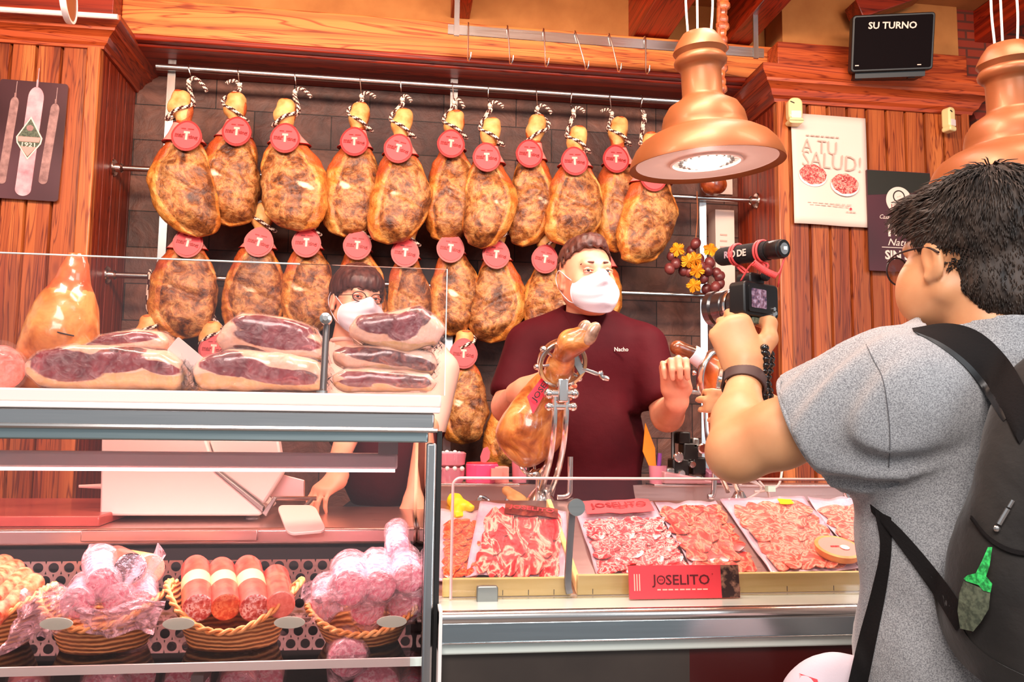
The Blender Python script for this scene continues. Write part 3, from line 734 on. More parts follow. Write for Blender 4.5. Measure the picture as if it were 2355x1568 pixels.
def collar(ctr, wd, thk, K, B, Y, t0, t1, parent, mi=0):
    b = MB(); n = 28; v = []
    ln = K.z - B.z
    rings = []
    for t in (t0, (t0 + t1) / 2, t1):
        w, th = wd(t) * 1.12 + .004, thk(t) * 1.12 + .005
        rings.append([(ctr(t) + w * cos(2 * pi * k / n), Y + th * sin(2 * pi * k / n), K.z - ln * t - .014 * (1 - abs(cos(2 * pi * k / n))) * (1 if sin(2 * pi * k / n) < 0 else -1)) for k in range(n)])
    for r in rings: b.v += r
    for i in range(2):
        for k in range(n): b.f.append([i * n + k, i * n + (k + 1) % n, (i + 1) * n + (k + 1) % n, (i + 1) * n + k]); b.m.append(0)
    c = b.build('paper_collar', 'collar', parent, True, 40, 0)
    b = MB(); b.tube([Vector(p) + Vector((0, -.001, 0)) for p in rings[2]], .0022, 6, closed=True); b.tube(rings[0], .0016, 6, closed=True); b.build('collar_edge', 'tagrim', c)
def rope(b, pts, r=.0072): b.tube(smoothpath(pts, 7), r, 8, stripe=(0, 1))
def hang_ham(label, hook, knob, bot, left, right, tg, tail, row='upper', Y=3.62, seed=0, group=None, ty=None):
    """hook (px,py) on the rail, knob top (px,py), lowest point, left and right extents (px), tag centre, rope tail (dx,dy)"""
    K = P(*knob, Y); B = P(*bot, Y); ym = (knob[1] + bot[1]) / 2 + 40
    Lx, Rx = P(left, ym, Y).x, P(right, ym, Y).x; tp = P(*tg, Y)
    h = thing('cured_ham', label, 'ham', (B.x, Y, B.z), group)
    V, fs, cols, ctr, wd, thk = ham_body(K, B, Lx, Rx, tp.x, Y, seed)
    bodymesh(V, fs, cols, h)
    ln = K.z - B.z; rs = random.Random(seed)
    # knuckle end of the shank: a lumpy block of fat and bone
    kx = ctr(.06); dx_ = .5 * (ctr(0) - ctr(.15))
    pr = [('b', (kx + rs.uniform(-.004, .004), Y, K.z - .034), (.036, .033, .036), .022), ('e', (kx - .012, Y - .006, K.z - .072), (.043, .038, .036), None, .02), ('c', (kx + .004, Y, K.z - .03), (ctr(.2), Y, K.z - .125), .032, .030, .02)]
    v, f = implicit(pr, .006, extra=lambda q, d: d + .003 * wob(q, 90, seed))
    imesh([(v, f)], 'knuckle', 'knob', h)
    tt = (K.z - tp.z) / ln
    t0, t1 = max(tt - .085, .15), tt + .05
    collar(ctr, wd, thk, K, B, Y, t0, t1, h)
    ty_ = Y - thk(tt + .03) - .016
    tq = P(*tg, ty_)
    medal(tq, rs.uniform(-.22, .08), h, 1.86)
    # rope: from the hook down to the neck, round it, with a loose tail
    if hook:
        rl = 2.812 if row == 'upper' else 2.342
        H = P(*hook, RY); H = Vector((H.x, RY, rl + .012)); kn = P(hook[0] + (knob[0] + 18 - hook[0]) * .15, hook[1] + 34, Y + .05)
        s = 1 if kn.x > kx else -1
        zN = K.z - ln * .125 - .012
        b = MB()
        b.tube(smoothpath([(H.x, RY + .018, rl), (H.x, RY, rl + .018), (H.x, RY - .02, rl), (H.x + (kn.x - H.x) * .5, RY - .022, (rl + kn.z) / 2), (kn.x, kn.y, kn.z), (kn.x + .006, kn.y - .004, kn.z - .012), (kn.x + .01, kn.y - .006, kn.z + .004)], 4), .0023, 6)
        b.build('hook', 'chrome', h)
        b = MB()
        lo, hi = (kx - s * .046, zN - .034), (kx + s * .046, zN + .026)
        rope(b, [kn, kn + Vector((.004, -.006, -.03)), (hi[0] + s * .004, Y - .012, hi[1] + .035), (hi[0], Y - .024, hi[1]), (kx, Y - .052, (hi[1] + lo[1]) / 2), (lo[0], Y - .026, lo[1]), (lo[0] - s * .004, Y + .01, lo[1] + .006), (kx, Y + .046, (hi[1] + lo[1]) / 2 + .01), (hi[0] + s * .002, Y + .012, hi[1] + .008), (hi[0] + s * .006, Y - .01, hi[1] + .03), kn + Vector((-.004, .0, -.025)), kn])
        tx, tz = tail[0] * .0019, -tail[1] * .0019
        rope(b, [kn + Vector((-.004, -.004, -.004)), kn + Vector((tx * .3, -.012, .010)), kn + Vector((tx * .75, -.02, tz * .5 + .006)), kn + Vector((tx, -.018, tz))], .0078)
        b.ball(kn + Vector((0, -.006, -.004)), (.011, .009, .011), 8, 0)
        b.build('rope', ['rope_l', 'rope_d'], h)
    return h
OR = ('leftmost', 'second', 'third', 'fourth', 'fifth', 'sixth', 'seventh', 'eighth', 'ninth', 'tenth', 'rightmost')
UP_ROW = [
 ((436, 152), (413, 212), (455, 545), 337, 492, (430, 313), (42, 26)),
 ((549, 160), (543, 217), (530, 521), 449, 597, (545, 303), (-28, 4)),
 ((679, 176), (660, 232), (688, 531), 596, 758, (656, 318), (38, 16)),
 ((828, 186), (833, 240), (792, 545), 746, 882, (815, 326), (34, 6)),
 ((921, 193), (930, 254), (892, 561), 856, 992, (916, 342), (22, 10)),
 ((1040, 200), (1050, 258), (1022, 556), 980, 1106, (1037, 331), (24, 18)),
 ((1122, 207), (1134, 275), (1108, 571), 1070, 1188, (1119, 362), (32, 8)),
 ((1232, 214), (1240, 268), (1202, 567), 1172, 1283, (1217, 354), (34, 16)),
 ((1313, 220), (1331, 294), (1300, 564), 1256, 1388, (1321, 371), (26, 6)),
 ((1400, 226), (1425, 273), (1415, 580), 1371, 1487, (1416, 366), (-30, 2)),
 ((1475, 231), (1496, 308), (1465, 607), 1425, 1558, (1502, 408), (-8, -4)),
]
LK = ('its shank bent left of the rope', 'dark patch on its left face', 'widest, smooth yellow right side', 'orange fat along its right side', 'long greyish face', 'bright fat fold at the right edge',
      'tag hanging low with dark spot on the right', 'narrow with dark brown face', 'short shank hanging low on its rope', 'tall shank beside the copper lamp', 'partly behind the copper lamp')
for i, r in enumerate(UP_ROW):
    lb = 'upper-row cured ham, %s, %s' % ({0: 'leftmost', 10: 'rightmost'}.get(i, OR[i] + ' from the left'), LK[i])
    hang_ham(lb, *r, row='upper', Y=3.60 + (.045 if i % 2 else -.035), seed=11 + i, group='hams in the upper row')
MID = [
 ('mid', (430, 395), (437, 470), (418, 780), 345, 503, (433, 558), (10, 5), 'leftmost, complete and in full view over the meat packs'),
 ('mid', (607, 410), (610, 470), (575, 778), 512, 657, (596, 557), (10, 5), 'second from the left, its shank showing between two upper hams'),
 ('mid', (705, 415), (712, 480), (698, 770), 645, 775, (705, 558), (10, 5), 'third from the left, just left of the woman'),
 ('mid', (820, 420), (828, 490), (838, 775), 770, 888, (822, 564), (10, 5), 'directly behind the head of the woman'),
 ('mid', (935, 430), (940, 505), (938, 790), 890, 998, (932, 581), (10, 5), 'just right of the woman, narrow'),
 ('mid', (1040, 435), (1045, 500), (1035, 772), 984, 1105, (1036, 571), (10, 5), 'with a dark right face, two places left of the man in maroon'),
 ('mid', (1140, 440), (1145, 510), (1128, 789), 1083, 1208, (1141, 585), (10, 5), 'hanging low, third to the left of the man in maroon'),
 ('mid', (1255, 445), (1262, 525), (1255, 785), 1205, 1322, (1253, 596), (10, 5), 'partly hidden by the head of the man in maroon'),
 ('mid', (1375, 450), (1380, 520), (1375, 760), 1318, 1431, (1377, 602), (10, 5), 'mostly hidden behind the face mask of the man in maroon'),
]
for i, r in enumerate(MID):
    w = r[8].replace('third to the left', 'second to the left') if i == 6 else r[8]
    hang_ham('middle-row cured ham, ' + w, *r[1:8], row='mid', Y=3.665 + (.02 if i % 2 else 0), seed=41 + i, group='hams in the middle row')
LOW = [
 ((490, 660), (488, 742), (480, 1050), 420, 560, (492, 802), 'lowest-row cured ham showing between the packed meats at the left'),
 ((1068, 700), (1070, 762), (1062, 1022), 1015, 1126, (1066, 813), 'lowest-row cured ham with a full red tag, right of the guard glass edge'),
 ((1190, 720), (1182, 788), (1160, 1075), 1122, 1260, (1196, 900), 'lowest-row cured ham half behind the forearm of the man in maroon'),
 ((345, 655), (342, 727), (330, 1040), 280, 400, (345, 812), 'lowest-row cured ham showing only its shank, left edge of the rack'),
]
for i, r in enumerate(LOW):
    hang_ham(r[6], r[0], r[1], r[2], r[3], r[4], r[5], (8, 6), row='low' if False else 'mid', Y=3.70, seed=71 + i, group='hams in the lowest row') if False else None
    K = r[1]
    o = hang_ham(r[6], None, r[1], r[2], r[3], r[4], r[5], (8, 6), Y=3.66, seed=71 + i, group='hams in the lowest row')
    b = MB(); k = P(r[1][0], r[1][1] + 34, 3.66); X = P(*r[0], RY).x
    s = .042
    rope(b, [(X, RY - .02, 1.872), (X + .002, RY - .02, k.z + .10), (k.x + s, 3.64, k.z + .03), (k.x, 3.602, k.z), (k.x - s, 3.63, k.z - .03), (k.x - s, 3.68, k.z - .02), (k.x, 3.70, k.z), (k.x + s, 3.68, k.z + .03), (X, RY, k.z + .12), (X, RY + .018, 1.872), (X, RY, 1.893), (X, RY - .02, 1.872)])
    b.build('rope', ['rope_l', 'rope_d'], o)
# remove the tag pattern object, it was only copied from
for o in list(_tagproto.children_recursive) + [_tagproto, _tagproto.parent]: bpy.data.objects.remove(o)

# ------------------------------------------------------------------ copper pendant lamps
PROF = [(.0, .470), (.030, .470), (.046, .466), (.062, .440), (.072, .418), (.075, .408), (.070, .400), (.066, .392), (.070, .386), (.074, .376), (.072, .366), (.064, .356), (.058, .350), (.056, .340),
        (.056, .262), (.060, .252), (.068, .246), (.096, .226), (.112, .196), (.118, .166), (.119, .150), (.124, .142), (.150, .132), (.178, .112), (.196, .088), (.208, .060), (.214, .038), (.2145, .030), (.2115, .030)]
def pendant(label, c, tiltx, tilty, s, cords, cut=None):
    t = thing('pendant_lamp', label, 'lamp', c, 'copper pendant lamps over the counter', rot=(tiltx, tilty, 0)); m = wm(t) @ Matrix.Scale(s, 4)
    b = MB(); b.lathe([(r, .030 + (z - .030) * .86) for r, z in PROF] + [(.196, .040)], 56, T=m @ Matrix.Translation((0, 0, -.05))); b.build('shade', 'copper', t, True, 50, 0)
    b = MB(); b.lathe([(.196, .040), (.194, .042), (.001, .046)], 56, T=m @ Matrix.Translation((0, 0, -.05))); b.build('reflector', 'lamp_in', t, True, 50)
    b = MB(); b.lathe([(.098, .045), (.100, .038), (.094, .037), (.092, .045)], 40, T=m @ Matrix.Translation((0, 0, -.05))); b.build('reflector_ring', 'lamp_in', t, True, 40)
    b = MB()
    for i in range(20):
        a = 2 * pi * i / 20; b.box((.072 * cos(a), .072 * sin(a), -.006), (.010, .006, .010), T=m @ Matrix.Rotation(0, 4, 'Z'), R=Matrix.Rotation(a, 3, 'Z'))
    b.build('socket_teeth', 'dsteel', t)
    b = MB(); b.lathe([(.056, .000), (.056, -.012), (.044, -.018), (.001, -.020)], 28, T=m); b.build('bulb', 'bulb', t)
    if cords:
        for dx, dy, o in ((-.032, 0, .0), (.0, .01, 0), (.036, 0, 0)):
            b = MB(); p = m @ Vector((dx, dy, .355)); b.tube(smoothpath([p, p + Vector((dx * .15, 0, .12)), p + Vector((-dx * .3, 0, .32)), Vector((c[0] - dx * .1, c[1], 3.28))], 5), .0032, 6); b.build('cord', 'white_plastic', t)
    l = light('pendant_bulb_light', 'SPOT', m @ Vector((0, 0, -.035)), 34, (1, .80, .68), .04, to=m @ Vector((0, 0, -1)), spot=150, blend=.6)
    light('pendant_bulb_glow', 'POINT', m @ Vector((0, 0, -.06)), .35, (1, .86, .78), .03)
    return t
pendant('copper pendant lamp hanging in front of the hams, left of the su turno display', D(1624, 366, 2.20), radians(3), radians(-4), .95, True)
pendant('copper pendant lamp at the right edge above the dark-haired customer', D(2334, 402, 2.12), radians(3), radians(-4), .95, True)

# ------------------------------------------------------------------ wooden pepper-mill shaped hanging piece and wall things
def wall_T(px_, py, Y, tilt=0): return frame(P(px_, py, Y), (cos(tilt), 0, sin(tilt)), (-sin(tilt), 0, cos(tilt)))
def card(b, T, w, h, t=.004, mi=0, r=.003): b.prism(rrect(w, h, r), t, mi, T=T)
def dims(x0, y0, x1, y1, Y):
    a, c = P(x0, y0, Y), P(x1, y1, Y); return abs(c.x - a.x), abs(a.z - c.z)
# dark sausage poster on the left pier
w, h = dims(0, 185, 138, 465, 3.48); T = wall_T(68, 323, 3.485, -.02)
t = thing('sausage_poster', 'dark poster of three hanging cured sausages on the left wood panelling', 'poster', P(68, 323, 3.485))
M['poster_d'] = mat('poster_dark', (58, 26, 30), .35, ramp=[(.3, (44, 18, 22)), (.7, (92, 56, 62))], scale=2.4, det=1, coat=.4)
M['poster_g'] = mat('poster_grey_sausage', (150, 110, 108), .5, ramp=[(.3, (124, 88, 86)), (.7, (176, 134, 128))], scale=40)
M['poster_p'] = mat('poster_pink_sausage', (226, 160, 168), .5, ramp=[(.3, (196, 120, 130)), (.7, (240, 184, 190))], scale=18)
b = MB(); card(b, T, w, h, .006, 0, .012); b.build('poster_board', 'poster_d', t)
def saus(T, x, y0, y1, r, mi_mat, nm, tz=.0065, lean=0):
    b = MB(); o = []; n = 12; L_ = y1 - y0
    for i in range(n + 1): a = pi * i / n; o.append((x + r * cos(a) + lean, y1 - r + r * 1.6 * sin(a)))
    for i in range(n + 1): a = pi + pi * i / n; o.append((x + r * cos(a) - lean, y0 + r + r * .9 * sin(a)))
    b.prism(o, .0012, T=T @ Matrix.Translation((0, 0, tz)))
    b.tube([T @ Vector((x + lean, y1 + .0 + r * .5, tz)), T @ Vector((x + lean, y1 + r * 1.6, tz))], .004, 6)
    b.tube([T @ Vector((x + lean * 1.1, y1 + r * .5, tz)), T @ Vector((x + lean * 1.2, y1 + r * 1.6 + .05, tz))], .0015, 5)
    b.build(nm, mi_mat, t)
saus(T, -.077, -.19, .165, .016, 'poster_g', 'printed_sausage', lean=.010)
saus(T, .078, -.18, .15, .017, 'poster_g', 'printed_sausage', lean=.010)
saus(T, .004, -.235, .205, .030, 'poster_p', 'printed_sausage', lean=.008)
em = T @ Matrix.Translation((.002, .005, .0085))
b = MB(); b.prism([(0, .092), (.050, .004), (.046, -.02), (0, -.088), (-.046, -.02), (-.050, .004)], .001, T=em); b.build('emblem', 'paper', t)
b = MB(); b.prism([(0, .082), (.044, .004), (.041, -.018), (0, -.079), (-.041, -.018), (-.044, .004)], .001, T=em @ Matrix.Translation((0, 0, .001))); b.build('emblem', 'olive', t)
b = MB(); b.prism([(-.045, .006), (.045, .006), (.038, -.014), (-.038, -.014)], .001, T=em @ Matrix.Translation((0, 0, .002))); b.prism([(-.030, -.035), (.030, -.035), (0, -.074)], .001, T=em @ Matrix.Translation((0, 0, .002))); b.build('emblem', 'collar', t)
b = MB(); b.prism(circ(.013, 20), .001, T=em @ Matrix.Translation((0, .043, .002))); b.build('emblem', 'poster_g', t)
text('1921', 'paper', t, em @ Matrix.Translation((0, -.026, .003)), width=.05, height=.018, bold=.01)

# su turno queue display on the right
t = thing('queue_display', 'black queue display with white lettering su turno on the right wooden block', 'display', P(2055, 170, 3.36))
c = D(2055, 96, 3.66); X = (RIGHT * .97 - FWD * .12).normalized(); U = (UP + RIGHT * -.05 - FWD * .14).normalized(); T = frame(c, X, U)
b = MB(); b.prism(rrect(.350, .245, .014), .05, T=T @ Matrix.Translation((0, 0, -.06))); b.build('case', 'black', t, bev=.004)
M['display_glass'] = mat('dark_display_glass', (10, 2, 4), .75, spec=.1)
b = MB(); b.prism(rrect(.330, .225, .008), .003, T=T @ Matrix.Translation((0, 0, -.0105))); b.build('screen', 'display_glass', t)
text('SU TURNO', 'paper', t, T @ Matrix.Translation((-.005, .072, -.0065)) @ Matrix.Rotation(-.03, 4, 'Z'), width=.205, height=.030, bold=.022)
b = MB(); b.box((-.150, -.095, -.006), (.016, .004, .002), T=T); b.box((.115, -.101, -.006), (.016, .004, .002), T=T); b.build('screw_cover', 'paper', t)
b = MB(); b.prism(rrect(.30, .03, .004), .16, T=T @ Matrix.Translation((0, -.132, -.19))); b.box((-.13, -.13, -.06), (.03, .04, .02), T=T); b.box((.1, -.13, -.06), (.03, .04, .02), T=T); b.build('bracket', 'black', t)

# white a tu salud poster
w, h = dims(1820, 262, 1998, 524, 3.48); T = wall_T(1908, 392, 3.482, -.015)
t = thing('food_poster', 'white poster reading a tu salud with two plates of sliced meat', 'poster', P(1908, 392, 3.482))
b = MB(); b.patch(lambda u, v: T @ Vector(((u - .5) * w - (.5 - v) * -.012, (v - .5) * h, .004 + .004 * sin(u * 7) * (1 - v) + .002 * sin(v * 5 + u * 3))), 14, 14, thick=(0, -.0012, 0)); b.build('sheet', 'paper', t, smooth=180)
M['thin_ink'] = mat('grey_pink_ink', (206, 166, 152), .6); M['meat_r'] = mat('poster_meat', (178, 52, 52), .5, ramp=[(.38, (150, 30, 36)), (.5, (214, 96, 90)), (.62, (240, 180, 160)), (.7, (170, 44, 48))], scale=60, stretch=(1, 1, 1), dist=1.5)
text('A TU', 'thin_ink', t, T @ Matrix.Translation((-.055, .105, .0125)) @ Matrix.Rotation(-.03, 4, 'Z'), width=.17, height=.062, bold=-.012)
text('SALUD!', 'thin_ink', t, T @ Matrix.Translation((.005, .040, .0125)) @ Matrix.Rotation(-.05, 4, 'Z'), width=.285, height=.072, bold=-.012)
dashes('thin_ink', t, T @ Matrix.Translation((-.04, .155, .0125)), .17, .005, 7)
dashes('thin_ink', t, T @ Matrix.Translation((-.01, -.160, .0125)), .22, .003, 8)
dashes('thin_ink', t, T @ Matrix.Translation((-.01, -.170, .0125)), .20, .003, 7)
for cx, cy, sc in ((-.088, -.028, 1), (.068, -.062, 1.02)):
    Tp = T @ Matrix.Translation((cx, cy, .011)) @ Matrix.Rotation(-.12, 4, 'Z')
    b = MB(); b.prism(circ(.068 * sc, 28, .050 * sc, 0, -.007), .0015, T=Tp); pl = b.build('printed_plate', 'white', t)
    b = MB(); b.prism([(x * (1 + .04 * sin(7 * i)), y * (1 + .05 * cos(5 * i))) for i, (x, y) in enumerate(circ(.064 * sc, 40, .046 * sc))], .0012, T=Tp @ Matrix.Translation((0, 0, .0015))); b.build('printed_meat', 'meat_r', pl)
b = MB(); b.prism(circ(.006, 12), .001, T=T @ Matrix.Translation((.095, -.178, .011))); b.build('printed_logo', 'redlabel', t)
dashes('thin_ink', t, T @ Matrix.Translation((.095, -.193, .0115)), .05, .004, 3)

# lazo sign
x0, x1 = P(1994, 500, 3.475).x, P(2140, 500, 3.475).x; z1, z0 = P(2060, 395, 3.475).z, P(2060, 625, 3.475).z
T = frame(((x0 + x1) / 2, 3.475, (z0 + z1) / 2), (1, 0, 0), (0, 0, 1)); w, h = x1 - x0, z1 - z0
t = thing('shop_sign', 'dark purple sign with a round lazo logo and 100% beside the white poster', 'sign', ((x0 + x1) / 2, 3.475, z0))
M['sign_d'] = mat('sign_plum', (74, 34, 44), .45, ramp=[(.35, (58, 30, 36)), (.7, (92, 40, 52))], scale=2, det=1); M['sign_dark'] = mat('sign_dark_green', (36, 34, 26), .45)
b = MB(); card(b, T, w, h, .008); b.build('board', 'sign_d', t)
Z = .0085
b = MB(); b.prism([(-w / 2 + .002, h / 2 - .002), (-w / 2 + .002, h / 2 - .12), (w / 2 - .002, h / 2 - .09), (w / 2 - .002, h / 2 - .002)], .001, T=T @ Matrix.Translation((0, 0, .0078))); b.build('board_top', 'sign_dark', t)
L2 = T @ Matrix.Translation((-.003, .098, Z))
b = MB(); b.prism(circ(.064, 40), .001, T=L2); lg = b.build('logo_disc', 'paper', t)
b = MB(); n = 36
def ringp(b, T, r0, r1, n=36, t=.001, mi=0):
    b.add([(r * cos(2 * pi * i / n), r * sin(2 * pi * i / n), z) for z in (0, t) for r in (r0, r1) for i in range(n)], [[n + i, n + (i + 1) % n, 3 * n + (i + 1) % n, 3 * n + i] for i in range(n)] + [[2 * n + i, 2 * n + (i + 1) % n, 3 * n + (i + 1) % n, 3 * n + i] for i in range(n)] + [[i, (i + 1) % n, 2 * n + (i + 1) % n, 2 * n + i] for i in range(n)], mi, T)
ringp(b, L2 @ Matrix.Translation((0, .018, .001)), .0245, .030); b.box((0, -.012, .0015), (.080, .004, .001), T=L2); b.build('logo_ring', 'sign_dark', lg)
dashes('thin_ink', lg, L2 @ Matrix.Translation((0, .018, .0015)) @ Matrix.Rotation(.3, 4, 'Z'), .022, .003, 2)
text('LAZO', 'ink_red', lg, L2 @ Matrix.Translation((0, -.029, .002)), width=.078, height=.020, bold=.004)
text('Casa fundada en', 'paper', t, T @ Matrix.Translation((-.018, .018, Z)), width=.165, height=.020, shear=.35)
text('100%', 'paper', t, T @ Matrix.Translation((.016, -.040, Z)), width=.155, height=.070, bold=.03)
text('Natural', 'paper', t, T @ Matrix.Translation((.016, -.100, Z)), width=.16, height=.032, shear=.35)
b = MB(); b.box((.0, -.125, Z), (.19, .003, .001), T=T); b.build('rule_line', 'paper', t)
text('SIN SAL', 'paper', t, T @ Matrix.Translation((.012, -.160, Z)), width=.185, height=.044, bold=.03)

# two cream wall units
def unit(px_, py, w, h, label, turn):
    c = P(px_, py, 3.45); t = thing('wall_sensor', label, 'sensor', c, 'cream wall units on the right wood panelling'); T = frame(c, (cos(turn), sin(turn), 0), (0, 0, 1))
    b = MB(); b.prism(rrect(w, h * .86, w * .42, 6), .045, T=T @ Matrix.Translation((0, h * .05, -.02))); b.build('housing', 'cream', t, bev=.008)
    b = MB(); b.prism(rrect(w * 1.02, h * .2, w * .2, 4), .048, T=T @ Matrix.Translation((0, -h * .40, -.02))); b.build('base_cap', 'cream', t, bev=.006)
    b = MB(); b.box((-w * .25, h * .28, .026), (w * .3, .004, .004), T=T, R=Matrix.Rotation(-.4, 3, 'Z')); b.build('slot', 'ink', t)
    b = MB(); b.prism(rrect(w * .7, h * .26, .004), .004, T=T @ Matrix.Translation((0, -h * .17, .024))); b.build('lens', 'white_plastic', t)
unit(1826, 257, .066, .125, 'cream plastic wall unit above the corner of the white poster', -.1)
unit(2180, 276, .046, .118, 'narrow cream plastic wall unit at the right edge of the panelling', .35)

# shelf with bottles in the dark bay to the right
t = thing('wall_shelf', 'pale shelf board with dark recess behind the right lamp', 'shelf', P(2230, 352, 3.7))
a = P(2188, 352, 3.7); b = MB(); b.bb(2.68, 3.5, 3.55, 3.92, a.z - .03, a.z); b.build('board', 'white', t)
shz = a.z
M['bottle_d'] = mat('dark_bottle_glass', (14, 6, 8), .08, coat=1); M['red_glow'] = mat('red_label', (170, 10, 12), .4)
for i, (px_, r, lb) in enumerate(((2262, .040, 'tall dark bottle with red label on the pale shelf, left one'), (2300, .040, 'tall dark bottle with red label on the pale shelf, right one beside the lamp'))):
    X = P(px_, 300, 3.68).x; t = thing('bottle', lb, 'bottle', (X, 3.68, shz), 'bottles on the pale shelf'); m = wm(t)
    b = MB(); b.lathe([(.0, 0), (r, 0), (r, .20), (r * .9, .235), (r * .45, .28), (.014, .30), (.014, .36), (0, .36)], 20, T=m); b.build('glass_body', 'bottle_d', t)
    b = MB(); b.lathe([(r + .001, .06), (r + .0012, .16)], 20, T=m); b.build('label', 'red_glow', t)
    b = MB(); b.lathe([(.015, .33), (.016, .365), (.0, .367)], 14, T=m); b.build('cap', 'red_glow', t)
X = P(2212, 330, 3.68).x; b = MB(); b.lathe([(0, 0), (.018, 0), (.018, .07), (.006, .08), (0, .08)], 16, T=Matrix.Translation((X, 3.66, shz))); one(b, 'red_candle', 'red_glow', 'small red jar at the left end of the pale shelf', 'jar')

# white printed panels hanging in the right corner of the alcove
b = MB(); a, c = P(1608, 405, 3.93), P(1690, 447, 3.93); b.bb(a.x + .01, c.x - .01, 3.935, 3.95, c.z, a.z + .05); one(b, 'notice_sheet', 'paper', 'blank white sheet behind the rim of the copper lamp', 'panel')
t = thing('price_board', 'tall white panel with faint print behind the grape decoration', 'panel', P(1663, 670, 3.86))
a, c = P(1644, 482, 3.86), P(1690, 672, 3.86); b = MB(); b.bb(a.x, c.x, 3.855, 3.95, c.z, a.z); b.build('board', 'paper', t)
for i in range(3): b = MB(); q = P(1664, 540 + i * 14, 3.854); b.bb(q.x - .018, q.x + .018, 3.852, 3.8555, q.z - .004, q.z + .004); b.build('printed_line', 'thin_ink', t)
# ham cut off behind the lamp (only its round end shows under the shade)
c = P(1641, 425, 3.64); v, f = implicit([('e', c, (.066, .05, .05)), ('e', c + Vector((.0, .0, .06)), (.05, .045, .06), None, .03)], .007, extra=lambda q, d: d + .004 * wob(q, 40, 3))
o = imesh([(v, f)], 'cured_sausage', 'ham_end' if 'ham_end' in M else mat('dark_amber_meat', (140, 44, 18), .3, ramp=[(.3, (90, 20, 8)), (.7, (190, 90, 40))], scale=24, coat=.6)); o.data.transform(Matrix.Translation(-c)); o.location = c
tag(o, 'round amber cured piece hanging just below the rim of the copper lamp', 'cured meat')

# bunch of grapes and vine leaves
M['grape'] = mat('dusty_red_grape', (96, 32, 36), .4, ramp=[(.3, (72, 18, 24)), (.7, (140, 66, 62))], scale=14, coat=.2)
M['vine'] = mat('yellow_vine_leaf', (226, 150, 20), .6, ramp=[(.3, (206, 116, 14)), (.7, (244, 184, 40))], scale=20)
M['twig'] = mat('brown_twig', (176, 100, 60), .7)
t = thing('grape_garland', 'hanging bunch of artificial dark grapes with yellow vine leaves', 'decoration', P(1600, 560, 3.66))
GR = [(1546, 588), (1554, 606), (1540, 618), (1575, 608), (1590, 578), (1608, 596), (1600, 560), (1632, 604), (1628, 622), (1618, 640), (1648, 628), (1655, 636), (1645, 660), (1655, 652), (1586, 625), (1572, 622), (1625, 665), (1612, 612)]
rnd = random.Random(8)
for i, (x, y) in enumerate(GR):
    b = MB(); b.ball(P(x, y, 3.60 + rnd.uniform(-.03, .04)), (.024, .024, .028), 14, R=Matrix.Rotation(rnd.uniform(-.6, .6), 3, 'Y')); b.build('grape', 'grape', t, smooth=180)
for x, y, a in ((1558, 573, .4), (1634, 573, -.3), (1603, 622, .8), (1596, 656, .3), (1598, 596, 1.6), (1582, 600, 2.4)):
    o = []
    for i in range(40):
        th = 2 * pi * i / 40; r = .036 * (.62 + .3 * abs(cos(2.5 * th)) + .10 * (i % 2)); o.append((r * sin(th), r * cos(th)))
    T = frame(P(x, y, 3.55), (cos(a), -.3, sin(a)), (-sin(a), .2, cos(a))); n = len(o)
    b = MB(); b.add([(0, 0, .008)] + [(q[0], q[1], -.004 + .006 * sin(4 * i)) for i, q in enumerate(o)] + [(0, 0, .0065)] + [(q[0], q[1], -.0055 + .006 * sin(4 * i)) for i, q in enumerate(o)], [[0, 1 + i, 1 + (i + 1) % n] for i in range(n)] + [[n + 1, n + 2 + (i + 1) % n, n + 2 + i] for i in range(n)] + [[1 + i, n + 2 + i, n + 2 + (i + 1) % n, 1 + (i + 1) % n] for i in range(n)], T=T)
    b.build('vine_leaf', 'vine', t)
b = MB(); q = [(1601, 545), (1590, 600), (1610, 620), (1640, 635)]; b.tube(smoothpath([P(x, y, 3.63) for x, y in q], 4), .003, 6); b.tube(smoothpath([P(1603, 440, 3.72), P(1604, 500, 3.66), P(1600, 550, 3.63)], 4), .0022, 6); b.tube([P(1595, 560, 3.63), P(1560, 600, 3.62)], .002, 6)
b.build('twig', 'twig', t)
# turned wooden cord of the lamp behind the pendant
b = MB(); b.tube([P(1655, -30, 3.0), P(1652, 110, 3.0)], .010, 8); b.tube([P(1650, 120, 3.0), P(1648, 235, 3.0)], .018, 8)
for i in range(16): b.ball(P(1665 - i * .6, -20 + i * 16, 3.0), (.018 + .006 * (i % 3), .018, .024), 8)
one(b, 'pepper_garland', mat('dried_red_peppers', (150, 60, 24), .5, ramp=[(.3, (96, 26, 12)), (.7, (200, 104, 48))], scale=30, coat=.3), 'string of dried brown-red peppers hanging behind the copper lamp', 'decoration')

# ------------------------------------------------------------------ left refrigerated display case
FX0, FX1, FY = -3.2, .078, 1.55        # left end (out of view), right end, front plane
cs = thing('display_case', 'tall refrigerated counter with steel canopy and glass front at the left', 'display case', (-1.2, 1.9, 0))
M['slab'] = mat('white_counter_stone', (240, 214, 206), .3, coat=.3)
M['inner_steel'] = steel('case_steel', (222, 196, 190), .30)
M['teal_steel'] = steel('lamp_channel_steel', (170, 186, 188), .3)
M['pitch'] = mat('black_gap', (14, 12, 12), .6)
b = MB(); b.bb(FX0, FX1, FY, 2.02, 1.279, 1.302); b.build('canopy_slab', 'slab', cs, bev=.003)
b = MB(); b.bb(FX0, FX1 - .002, FY - .002, FY + .03, 1.268, 1.279); b.build('canopy_strip', 'white', cs, bev=.002)
b = MB(); b.bb(FX0, FX1 - .012, FY + .006, 2.0, 1.238, 1.268); b.build('canopy_face', 'steel', cs, bev=.003)
b = MB(); b.tube([(FX0, FY + .004, 1.236), (FX1 - .006, FY + .004, 1.236)], .0045, 8); b.build('canopy_lip', 'chrome', cs)
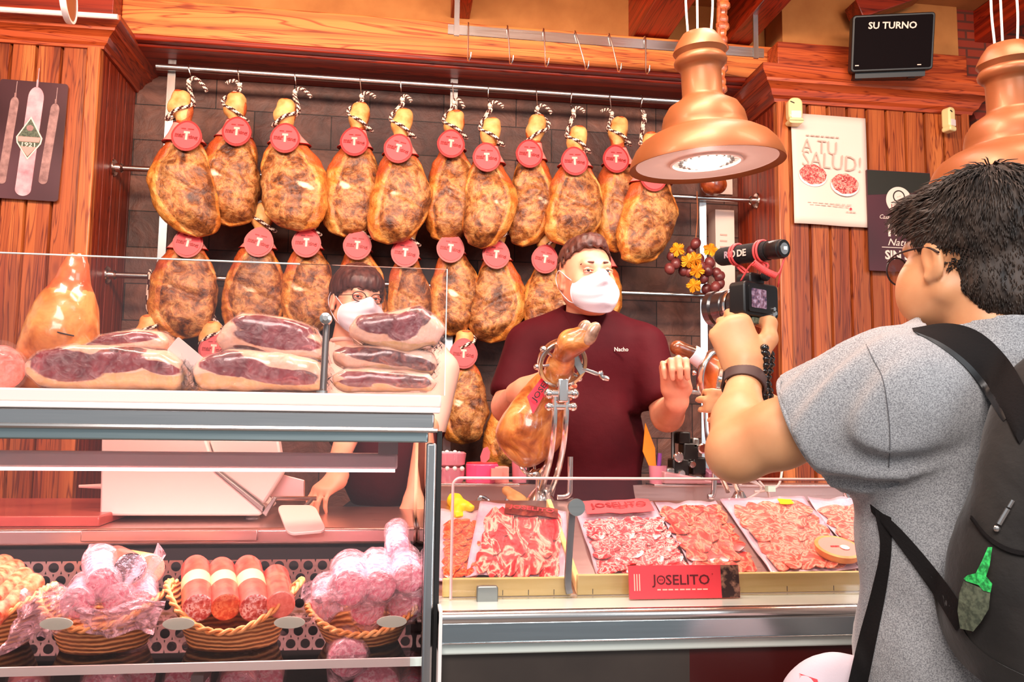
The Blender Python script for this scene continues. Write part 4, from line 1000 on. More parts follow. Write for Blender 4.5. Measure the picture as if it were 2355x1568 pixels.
b = MB(); b.bb(FX0, FX1 - .022, FY + .014, FY + .05, 1.213, 1.235); b.build('canopy_rail', 'teal_steel', cs, bev=.003)
# lamp channel hanging under the canopy with its lit tube
b = MB(); z1 = P(500, 1040, 1.76).z; z0 = P(500, 1078, 1.76).z; b.bb(FX0, .0, 1.76, 1.80, z0, z1); b.build('lamp_channel', mat('pale_teal_channel', (186, 208, 210), .35, coat=.3), cs, bev=.006)
b = MB(); b.tube([(FX0, 1.765, z0 - .002), (-.005, 1.765, z0 - .002)], .0035, 8); b.build('lamp_tube', 'tube_on', cs)
b = MB(); b.bb(-.04, .0, 1.72, 2.0, z1, 1.24); b.build('lamp_bracket', 'dsteel', cs)
# glass front, its frame post and the shelf
gx1 = FX1 - .02
b = MB(); b.bb(FX0, gx1 - .026, FY + .018, FY + .024, .45, 1.215); b.build('front_glass', 'glass_case', cs)
pX0, pX1 = P(975, 1300, FY).x, P(999, 1300, FY).x
b = MB(); b.bb(pX0, pX1, FY + .004, FY + .03, .10, 1.213); b.build('frame_post', 'steel_v', cs, bev=.004)
b = MB(); b.bb(pX1 + .001, pX1 + .010, FY + .012, FY + .05, .10, 1.235); b.build('frame_gap', 'pitch', cs)
b = MB(); b.bb(pX1 - .02, pX1 + .011, FY + .05, 2.15, .12, 1.235); b.build('side_panel', 'glass_case', cs)
b = MB(); b.bb(FX0, pX0, FY + .05, 2.0, .806, .812); b.build('glass_shelf', 'glass', cs)
b = MB(); b.bb(FX0, pX0 + .012, FY + .044, FY + .05, .801, .816); b.build('glass_shelf_edge', 'glass_edge', cs)
b = MB(); b.bb(FX0, FX1, FY + .02, 2.2, 0, .42); b.build('plinth', 'dark', cs)
b = MB(); b.bb(FX0, pX1, FY + .04, 2.13, .58, .60); b.build('lower_deck', 'inner_steel', cs)
b = MB(); b.bb(FX0, pX1, FY + .045, 2.13, .785, .800); 
# dark slatted shelf under the baskets
sl = MB(); sl.bb(FX0, pX1, 1.93, 2.1, .780, .800); sl.bb(FX0, pX1, 1.80, 1.84, .786, .803); sl.build('basket_shelf', mat('olive_shelf', (84, 60, 34), .5), cs)
b = MB()
for x in np.arange(-1.2, .06, .42): b.bb(x, x + .022, FY + .06, 2.1, .775, .79)
b.build('shelf_bracket', 'dsteel', cs)
# worktop on the server's side with its rounded steel nose, perforated back below
zt = P(500, 1214, 2.10).z; zb = P(500, 1254, 2.10).z
b = MB(); b.bb(FX0, pX1 - .02, 2.10, 2.62, zb, zt); b.build('worktop', 'inner_steel', cs, bev=.008)
xa, xb = P(186, 1230, 2.09).x, P(592, 1230, 2.09).x; b = MB(); b.bb(xa, xb, 2.088, 2.10, zb + .012, zt - .003); b.build('worktop_plate', 'inner_steel', cs, bev=.002)
def holes_panel(x0, x1, z0, z1, Y, r=.0115, p=.034):
    b = MB(); rows = int((z1 - z0) / (p * .87)); n = 16
    for j in range(rows):
        zc = z0 + (j + .5) * p * .87; k = int((x1 - x0) / p)
        for i in range(k):
            xc = x0 + (i + .5 + (.5 if j % 2 else 0)) * p; h = p * .87 / 2; w = p / 2
            o = [(xc + r * cos(2 * pi * q / n), zc + r * sin(2 * pi * q / n)) for q in range(n)]
            sq = []
            for q in range(n):
                a = 2 * pi * q / n; c_, s_ = cos(a), sin(a); m = min(w / max(abs(c_), 1e-6), h / max(abs(s_), 1e-6)); sq.append((xc + c_ * m, zc + s_ * m))
            off = len(b.v); b.v += [(x, Y, z) for x, z in o] + [(x, Y, z) for x, z in sq] + [(x, Y + .004, z) for x, z in o]
            for q in range(n):
                b.f.append([off + q, off + (q + 1) % n, off + n + (q + 1) % n, off + n + q]); b.m.append(0)
                b.f.append([off + q, off + 2 * n + q, off + 2 * n + (q + 1) % n, off + (q + 1) % n]); b.m.append(0)
    return b
holes_panel(-1.5, pX1 - .01, .80, .935, 2.09).build('perforated_back', 'inner_steel', cs, smooth=20)
b = MB(); b.bb(FX0, pX1, 2.13, 2.16, .42, zb); b.build('back_wall', 'pitch', cs)
# guard glass on the canopy with its round fixing
zg = P(300, 592, FY + .02).z; gx = P(1027, 700, FY + .02).x; gm = P(690, 605, FY + .02).x
b = MB(); b.bb(FX0, gx, FY + .016, FY + .022, 1.302, zg); gg = b.build('guard_glass', 'glass', cs)
b = MB(); b.bb(FX0, gm, FY + .0155, FY + .0225, zg - .0015, zg + .0005); b.bb(gx - .0012, gx + .0005, FY + .0155, FY + .0225, 1.302, zg); b.build('guard_glass_edge', 'glass_edge', cs)
t0_ = P(748, 731, FY); z_b = 1.298; X = t0_.x
b = MB(); b.tube([(X, FY + .034, t0_.z), (X - .002, FY + .03, 1.31), (X - .003, FY + .02, z_b)], [.0062, .0066, .0075], 12); b.lathe([(0, 0), (.0105, 0), (.0105, .010), (0, .010)], 16, T=Matrix.Translation((X - .003, FY + .018, z_b - .001)))
fx = b.build('glass_post', 'dsteel', cs)
Tq = Matrix.Translation((X, FY + .012, t0_.z)) @ Matrix.Rotation(pi / 2, 4, 'X')
b = MB(); b.lathe([(0, .012), (.0045, .012), (.005, .008), (.0108, .006), (.0112, -.010), (0, -.010)], 24, T=Tq); b.build('fixing_cap', 'chrome', cs)

# lamp reflections in the front glass, modelled as pale flat ovals
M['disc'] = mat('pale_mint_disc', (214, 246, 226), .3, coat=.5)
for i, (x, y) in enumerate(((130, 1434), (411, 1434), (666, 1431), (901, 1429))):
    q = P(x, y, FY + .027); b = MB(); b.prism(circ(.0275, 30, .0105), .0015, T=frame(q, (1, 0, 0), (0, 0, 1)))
    one(b, 'painted_reflection', 'disc', ('pale oval painted reflection inside the case glass, below the leftmost basket', 'pale oval painted reflection on the case glass, at the left end of the salami basket', 'pale oval painted reflection on the case glass, at the right end of the salami basket', 'pale oval painted reflection on the case glass before the rightmost basket')[i], 'reflection', 'painted oval reflections on the case glass')

# ------------------------------------------------------------------ white slicing machine, board
t = thing('slicing_machine', 'white enamelled slicing machine standing on the inner worktop', 'machine', P(420, 1208, 2.30))
Y0, Y1 = 2.22, 2.50
def poly_px(pts, Y): return [(lambda q: (q.x, q.z))(P(x, y, Y)) for x, y in pts]
def extr(pts, Y, dep, name, m, par, bev=.004, b=None):
    q = poly_px(pts, Y); T = Matrix(((1, 0, 0, 0), (0, 0, 1, Y), (0, 1, 0, 0), (0, 0, 0, 1)))
    b = MB(); b.prism(q, dep, T=T); return b.build(name, m, par, bev=bev)
extr([(233, 1000), (229, 1186), (598, 1186), (604, 1178), (496, 1086), (470, 1000)], Y0, .26, 'body', 'white', t, .008)
extr([(505, 1084), (606, 1160), (652, 1086), (640, 1010), (480, 1010)], Y0 + .02, .05, 'carriage', 'white', t, .006)
extr([(488, 1080), (498, 1080), (606, 1166), (604, 1178)], Y0 - .002, .03, 'blade_guard', 'dsteel', t, .002)
extr([(640, 1088), (700, 1104), (700, 1142), (618, 1142)], Y0 + .10, .012, 'slice_plate', 'inner_steel', t, .002)
extr([(601, 1180), (630, 1142), (636, 1146), (612, 1188)], Y0 + .0, .02, 'carriage_arm', 'dsteel', t, .002)
b = MB(); b.tube([P(625, 1146, 2.28), P(728, 1146, 2.28)], .006, 10); b.build('handle_bar', 'chrome', t)
b = MB(); b.tube([P(182, 1118, 2.30), P(236, 1118, 2.30)], [.004, .007], 10); b.build('knob_rod', 'white_plastic', t)
for x in (255, 580):
    q = P(x, 1188, 2.30); b = MB(); b.lathe([(0, 0), (.022, 0), (.018, .012), (.012, .03), (0, .03)], 16, T=Matrix.Translation((q.x, 2.30, zt))); b.build('foot', 'dsteel', t)
    b = MB(); b.lathe([(0, 0), (.022, 0), (.018, .012), (.012, .03), (0, .03)], 16, T=Matrix.Translation((q.x, 2.42, zt))); b.build('foot', 'dsteel', t)
t = thing('serving_scoop', 'white flat slice tray tilted over the worktop edge right of the slicer', 'tray', P(700, 1200, 2.12))
pc = [P(*a) for a in ((636, 1164, 2.22), (724, 1164, 2.22), (752, 1222, 2.07), (662, 1230, 2.07))]
def bil(c, u, v): return c[0].lerp(c[1], u).lerp(c[3].lerp(c[2], u), v)
o = rrect(1, 1, .18, 5); b = MB(); n = len(o)
b.add([bil(pc, x + .5, y + .5) + Vector((0, -.002, .004)) for x, y in o] + [bil(pc, x + .5, y + .5) + Vector((0, .002, -.004)) for x, y in o], [list(range(n)), list(range(n, 2 * n))[::-1]] + [[i, (i + 1) % n, n + (i + 1) % n, n + i] for i in range(n)]); b.build('plate', 'white_plastic', t, bev=.002)
b = MB(); b.tube([P(700, 1166, 2.22), P(716, 1150, 2.26)], .005, 8); b.build('handle', 'dsteel', t)
M['redboard'] = mat('red_brown_board', (150, 60, 52), .4, ramp=[(.35, (140, 50, 44)), (.7, (176, 84, 74))], scale=5, coat=.3)
b = MB(); a = P(228, 1206, 2.13); b.bb(-1.35, a.x, 2.13, 2.60, zt + .0005, zt + .026)
one(b, 'cutting_board', 'redboard', 'long red-brown cutting board on the worktop left of the slicer', 'cutting board', bev=.004)

# ------------------------------------------------------------------ salami, sausages, wrapped pieces and baskets
def wicker():
    m, nt, b = base('wicker'); v = _mapped(nt, (1, 1, 1)); w = nt.nodes.new('ShaderNodeTexWave'); w.bands_direction = 'Z'; w.inputs['Scale'].default_value = 34; w.inputs['Distortion'].default_value = 3; w.inputs['Detail'].default_value = 2
    nt.links.new(v, w.inputs[0]); nt.links.new(_ramp(nt, w.outputs[1], [(0, (150, 88, 34)), (.5, (216, 156, 84)), (1, (240, 192, 120))]), b.inputs['Base Color']); b.inputs['Roughness'].default_value = .6
    _bump(nt, w.outputs[1], .8, .006, b); return m
M['wicker'] = wicker(); M['wick_l'] = mat('pale_willow', (236, 176, 96), .55, ramp=[(.3, (206, 134, 60)), (.7, (246, 200, 128))], scale=50)
def basket(label, px0, px1, pyt, pyb, Y, zb_, dep=.20, dip=.0, open_=True):
    """oval basket: rim between px0..px1, rim height pyt, bottom pyb"""
    a, c = P(px0, pyt, Y), P(px1, pyt, Y); w = (c.x - a.x) / 2; cx = (a.x + c.x) / 2; zr = a.z
    t = thing('wicker_basket', label, 'basket', (cx, Y, zb_), 'wicker baskets on the glass shelf')
    h = zr - zb_; n = 48; b = MB(); rings = []
    for j in range(9):
        f = j / 8; k = .66 + .34 * f
        rings.append([(cx + w * k * cos(2 * pi * i / n), Y + dep / 2 * k * sin(2 * pi * i / n), zb_ + h * f * (1 - dip * (.5 + .5 * cos(4 * pi * i / n + pi)) * 1.0)) for i in range(n)])
    for r in rings: b.v += r
    for j in range(8):
        for i in range(n): b.f.append([j * n + i, j * n + (i + 1) % n, (j + 1) * n + (i + 1) % n, (j + 1) * n + i]); b.m.append(0)
    b.f.append(list(range(n))); b.m.append(0)
    o = b.build('weave', 'wicker', t, smooth=60); s = o.modifiers.new('thick', 'SOLIDIFY'); s.thickness = .004
    b = MB(); R_ = [Vector(p) for p in rings[-1]]
    for ph in (0, pi):
        pts = []
        for i in range(n * 3):
            p = R_[(i // 3) % n].lerp(R_[(i // 3 + 1) % n], (i % 3) / 3); a_ = i * .9 + ph
            pts.append(p + Vector((cos(2 * pi * i / n / 3) * cos(a_), sin(2 * pi * i / n / 3) * cos(a_), sin(a_))) * .004)
        b.tube(pts, .0036, 5, closed=True)
    b.build('rim', 'wick_l', t, smooth=180)
    return t, cx, w, zr
def salami_mat(name, a, b_, c): return mat(name, a, .35, ramp=[(.38, a), (.5, b_), (.60, c), (.68, a)], scale=110, det=3, coat=.7, crough=.15)
M['sal_skin'] = mat('salami_skin', (186, 60, 44), .4, ramp=[(.3, (160, 40, 30)), (.7, (214, 92, 70))], scale=34, coat=.5, bump=.3, bscale=60)
M['sal_cut_w'] = salami_mat('salami_cut_pale', (196, 72, 66), (226, 140, 132), (255, 244, 240)); M['sal_cut_o'] = salami_mat('salami_cut_orange', (214, 84, 50), (232, 112, 70), (246, 160, 110))
M['sal_cut_p'] = salami_mat('sausage_cut_pink', (226, 118, 100), (234, 130, 112), (240, 146, 128)); M['sal_cut_v'] = salami_mat('salami_cut_violet', (214, 96, 130), (236, 146, 170), (255, 226, 232))
M['band'] = mat('cream_band', (228, 164, 122), .5)
def clear_film(name, tint=(255, 240, 244), a=.42):
    m, nt, b = base(name); b.inputs['Base Color'].default_value = (*lin(tint), 1); b.inputs['Roughness'].default_value = .12
    b.inputs['Alpha'].default_value = a; b.inputs['Coat Weight'].default_value = 1; b.inputs['Coat Roughness'].default_value = .05
    n = _noise(nt, _mapped(nt, (1, 1, 1)), 40, 3, 1.6); r = nt.nodes.new('ShaderNodeMapRange'); r.inputs['From Min'].default_value = .35; r.inputs['From Max'].default_value = .68; r.inputs['To Min'].default_value = a * .35; r.inputs['To Max'].default_value = min(1, a * 1.7)
    nt.links.new(n, r.inputs[0]); nt.links.new(r.outputs[0], b.inputs['Alpha']); _bump(nt, n, 1.0, .018, b); return m
M['film_d'] = clear_film('tight_clear_film', a=.07); M['film'] = clear_film('crinkled_film', a=.13); M['film_p'] = clear_film('pink_crinkled_film', (255, 226, 236), .30)
def salami(t, A, Bv, r, cut, skin='sal_skin', band=None, seed=0, cutdir=None):
    A, Bv = Vector(A), Vector(Bv); ax = (Bv - A).normalized(); L_ = (Bv - A).length
    x, y, d = basis(ax); m = Matrix((x, y, d)).transposed().to_4x4(); m.translation = A
    prof = [(.0, L_ + r * .15), (r * .5, L_ + r * .1), (r * .86, L_ - r * .2), (r, L_ - r * .7), (r * 1.01, L_ * .5), (r, .006), (r * .985, 0)]
    b = MB(); b.lathe(prof, 26, T=m); s = b.build('casing', skin, t, smooth=180)
    b = MB(); b.lathe([(r * .985, 0), (r * .9, -.0015), (0, -.002)], 26, T=m); b.build('cut_face', cut, t, smooth=0)
    if band:
        b = MB(); b.lathe([(r * 1.012, L_ * band[0]), (r * 1.022, L_ * band[0] + .0005), (r * 1.022, L_ * band[1]), (r * 1.012, L_ * band[1] + .0005)], 26, T=m); b.build('paper_band', 'band', t)
# middle basket with four salamis
basket('wicker basket holding four red salamis, middle of the glass shelf', 388, 694, 1338, 1498, 1.74, .815, .22, .62)
SAL = [((455, 1398), (450, 1298), .0285, 'sal_cut_w', (.34, .56), 'salami with white-speckled cut end, leftmost in the middle basket'),
       ((520, 1396), (508, 1302), .0275, 'sal_cut_o', (.36, .58), 'salami with orange cut end, second in the middle basket'),
       ((586, 1398), (568, 1298), .0285, 'sal_cut_w', (.36, .58), 'salami with speckled red cut end, third in the middle basket'),
       ((646, 1390), (633, 1320), .0270, 'sal_cut_p', None, 'short sausage with smooth pink cut end, rightmost in the middle basket')]
for (f, bk, r, cut, band, lb) in SAL:
    A = P(*f, 1.665); B_ = P(*bk, 1.84); t = thing('salami', lb, 'salami', A - Vector((0, 0, r)), 'salamis in the middle basket'); salami(t, A, B_, r, cut, band=band)
def wrapped(name, label, pts, r, cut, Y, group, skin='sal_cut_v', seed=0, film='film_p', cat='wrapped sausage', k=1.5):
    """one cut sausage inside a loose film bag: front end px, back end px"""
    (x0, y0), (x1, y1) = pts; A, B_ = P(x0, y0, Y), P(x1, y1, Y + .10)
    t = thing(name, label, cat, A - Vector((0, 0, r)), group); salami(t, A, B_, r, cut, skin)
    rs = np.random.RandomState(seed); c = (A + B_) / 2
    pr = [('c', A, B_, r * 1.12, r * 1.18), ('c', B_, B_ + (B_ - A).normalized() * r * 1.3 + Vector((rs.uniform(-.02, .02), 0, .015)), r * .7, r * .25, .02), ('c', A, A + Vector((rs.uniform(-.03, .03), -.012, -r * 1.0)), r * .9, r * .25, .02)]
    v, f = implicit(pr, .006, extra=lambda q, d: d + .0032 * np.abs(wob(q, 60, seed)) - .0008 + .0012 * wob(q, 150, seed + 2))
    imesh([(v, f)], 'film_bag', film, t, relax=1)
    return t
M['pale_saus'] = mat('pale_pink_sausage', (236, 150, 150), .4, ramp=[(.3, (214, 110, 124)), (.7, (250, 190, 186))], scale=50, coat=.6)
# left basket with wrapped pieces
basket('wicker basket of film-wrapped sausages left of the salami basket', 100, 392, 1355, 1500, 1.74, .815, .22, .5)
LB = [((178, 1385), (205, 1350), .030, 'with violet cut end low at the left of the pile'), ((238, 1340), (232, 1290), .030, 'with pale cut end in the centre of the pile'), ((272, 1376), (285, 1335), .029, 'with rosy cut end low in the centre'), ((325, 1390), (320, 1340), .030, 'with mottled cut end at the right rim')]
for i, (a, c, r, w) in enumerate(LB): wrapped('wrapped_sausage', 'film-wrapped sausage in the left basket, %s' % w.replace('with ', '', 1), (a, c), r, 'sal_cut_v', 1.66 + .01 * i, 'wrapped sausages in the left basket', seed=20 + i)
t = thing('foil_sausage', 'big salami with shiny silver foil end on top of the left basket', 'salami', P(330, 1325, 1.74)); salami(t, P(300, 1308, 1.68), P(262, 1286, 1.86), .030, mat('silver_foil', (235, 235, 245), .12, metal=1, bump=.5, scale=60), 'sal_skin')
t = thing('thick_sausage', 'thick amber sausage lying behind the foil end in the left basket', 'sausage', P(310, 1310, 1.84)); salami(t, P(345, 1308, 1.78), P(290, 1296, 1.90), .030, 'sal_cut_p', 'knob')
b = MB(); pts = smoothpath([P(290, 1352, 1.66), P(330, 1330, 1.65), P(358, 1290, 1.66), P(372, 1262, 1.68)], 5); b.tube(pts, [(.006 + .012 * (i / len(pts)), .002) for i in range(len(pts))], 8, flat=Vector((1, 0, .3)))
one(b, 'film_twist', 'film_p', 'twisted end of pink film sticking up from the left basket', 'plastic wrap')
# far-left pile of brown sausages in a basket with film over it
basket('wicker basket at the left edge with long spotted sausages', -170, 118, 1350, 1500, 1.76, .815, .22, .5)
M['spot_saus'] = mat('spotted_brown_sausage', (196, 110, 70), .4, ramp=[(.35, (150, 70, 40)), (.5, (206, 124, 84)), (.7, (232, 160, 120))], scale=70, coat=.5)
LS = [((-20, 1420), (85, 1335)), ((-20, 1385), (60, 1322)), ((-30, 1350), (38, 1305)), ((-60, 1330), (15, 1295))]
for i, (a, c) in enumerate(LS):
    A, B_ = P(*a, 1.66 + .02 * i), P(*c, 1.80 + .02 * i); t = thing('long_sausage', 'long spotted brown sausage, %s one in the left edge basket' % ('lowest', 'second lowest', 'third lowest', 'topmost')[i], 'sausage', A - Vector((0, 0, .02)), 'long sausages at the left edge'); salami(t, A, B_, .0215, 'sal_cut_o', 'spot_saus')
def film_sheet(name, label, cs4, amp, seed, mt='film_p', n=26, cat='plastic wrap', group=None):
    rs = np.random.RandomState(seed); k = rs.rand(8) * 6
    c = [P(*q) for q in cs4]
    def fn(u, v):
        p = bil(c, u, v); e = .03 * sin(9 * u + k[0]) + .03 * sin(7 * v + k[1])
        return p + Vector((e * .15, -amp * (sin(u * pi) * sin(v * pi)) + .006 * sin(17 * u + 9 * v + k[2]) + .005 * sin(-14 * u + 21 * v + k[3]), e * .2 + .004 * sin(23 * v + k[4])))
    b = MB(); b.patch(fn, n, n, thick=(0, .0006, 0)); return one(b, name, mt, label, cat, group, smooth=25)
film_sheet('film_wrap', 'crinkled clear film hanging from the far left basket down to the shelf', ((60, 1340, 1.63), (190, 1330, 1.65), (150, 1440, 1.63), (5, 1495, 1.62)), .015, 3)
film_sheet('film_wrap', 'crinkled film draped over the front rim of the left basket', ((150, 1400, 1.635), (385, 1370, 1.64), (360, 1450, 1.63), (200, 1455, 1.63)), .012, 5)
# right basket
basket('wicker basket of violet wrapped salamis at the right end of the glass shelf', 708, 960, 1390, 1500, 1.74, .815, .22, .5)
RB = [((802, 1352), (805, 1310), .036, 'tall'), ((872, 1348), (868, 1300), .033, 'upright'), ((938, 1330), (930, 1290), .031, 'right'), ((845, 1398), (850, 1370), .034, 'low'), ((930, 1390), (940, 1360), .034, 'lowr'), ((745, 1392), (752, 1350), .028, 'edge')]
RW = ('the large one at the upper left', 'the upper middle one', 'the one touching the steel frame', 'the lower middle one', 'the lower right one', 'the one at the left rim')
for i, (a, c, r, w) in enumerate(RB): wrapped('wrapped_salami', 'violet film-wrapped salami in the rightmost basket, %s' % RW[i], (a, c), r, 'sal_cut_v', 1.665 + .012 * i, 'wrapped salamis in the right basket', seed=40 + i)
wrapped('wrapped_salami', 'small pink mesh-wrapped salami standing on top of the rightmost basket pile', ((915, 1262), (912, 1222)), .024, 'sal_cut_v', 1.76, 'wrapped salamis in the right basket', seed=51)
film_sheet('film_wrap', 'clear film flap over the left rim of the rightmost basket', ((694, 1350, 1.64), (770, 1330, 1.65), (790, 1400, 1.63), (720, 1425, 1.63)), .012, 9)
# lower deck: wrapped packs seen through the glass shelf and below its edge
LOWP = [((300, 1560), (300, 1490), .045, 1.70), ((240, 1590), (250, 1530), .040, 1.66), ((430, 1575), (440, 1505), .042, 1.70), ((545, 1580), (560, 1500), .034, 1.68), ((610, 1565), (625, 1490), .034, 1.72), ((800, 1512), (795, 1486), .036, 1.64), ((865, 1580), (870, 1530), .045, 1.66), ((940, 1600), (930, 1550), .04, 1.70), ((60, 1600), (75, 1530), .035, 1.68)]
LWD = ('large pink one below the left basket', 'bottom edge, left of the large pink one', 'just right of the large pink one', 'pale one under the middle basket', 'pale one right under the middle basket', 'white-speckled one reaching above the shelf edge', 'large round one at the lower right', 'one at the lower right beside the frame', 'pale one at the lower left corner')
for i, (a, c, r, Y) in enumerate(LOWP): wrapped('wrapped_piece', 'film-wrapped meat piece on the lower deck, %s' % LWD[i], (a, c), r, 'sal_cut_v', Y, 'wrapped pieces on the lower deck', skin='pale_saus', seed=60 + i, film='film_p' if i % 2 else 'film')

# ------------------------------------------------------------------ meats on top of the canopy
ZC = 1.302
def meat_mat(name, a, b_, c, sc=30, dist=1.0):
    return mat(name, a, .3, ramp=[(.30, a), (.48, b_), (.60, c), (.66, b_), (.8, a)], scale=sc, det=5, dist=dist, coat=1, crough=.06, bump=.25, bdist=.004, bscale=22)
M['lean'] = meat_mat('dark_red_ham', (104, 10, 26), (140, 20, 40), (166, 44, 58), 9)
M['lean2'] = meat_mat('brown_red_ham', (70, 16, 14), (110, 34, 28), (150, 70, 52), 14)
M['fatty'] = meat_mat('ham_fat', (222, 160, 128), (238, 186, 158), (250, 214, 190), 12)
M['rind'] = meat_mat('ham_rind', (196, 150, 90), (222, 180, 120), (240, 206, 156), 16)
def packmeat():
    m, nt, b = base('packed_ham_meat'); at = nt.nodes.new('ShaderNodeVertexColor'); at.layer_name = 'c'; sp = nt.nodes.new('ShaderNodeSeparateColor'); nt.links.new(at.outputs[0], sp.inputs[0])
    v = _mapped(nt, (1, 1, 1)); n1 = _noise(nt, v, 16, 5, 1.0); n2 = _noise(nt, v, 44, 4, 1.2)
    def thr(s, k=.35):
        a = nt.nodes.new('ShaderNodeMath'); a.operation = 'MULTIPLY_ADD'; a.inputs[1].default_value = k; nt.links.new(n2, a.inputs[0]); nt.links.new(s, a.inputs[2])
        r = nt.nodes.new('ShaderNodeMapRange'); r.inputs['From Min'].default_value = .5 + k / 2 - .08; r.inputs['From Max'].default_value = .5 + k / 2 + .08; nt.links.new(a.outputs[0], r.inputs[0]); return r.outputs[0]
    c = _ramp(nt, n1, [(.3, (226, 160, 128)), (.5, (242, 192, 162)), (.7, (252, 220, 198))])
    c = _mix(nt, thr(sp.outputs[2]), c, _ramp(nt, n1, [(.3, (190, 140, 80)), (.6, (226, 186, 126)), (.8, (240, 208, 160))]))
    c = _mix(nt, thr(sp.outputs[1]), c, _ramp(nt, n2, [(.3, (60, 14, 12)), (.5, (100, 30, 26)), (.64, (160, 80, 60))]))
    c = _mix(nt, thr(sp.outputs[0]), c, _ramp(nt, n1, [(.3, (74, 4, 16)), (.5, (114, 10, 28)), (.66, (140, 26, 42)), (.74, (206, 110, 110))]))
    nt.links.new(c, b.inputs['Base Color']); b.inputs['Roughness'].default_value = .3; b.inputs['Coat Weight'].default_value = 1; b.inputs['Coat Roughness'].default_value = .06
    _bump(nt, n1, .3, .006, b); return m
M['packmeat'] = packmeat()
def packed(label, outline, Y, dep, lobes, seed, group, rindband=.35, flaps=(), name='packed_ham'):
    """vacuum-packed boned ham: px outline of the silhouette at plane Y, real depth, muscle lobes as (px,py,rx,ry,mat)"""
    pts = [P(x, y, Y) for x, y in outline]; cx = sum(p.x for p in pts) / len(pts); cz = sum(p.z for p in pts) / len(pts); zlo = min(p.z for p in pts)
    t = thing(name, label, 'packed meat', (cx, Y, zlo), group)
    poly = np.array([(p.x, p.z) for p in pts])
    def sdpoly(q):
        d = np.full(len(q), 1e9); s = np.ones(len(q)); n = len(poly)
        for i in range(n):
            a, b_ = poly[i], poly[i - 1]; e = b_ - a; w = q - a; h = np.clip((w @ e) / (e @ e), 0, 1); d = np.minimum(d, ((w - h[:, None] * e) ** 2).sum(1))
            c1 = q[:, 1] >= a[1]; c2 = q[:, 1] < b_[1]; c3 = e[0] * w[:, 1] > e[1] * w[:, 0]
            fl = (c1 & c2 & c3) | (~c1 & ~c2 & ~c3); s[fl] *= -1
        return s * np.sqrt(d)
    def f(q):
        yy = q[:, 1] - Y; d2 = sdpoly(np.stack([q[:, 0], q[:, 2]], 1) ); k = .022
        a = d2 + k; b_ = np.abs(yy) - dep / 2 + k
        d = np.minimum(np.maximum(a, b_), 0) + np.linalg.norm(np.maximum(np.stack([a, b_], 1), 0), axis=1) - k
        return d + .0045 * wob(q, 34, seed) + .0016 * wob(q, 110, seed + 1) - .0008
    lo = np.array([poly[:, 0].min() - .02, Y - dep / 2 - .02, poly[:, 1].min() - .02]); hi = np.array([poly[:, 0].max() + .02, Y + dep / 2 + .02, poly[:, 1].max() + .02])
    v, fc = surfnet(f, lo, hi, .0055)
    L_ = [(P(x, y, Y), rx * .00088, ry * .00088, a, mi) for x, y, rx, ry, a, mi in lobes]
    def mf(c):
        c = c + _n(t.location); r = np.zeros((len(c), 3)); w = .010 * wob(c, 50, seed + 3); sp_ = (poly[:, 1].max() - poly[:, 1].min()) * rindband
        r[:, 2] = np.clip(.5 - (c[:, 2] - (poly[:, 1].min() + sp_ + w)) / .012, 0, 1)
        for p, rx, ry, a, mi in L_:
            dx, dz = c[:, 0] - p.x, c[:, 2] - p.z; u = (dx * cos(a) + dz * sin(a)) / rx; q = (-dx * sin(a) + dz * cos(a)) / ry
            k_ = np.clip(.5 + (1 - np.sqrt(u * u + q * q) - w * 12) * 1.6, 0, 1); r[:, mi - 1] = np.maximum(r[:, mi - 1], k_); r[:, 2] = np.minimum(r[:, 2], 1 - k_)
        return r
    setcol(imesh([(v, fc)], 'meat', 'packmeat', t, relax=1), mf)
    # loose crinkled film around it
    f2 = lambda q: f(q * 1.0) - .0035 + .004 * np.abs(wob(q, 70, seed + 9))
    v, fc = surfnet(f2, lo - .01, hi + .01, .007); imesh([(v, fc)], 'film', 'film', t, relax=0)
    rs = np.random.RandomState(seed)
    for fl in flaps:
        c4 = [P(x, y, Y - dep * .3 + rs.uniform(-.01, .01)) for x, y in fl]; k = rs.rand(5) * 6
        b = MB(); b.patch(lambda u, v: bil(c4, u, v) + Vector((.003 * sin(20 * v + k[0]), .010 * sin(13 * u + 9 * v + k[1]) + .006 * sin(-17 * u + 24 * v + k[2]), .004 * sin(16 * u + k[3]))), 16, 16, thick=(0, .0006, 0)); b.build('film_flap', 'film', t, smooth=20)
    return t
G = 'vacuum-packed hams on the canopy'
YP = 1.72
packed('flat vacuum-packed boned ham, lower one of the left pair on the canopy', [(92, 842), (120, 812), (190, 800), (300, 800), (400, 812), (432, 840), (436, 885), (420, 899), (150, 899), (120, 890), (96, 862)], YP, .16, [(190, 845, 80, 34, -.1, 1), (150, 825, 50, 18, 0, 2), (290, 840, 80, 22, .05, 1), (310, 818, 50, 14, .1, 2), (390, 850, 40, 14, -.2, 1)], 5, G, .42, flaps=(((84, 845), (130, 812), (140, 890), (95, 892)), ((415, 815), (455, 850), (450, 898), (410, 895))))
packed('vacuum-packed ham slab leaning on the left pair, bright red upper one', [(205, 800), (250, 775), (330, 765), (385, 770), (402, 790), (398, 808), (330, 812), (215, 812)], YP + .05, .13, [(300, 784, 85, 14, .08, 1), (250, 796, 30, 10, .1, 1), (360, 800, 40, 9, .05, 3)], 6, G, .1)
packed('vacuum-packed boned ham, lower one of the middle pair on the canopy', [(462, 852), (480, 830), (540, 808), (640, 815), (740, 835), (752, 860), (745, 899), (480, 899), (466, 880)], YP, .16, [(530, 838, 48, 24, .2, 1), (640, 868, 95, 18, -.12, 1), (560, 850, 70, 22, 0, 1), (700, 872, 40, 16, 0, 2)], 7, G, .30, flaps=(((440, 870), (480, 840), (500, 895), (450, 900)), ((730, 840), (768, 850), (766, 898), (735, 898))))
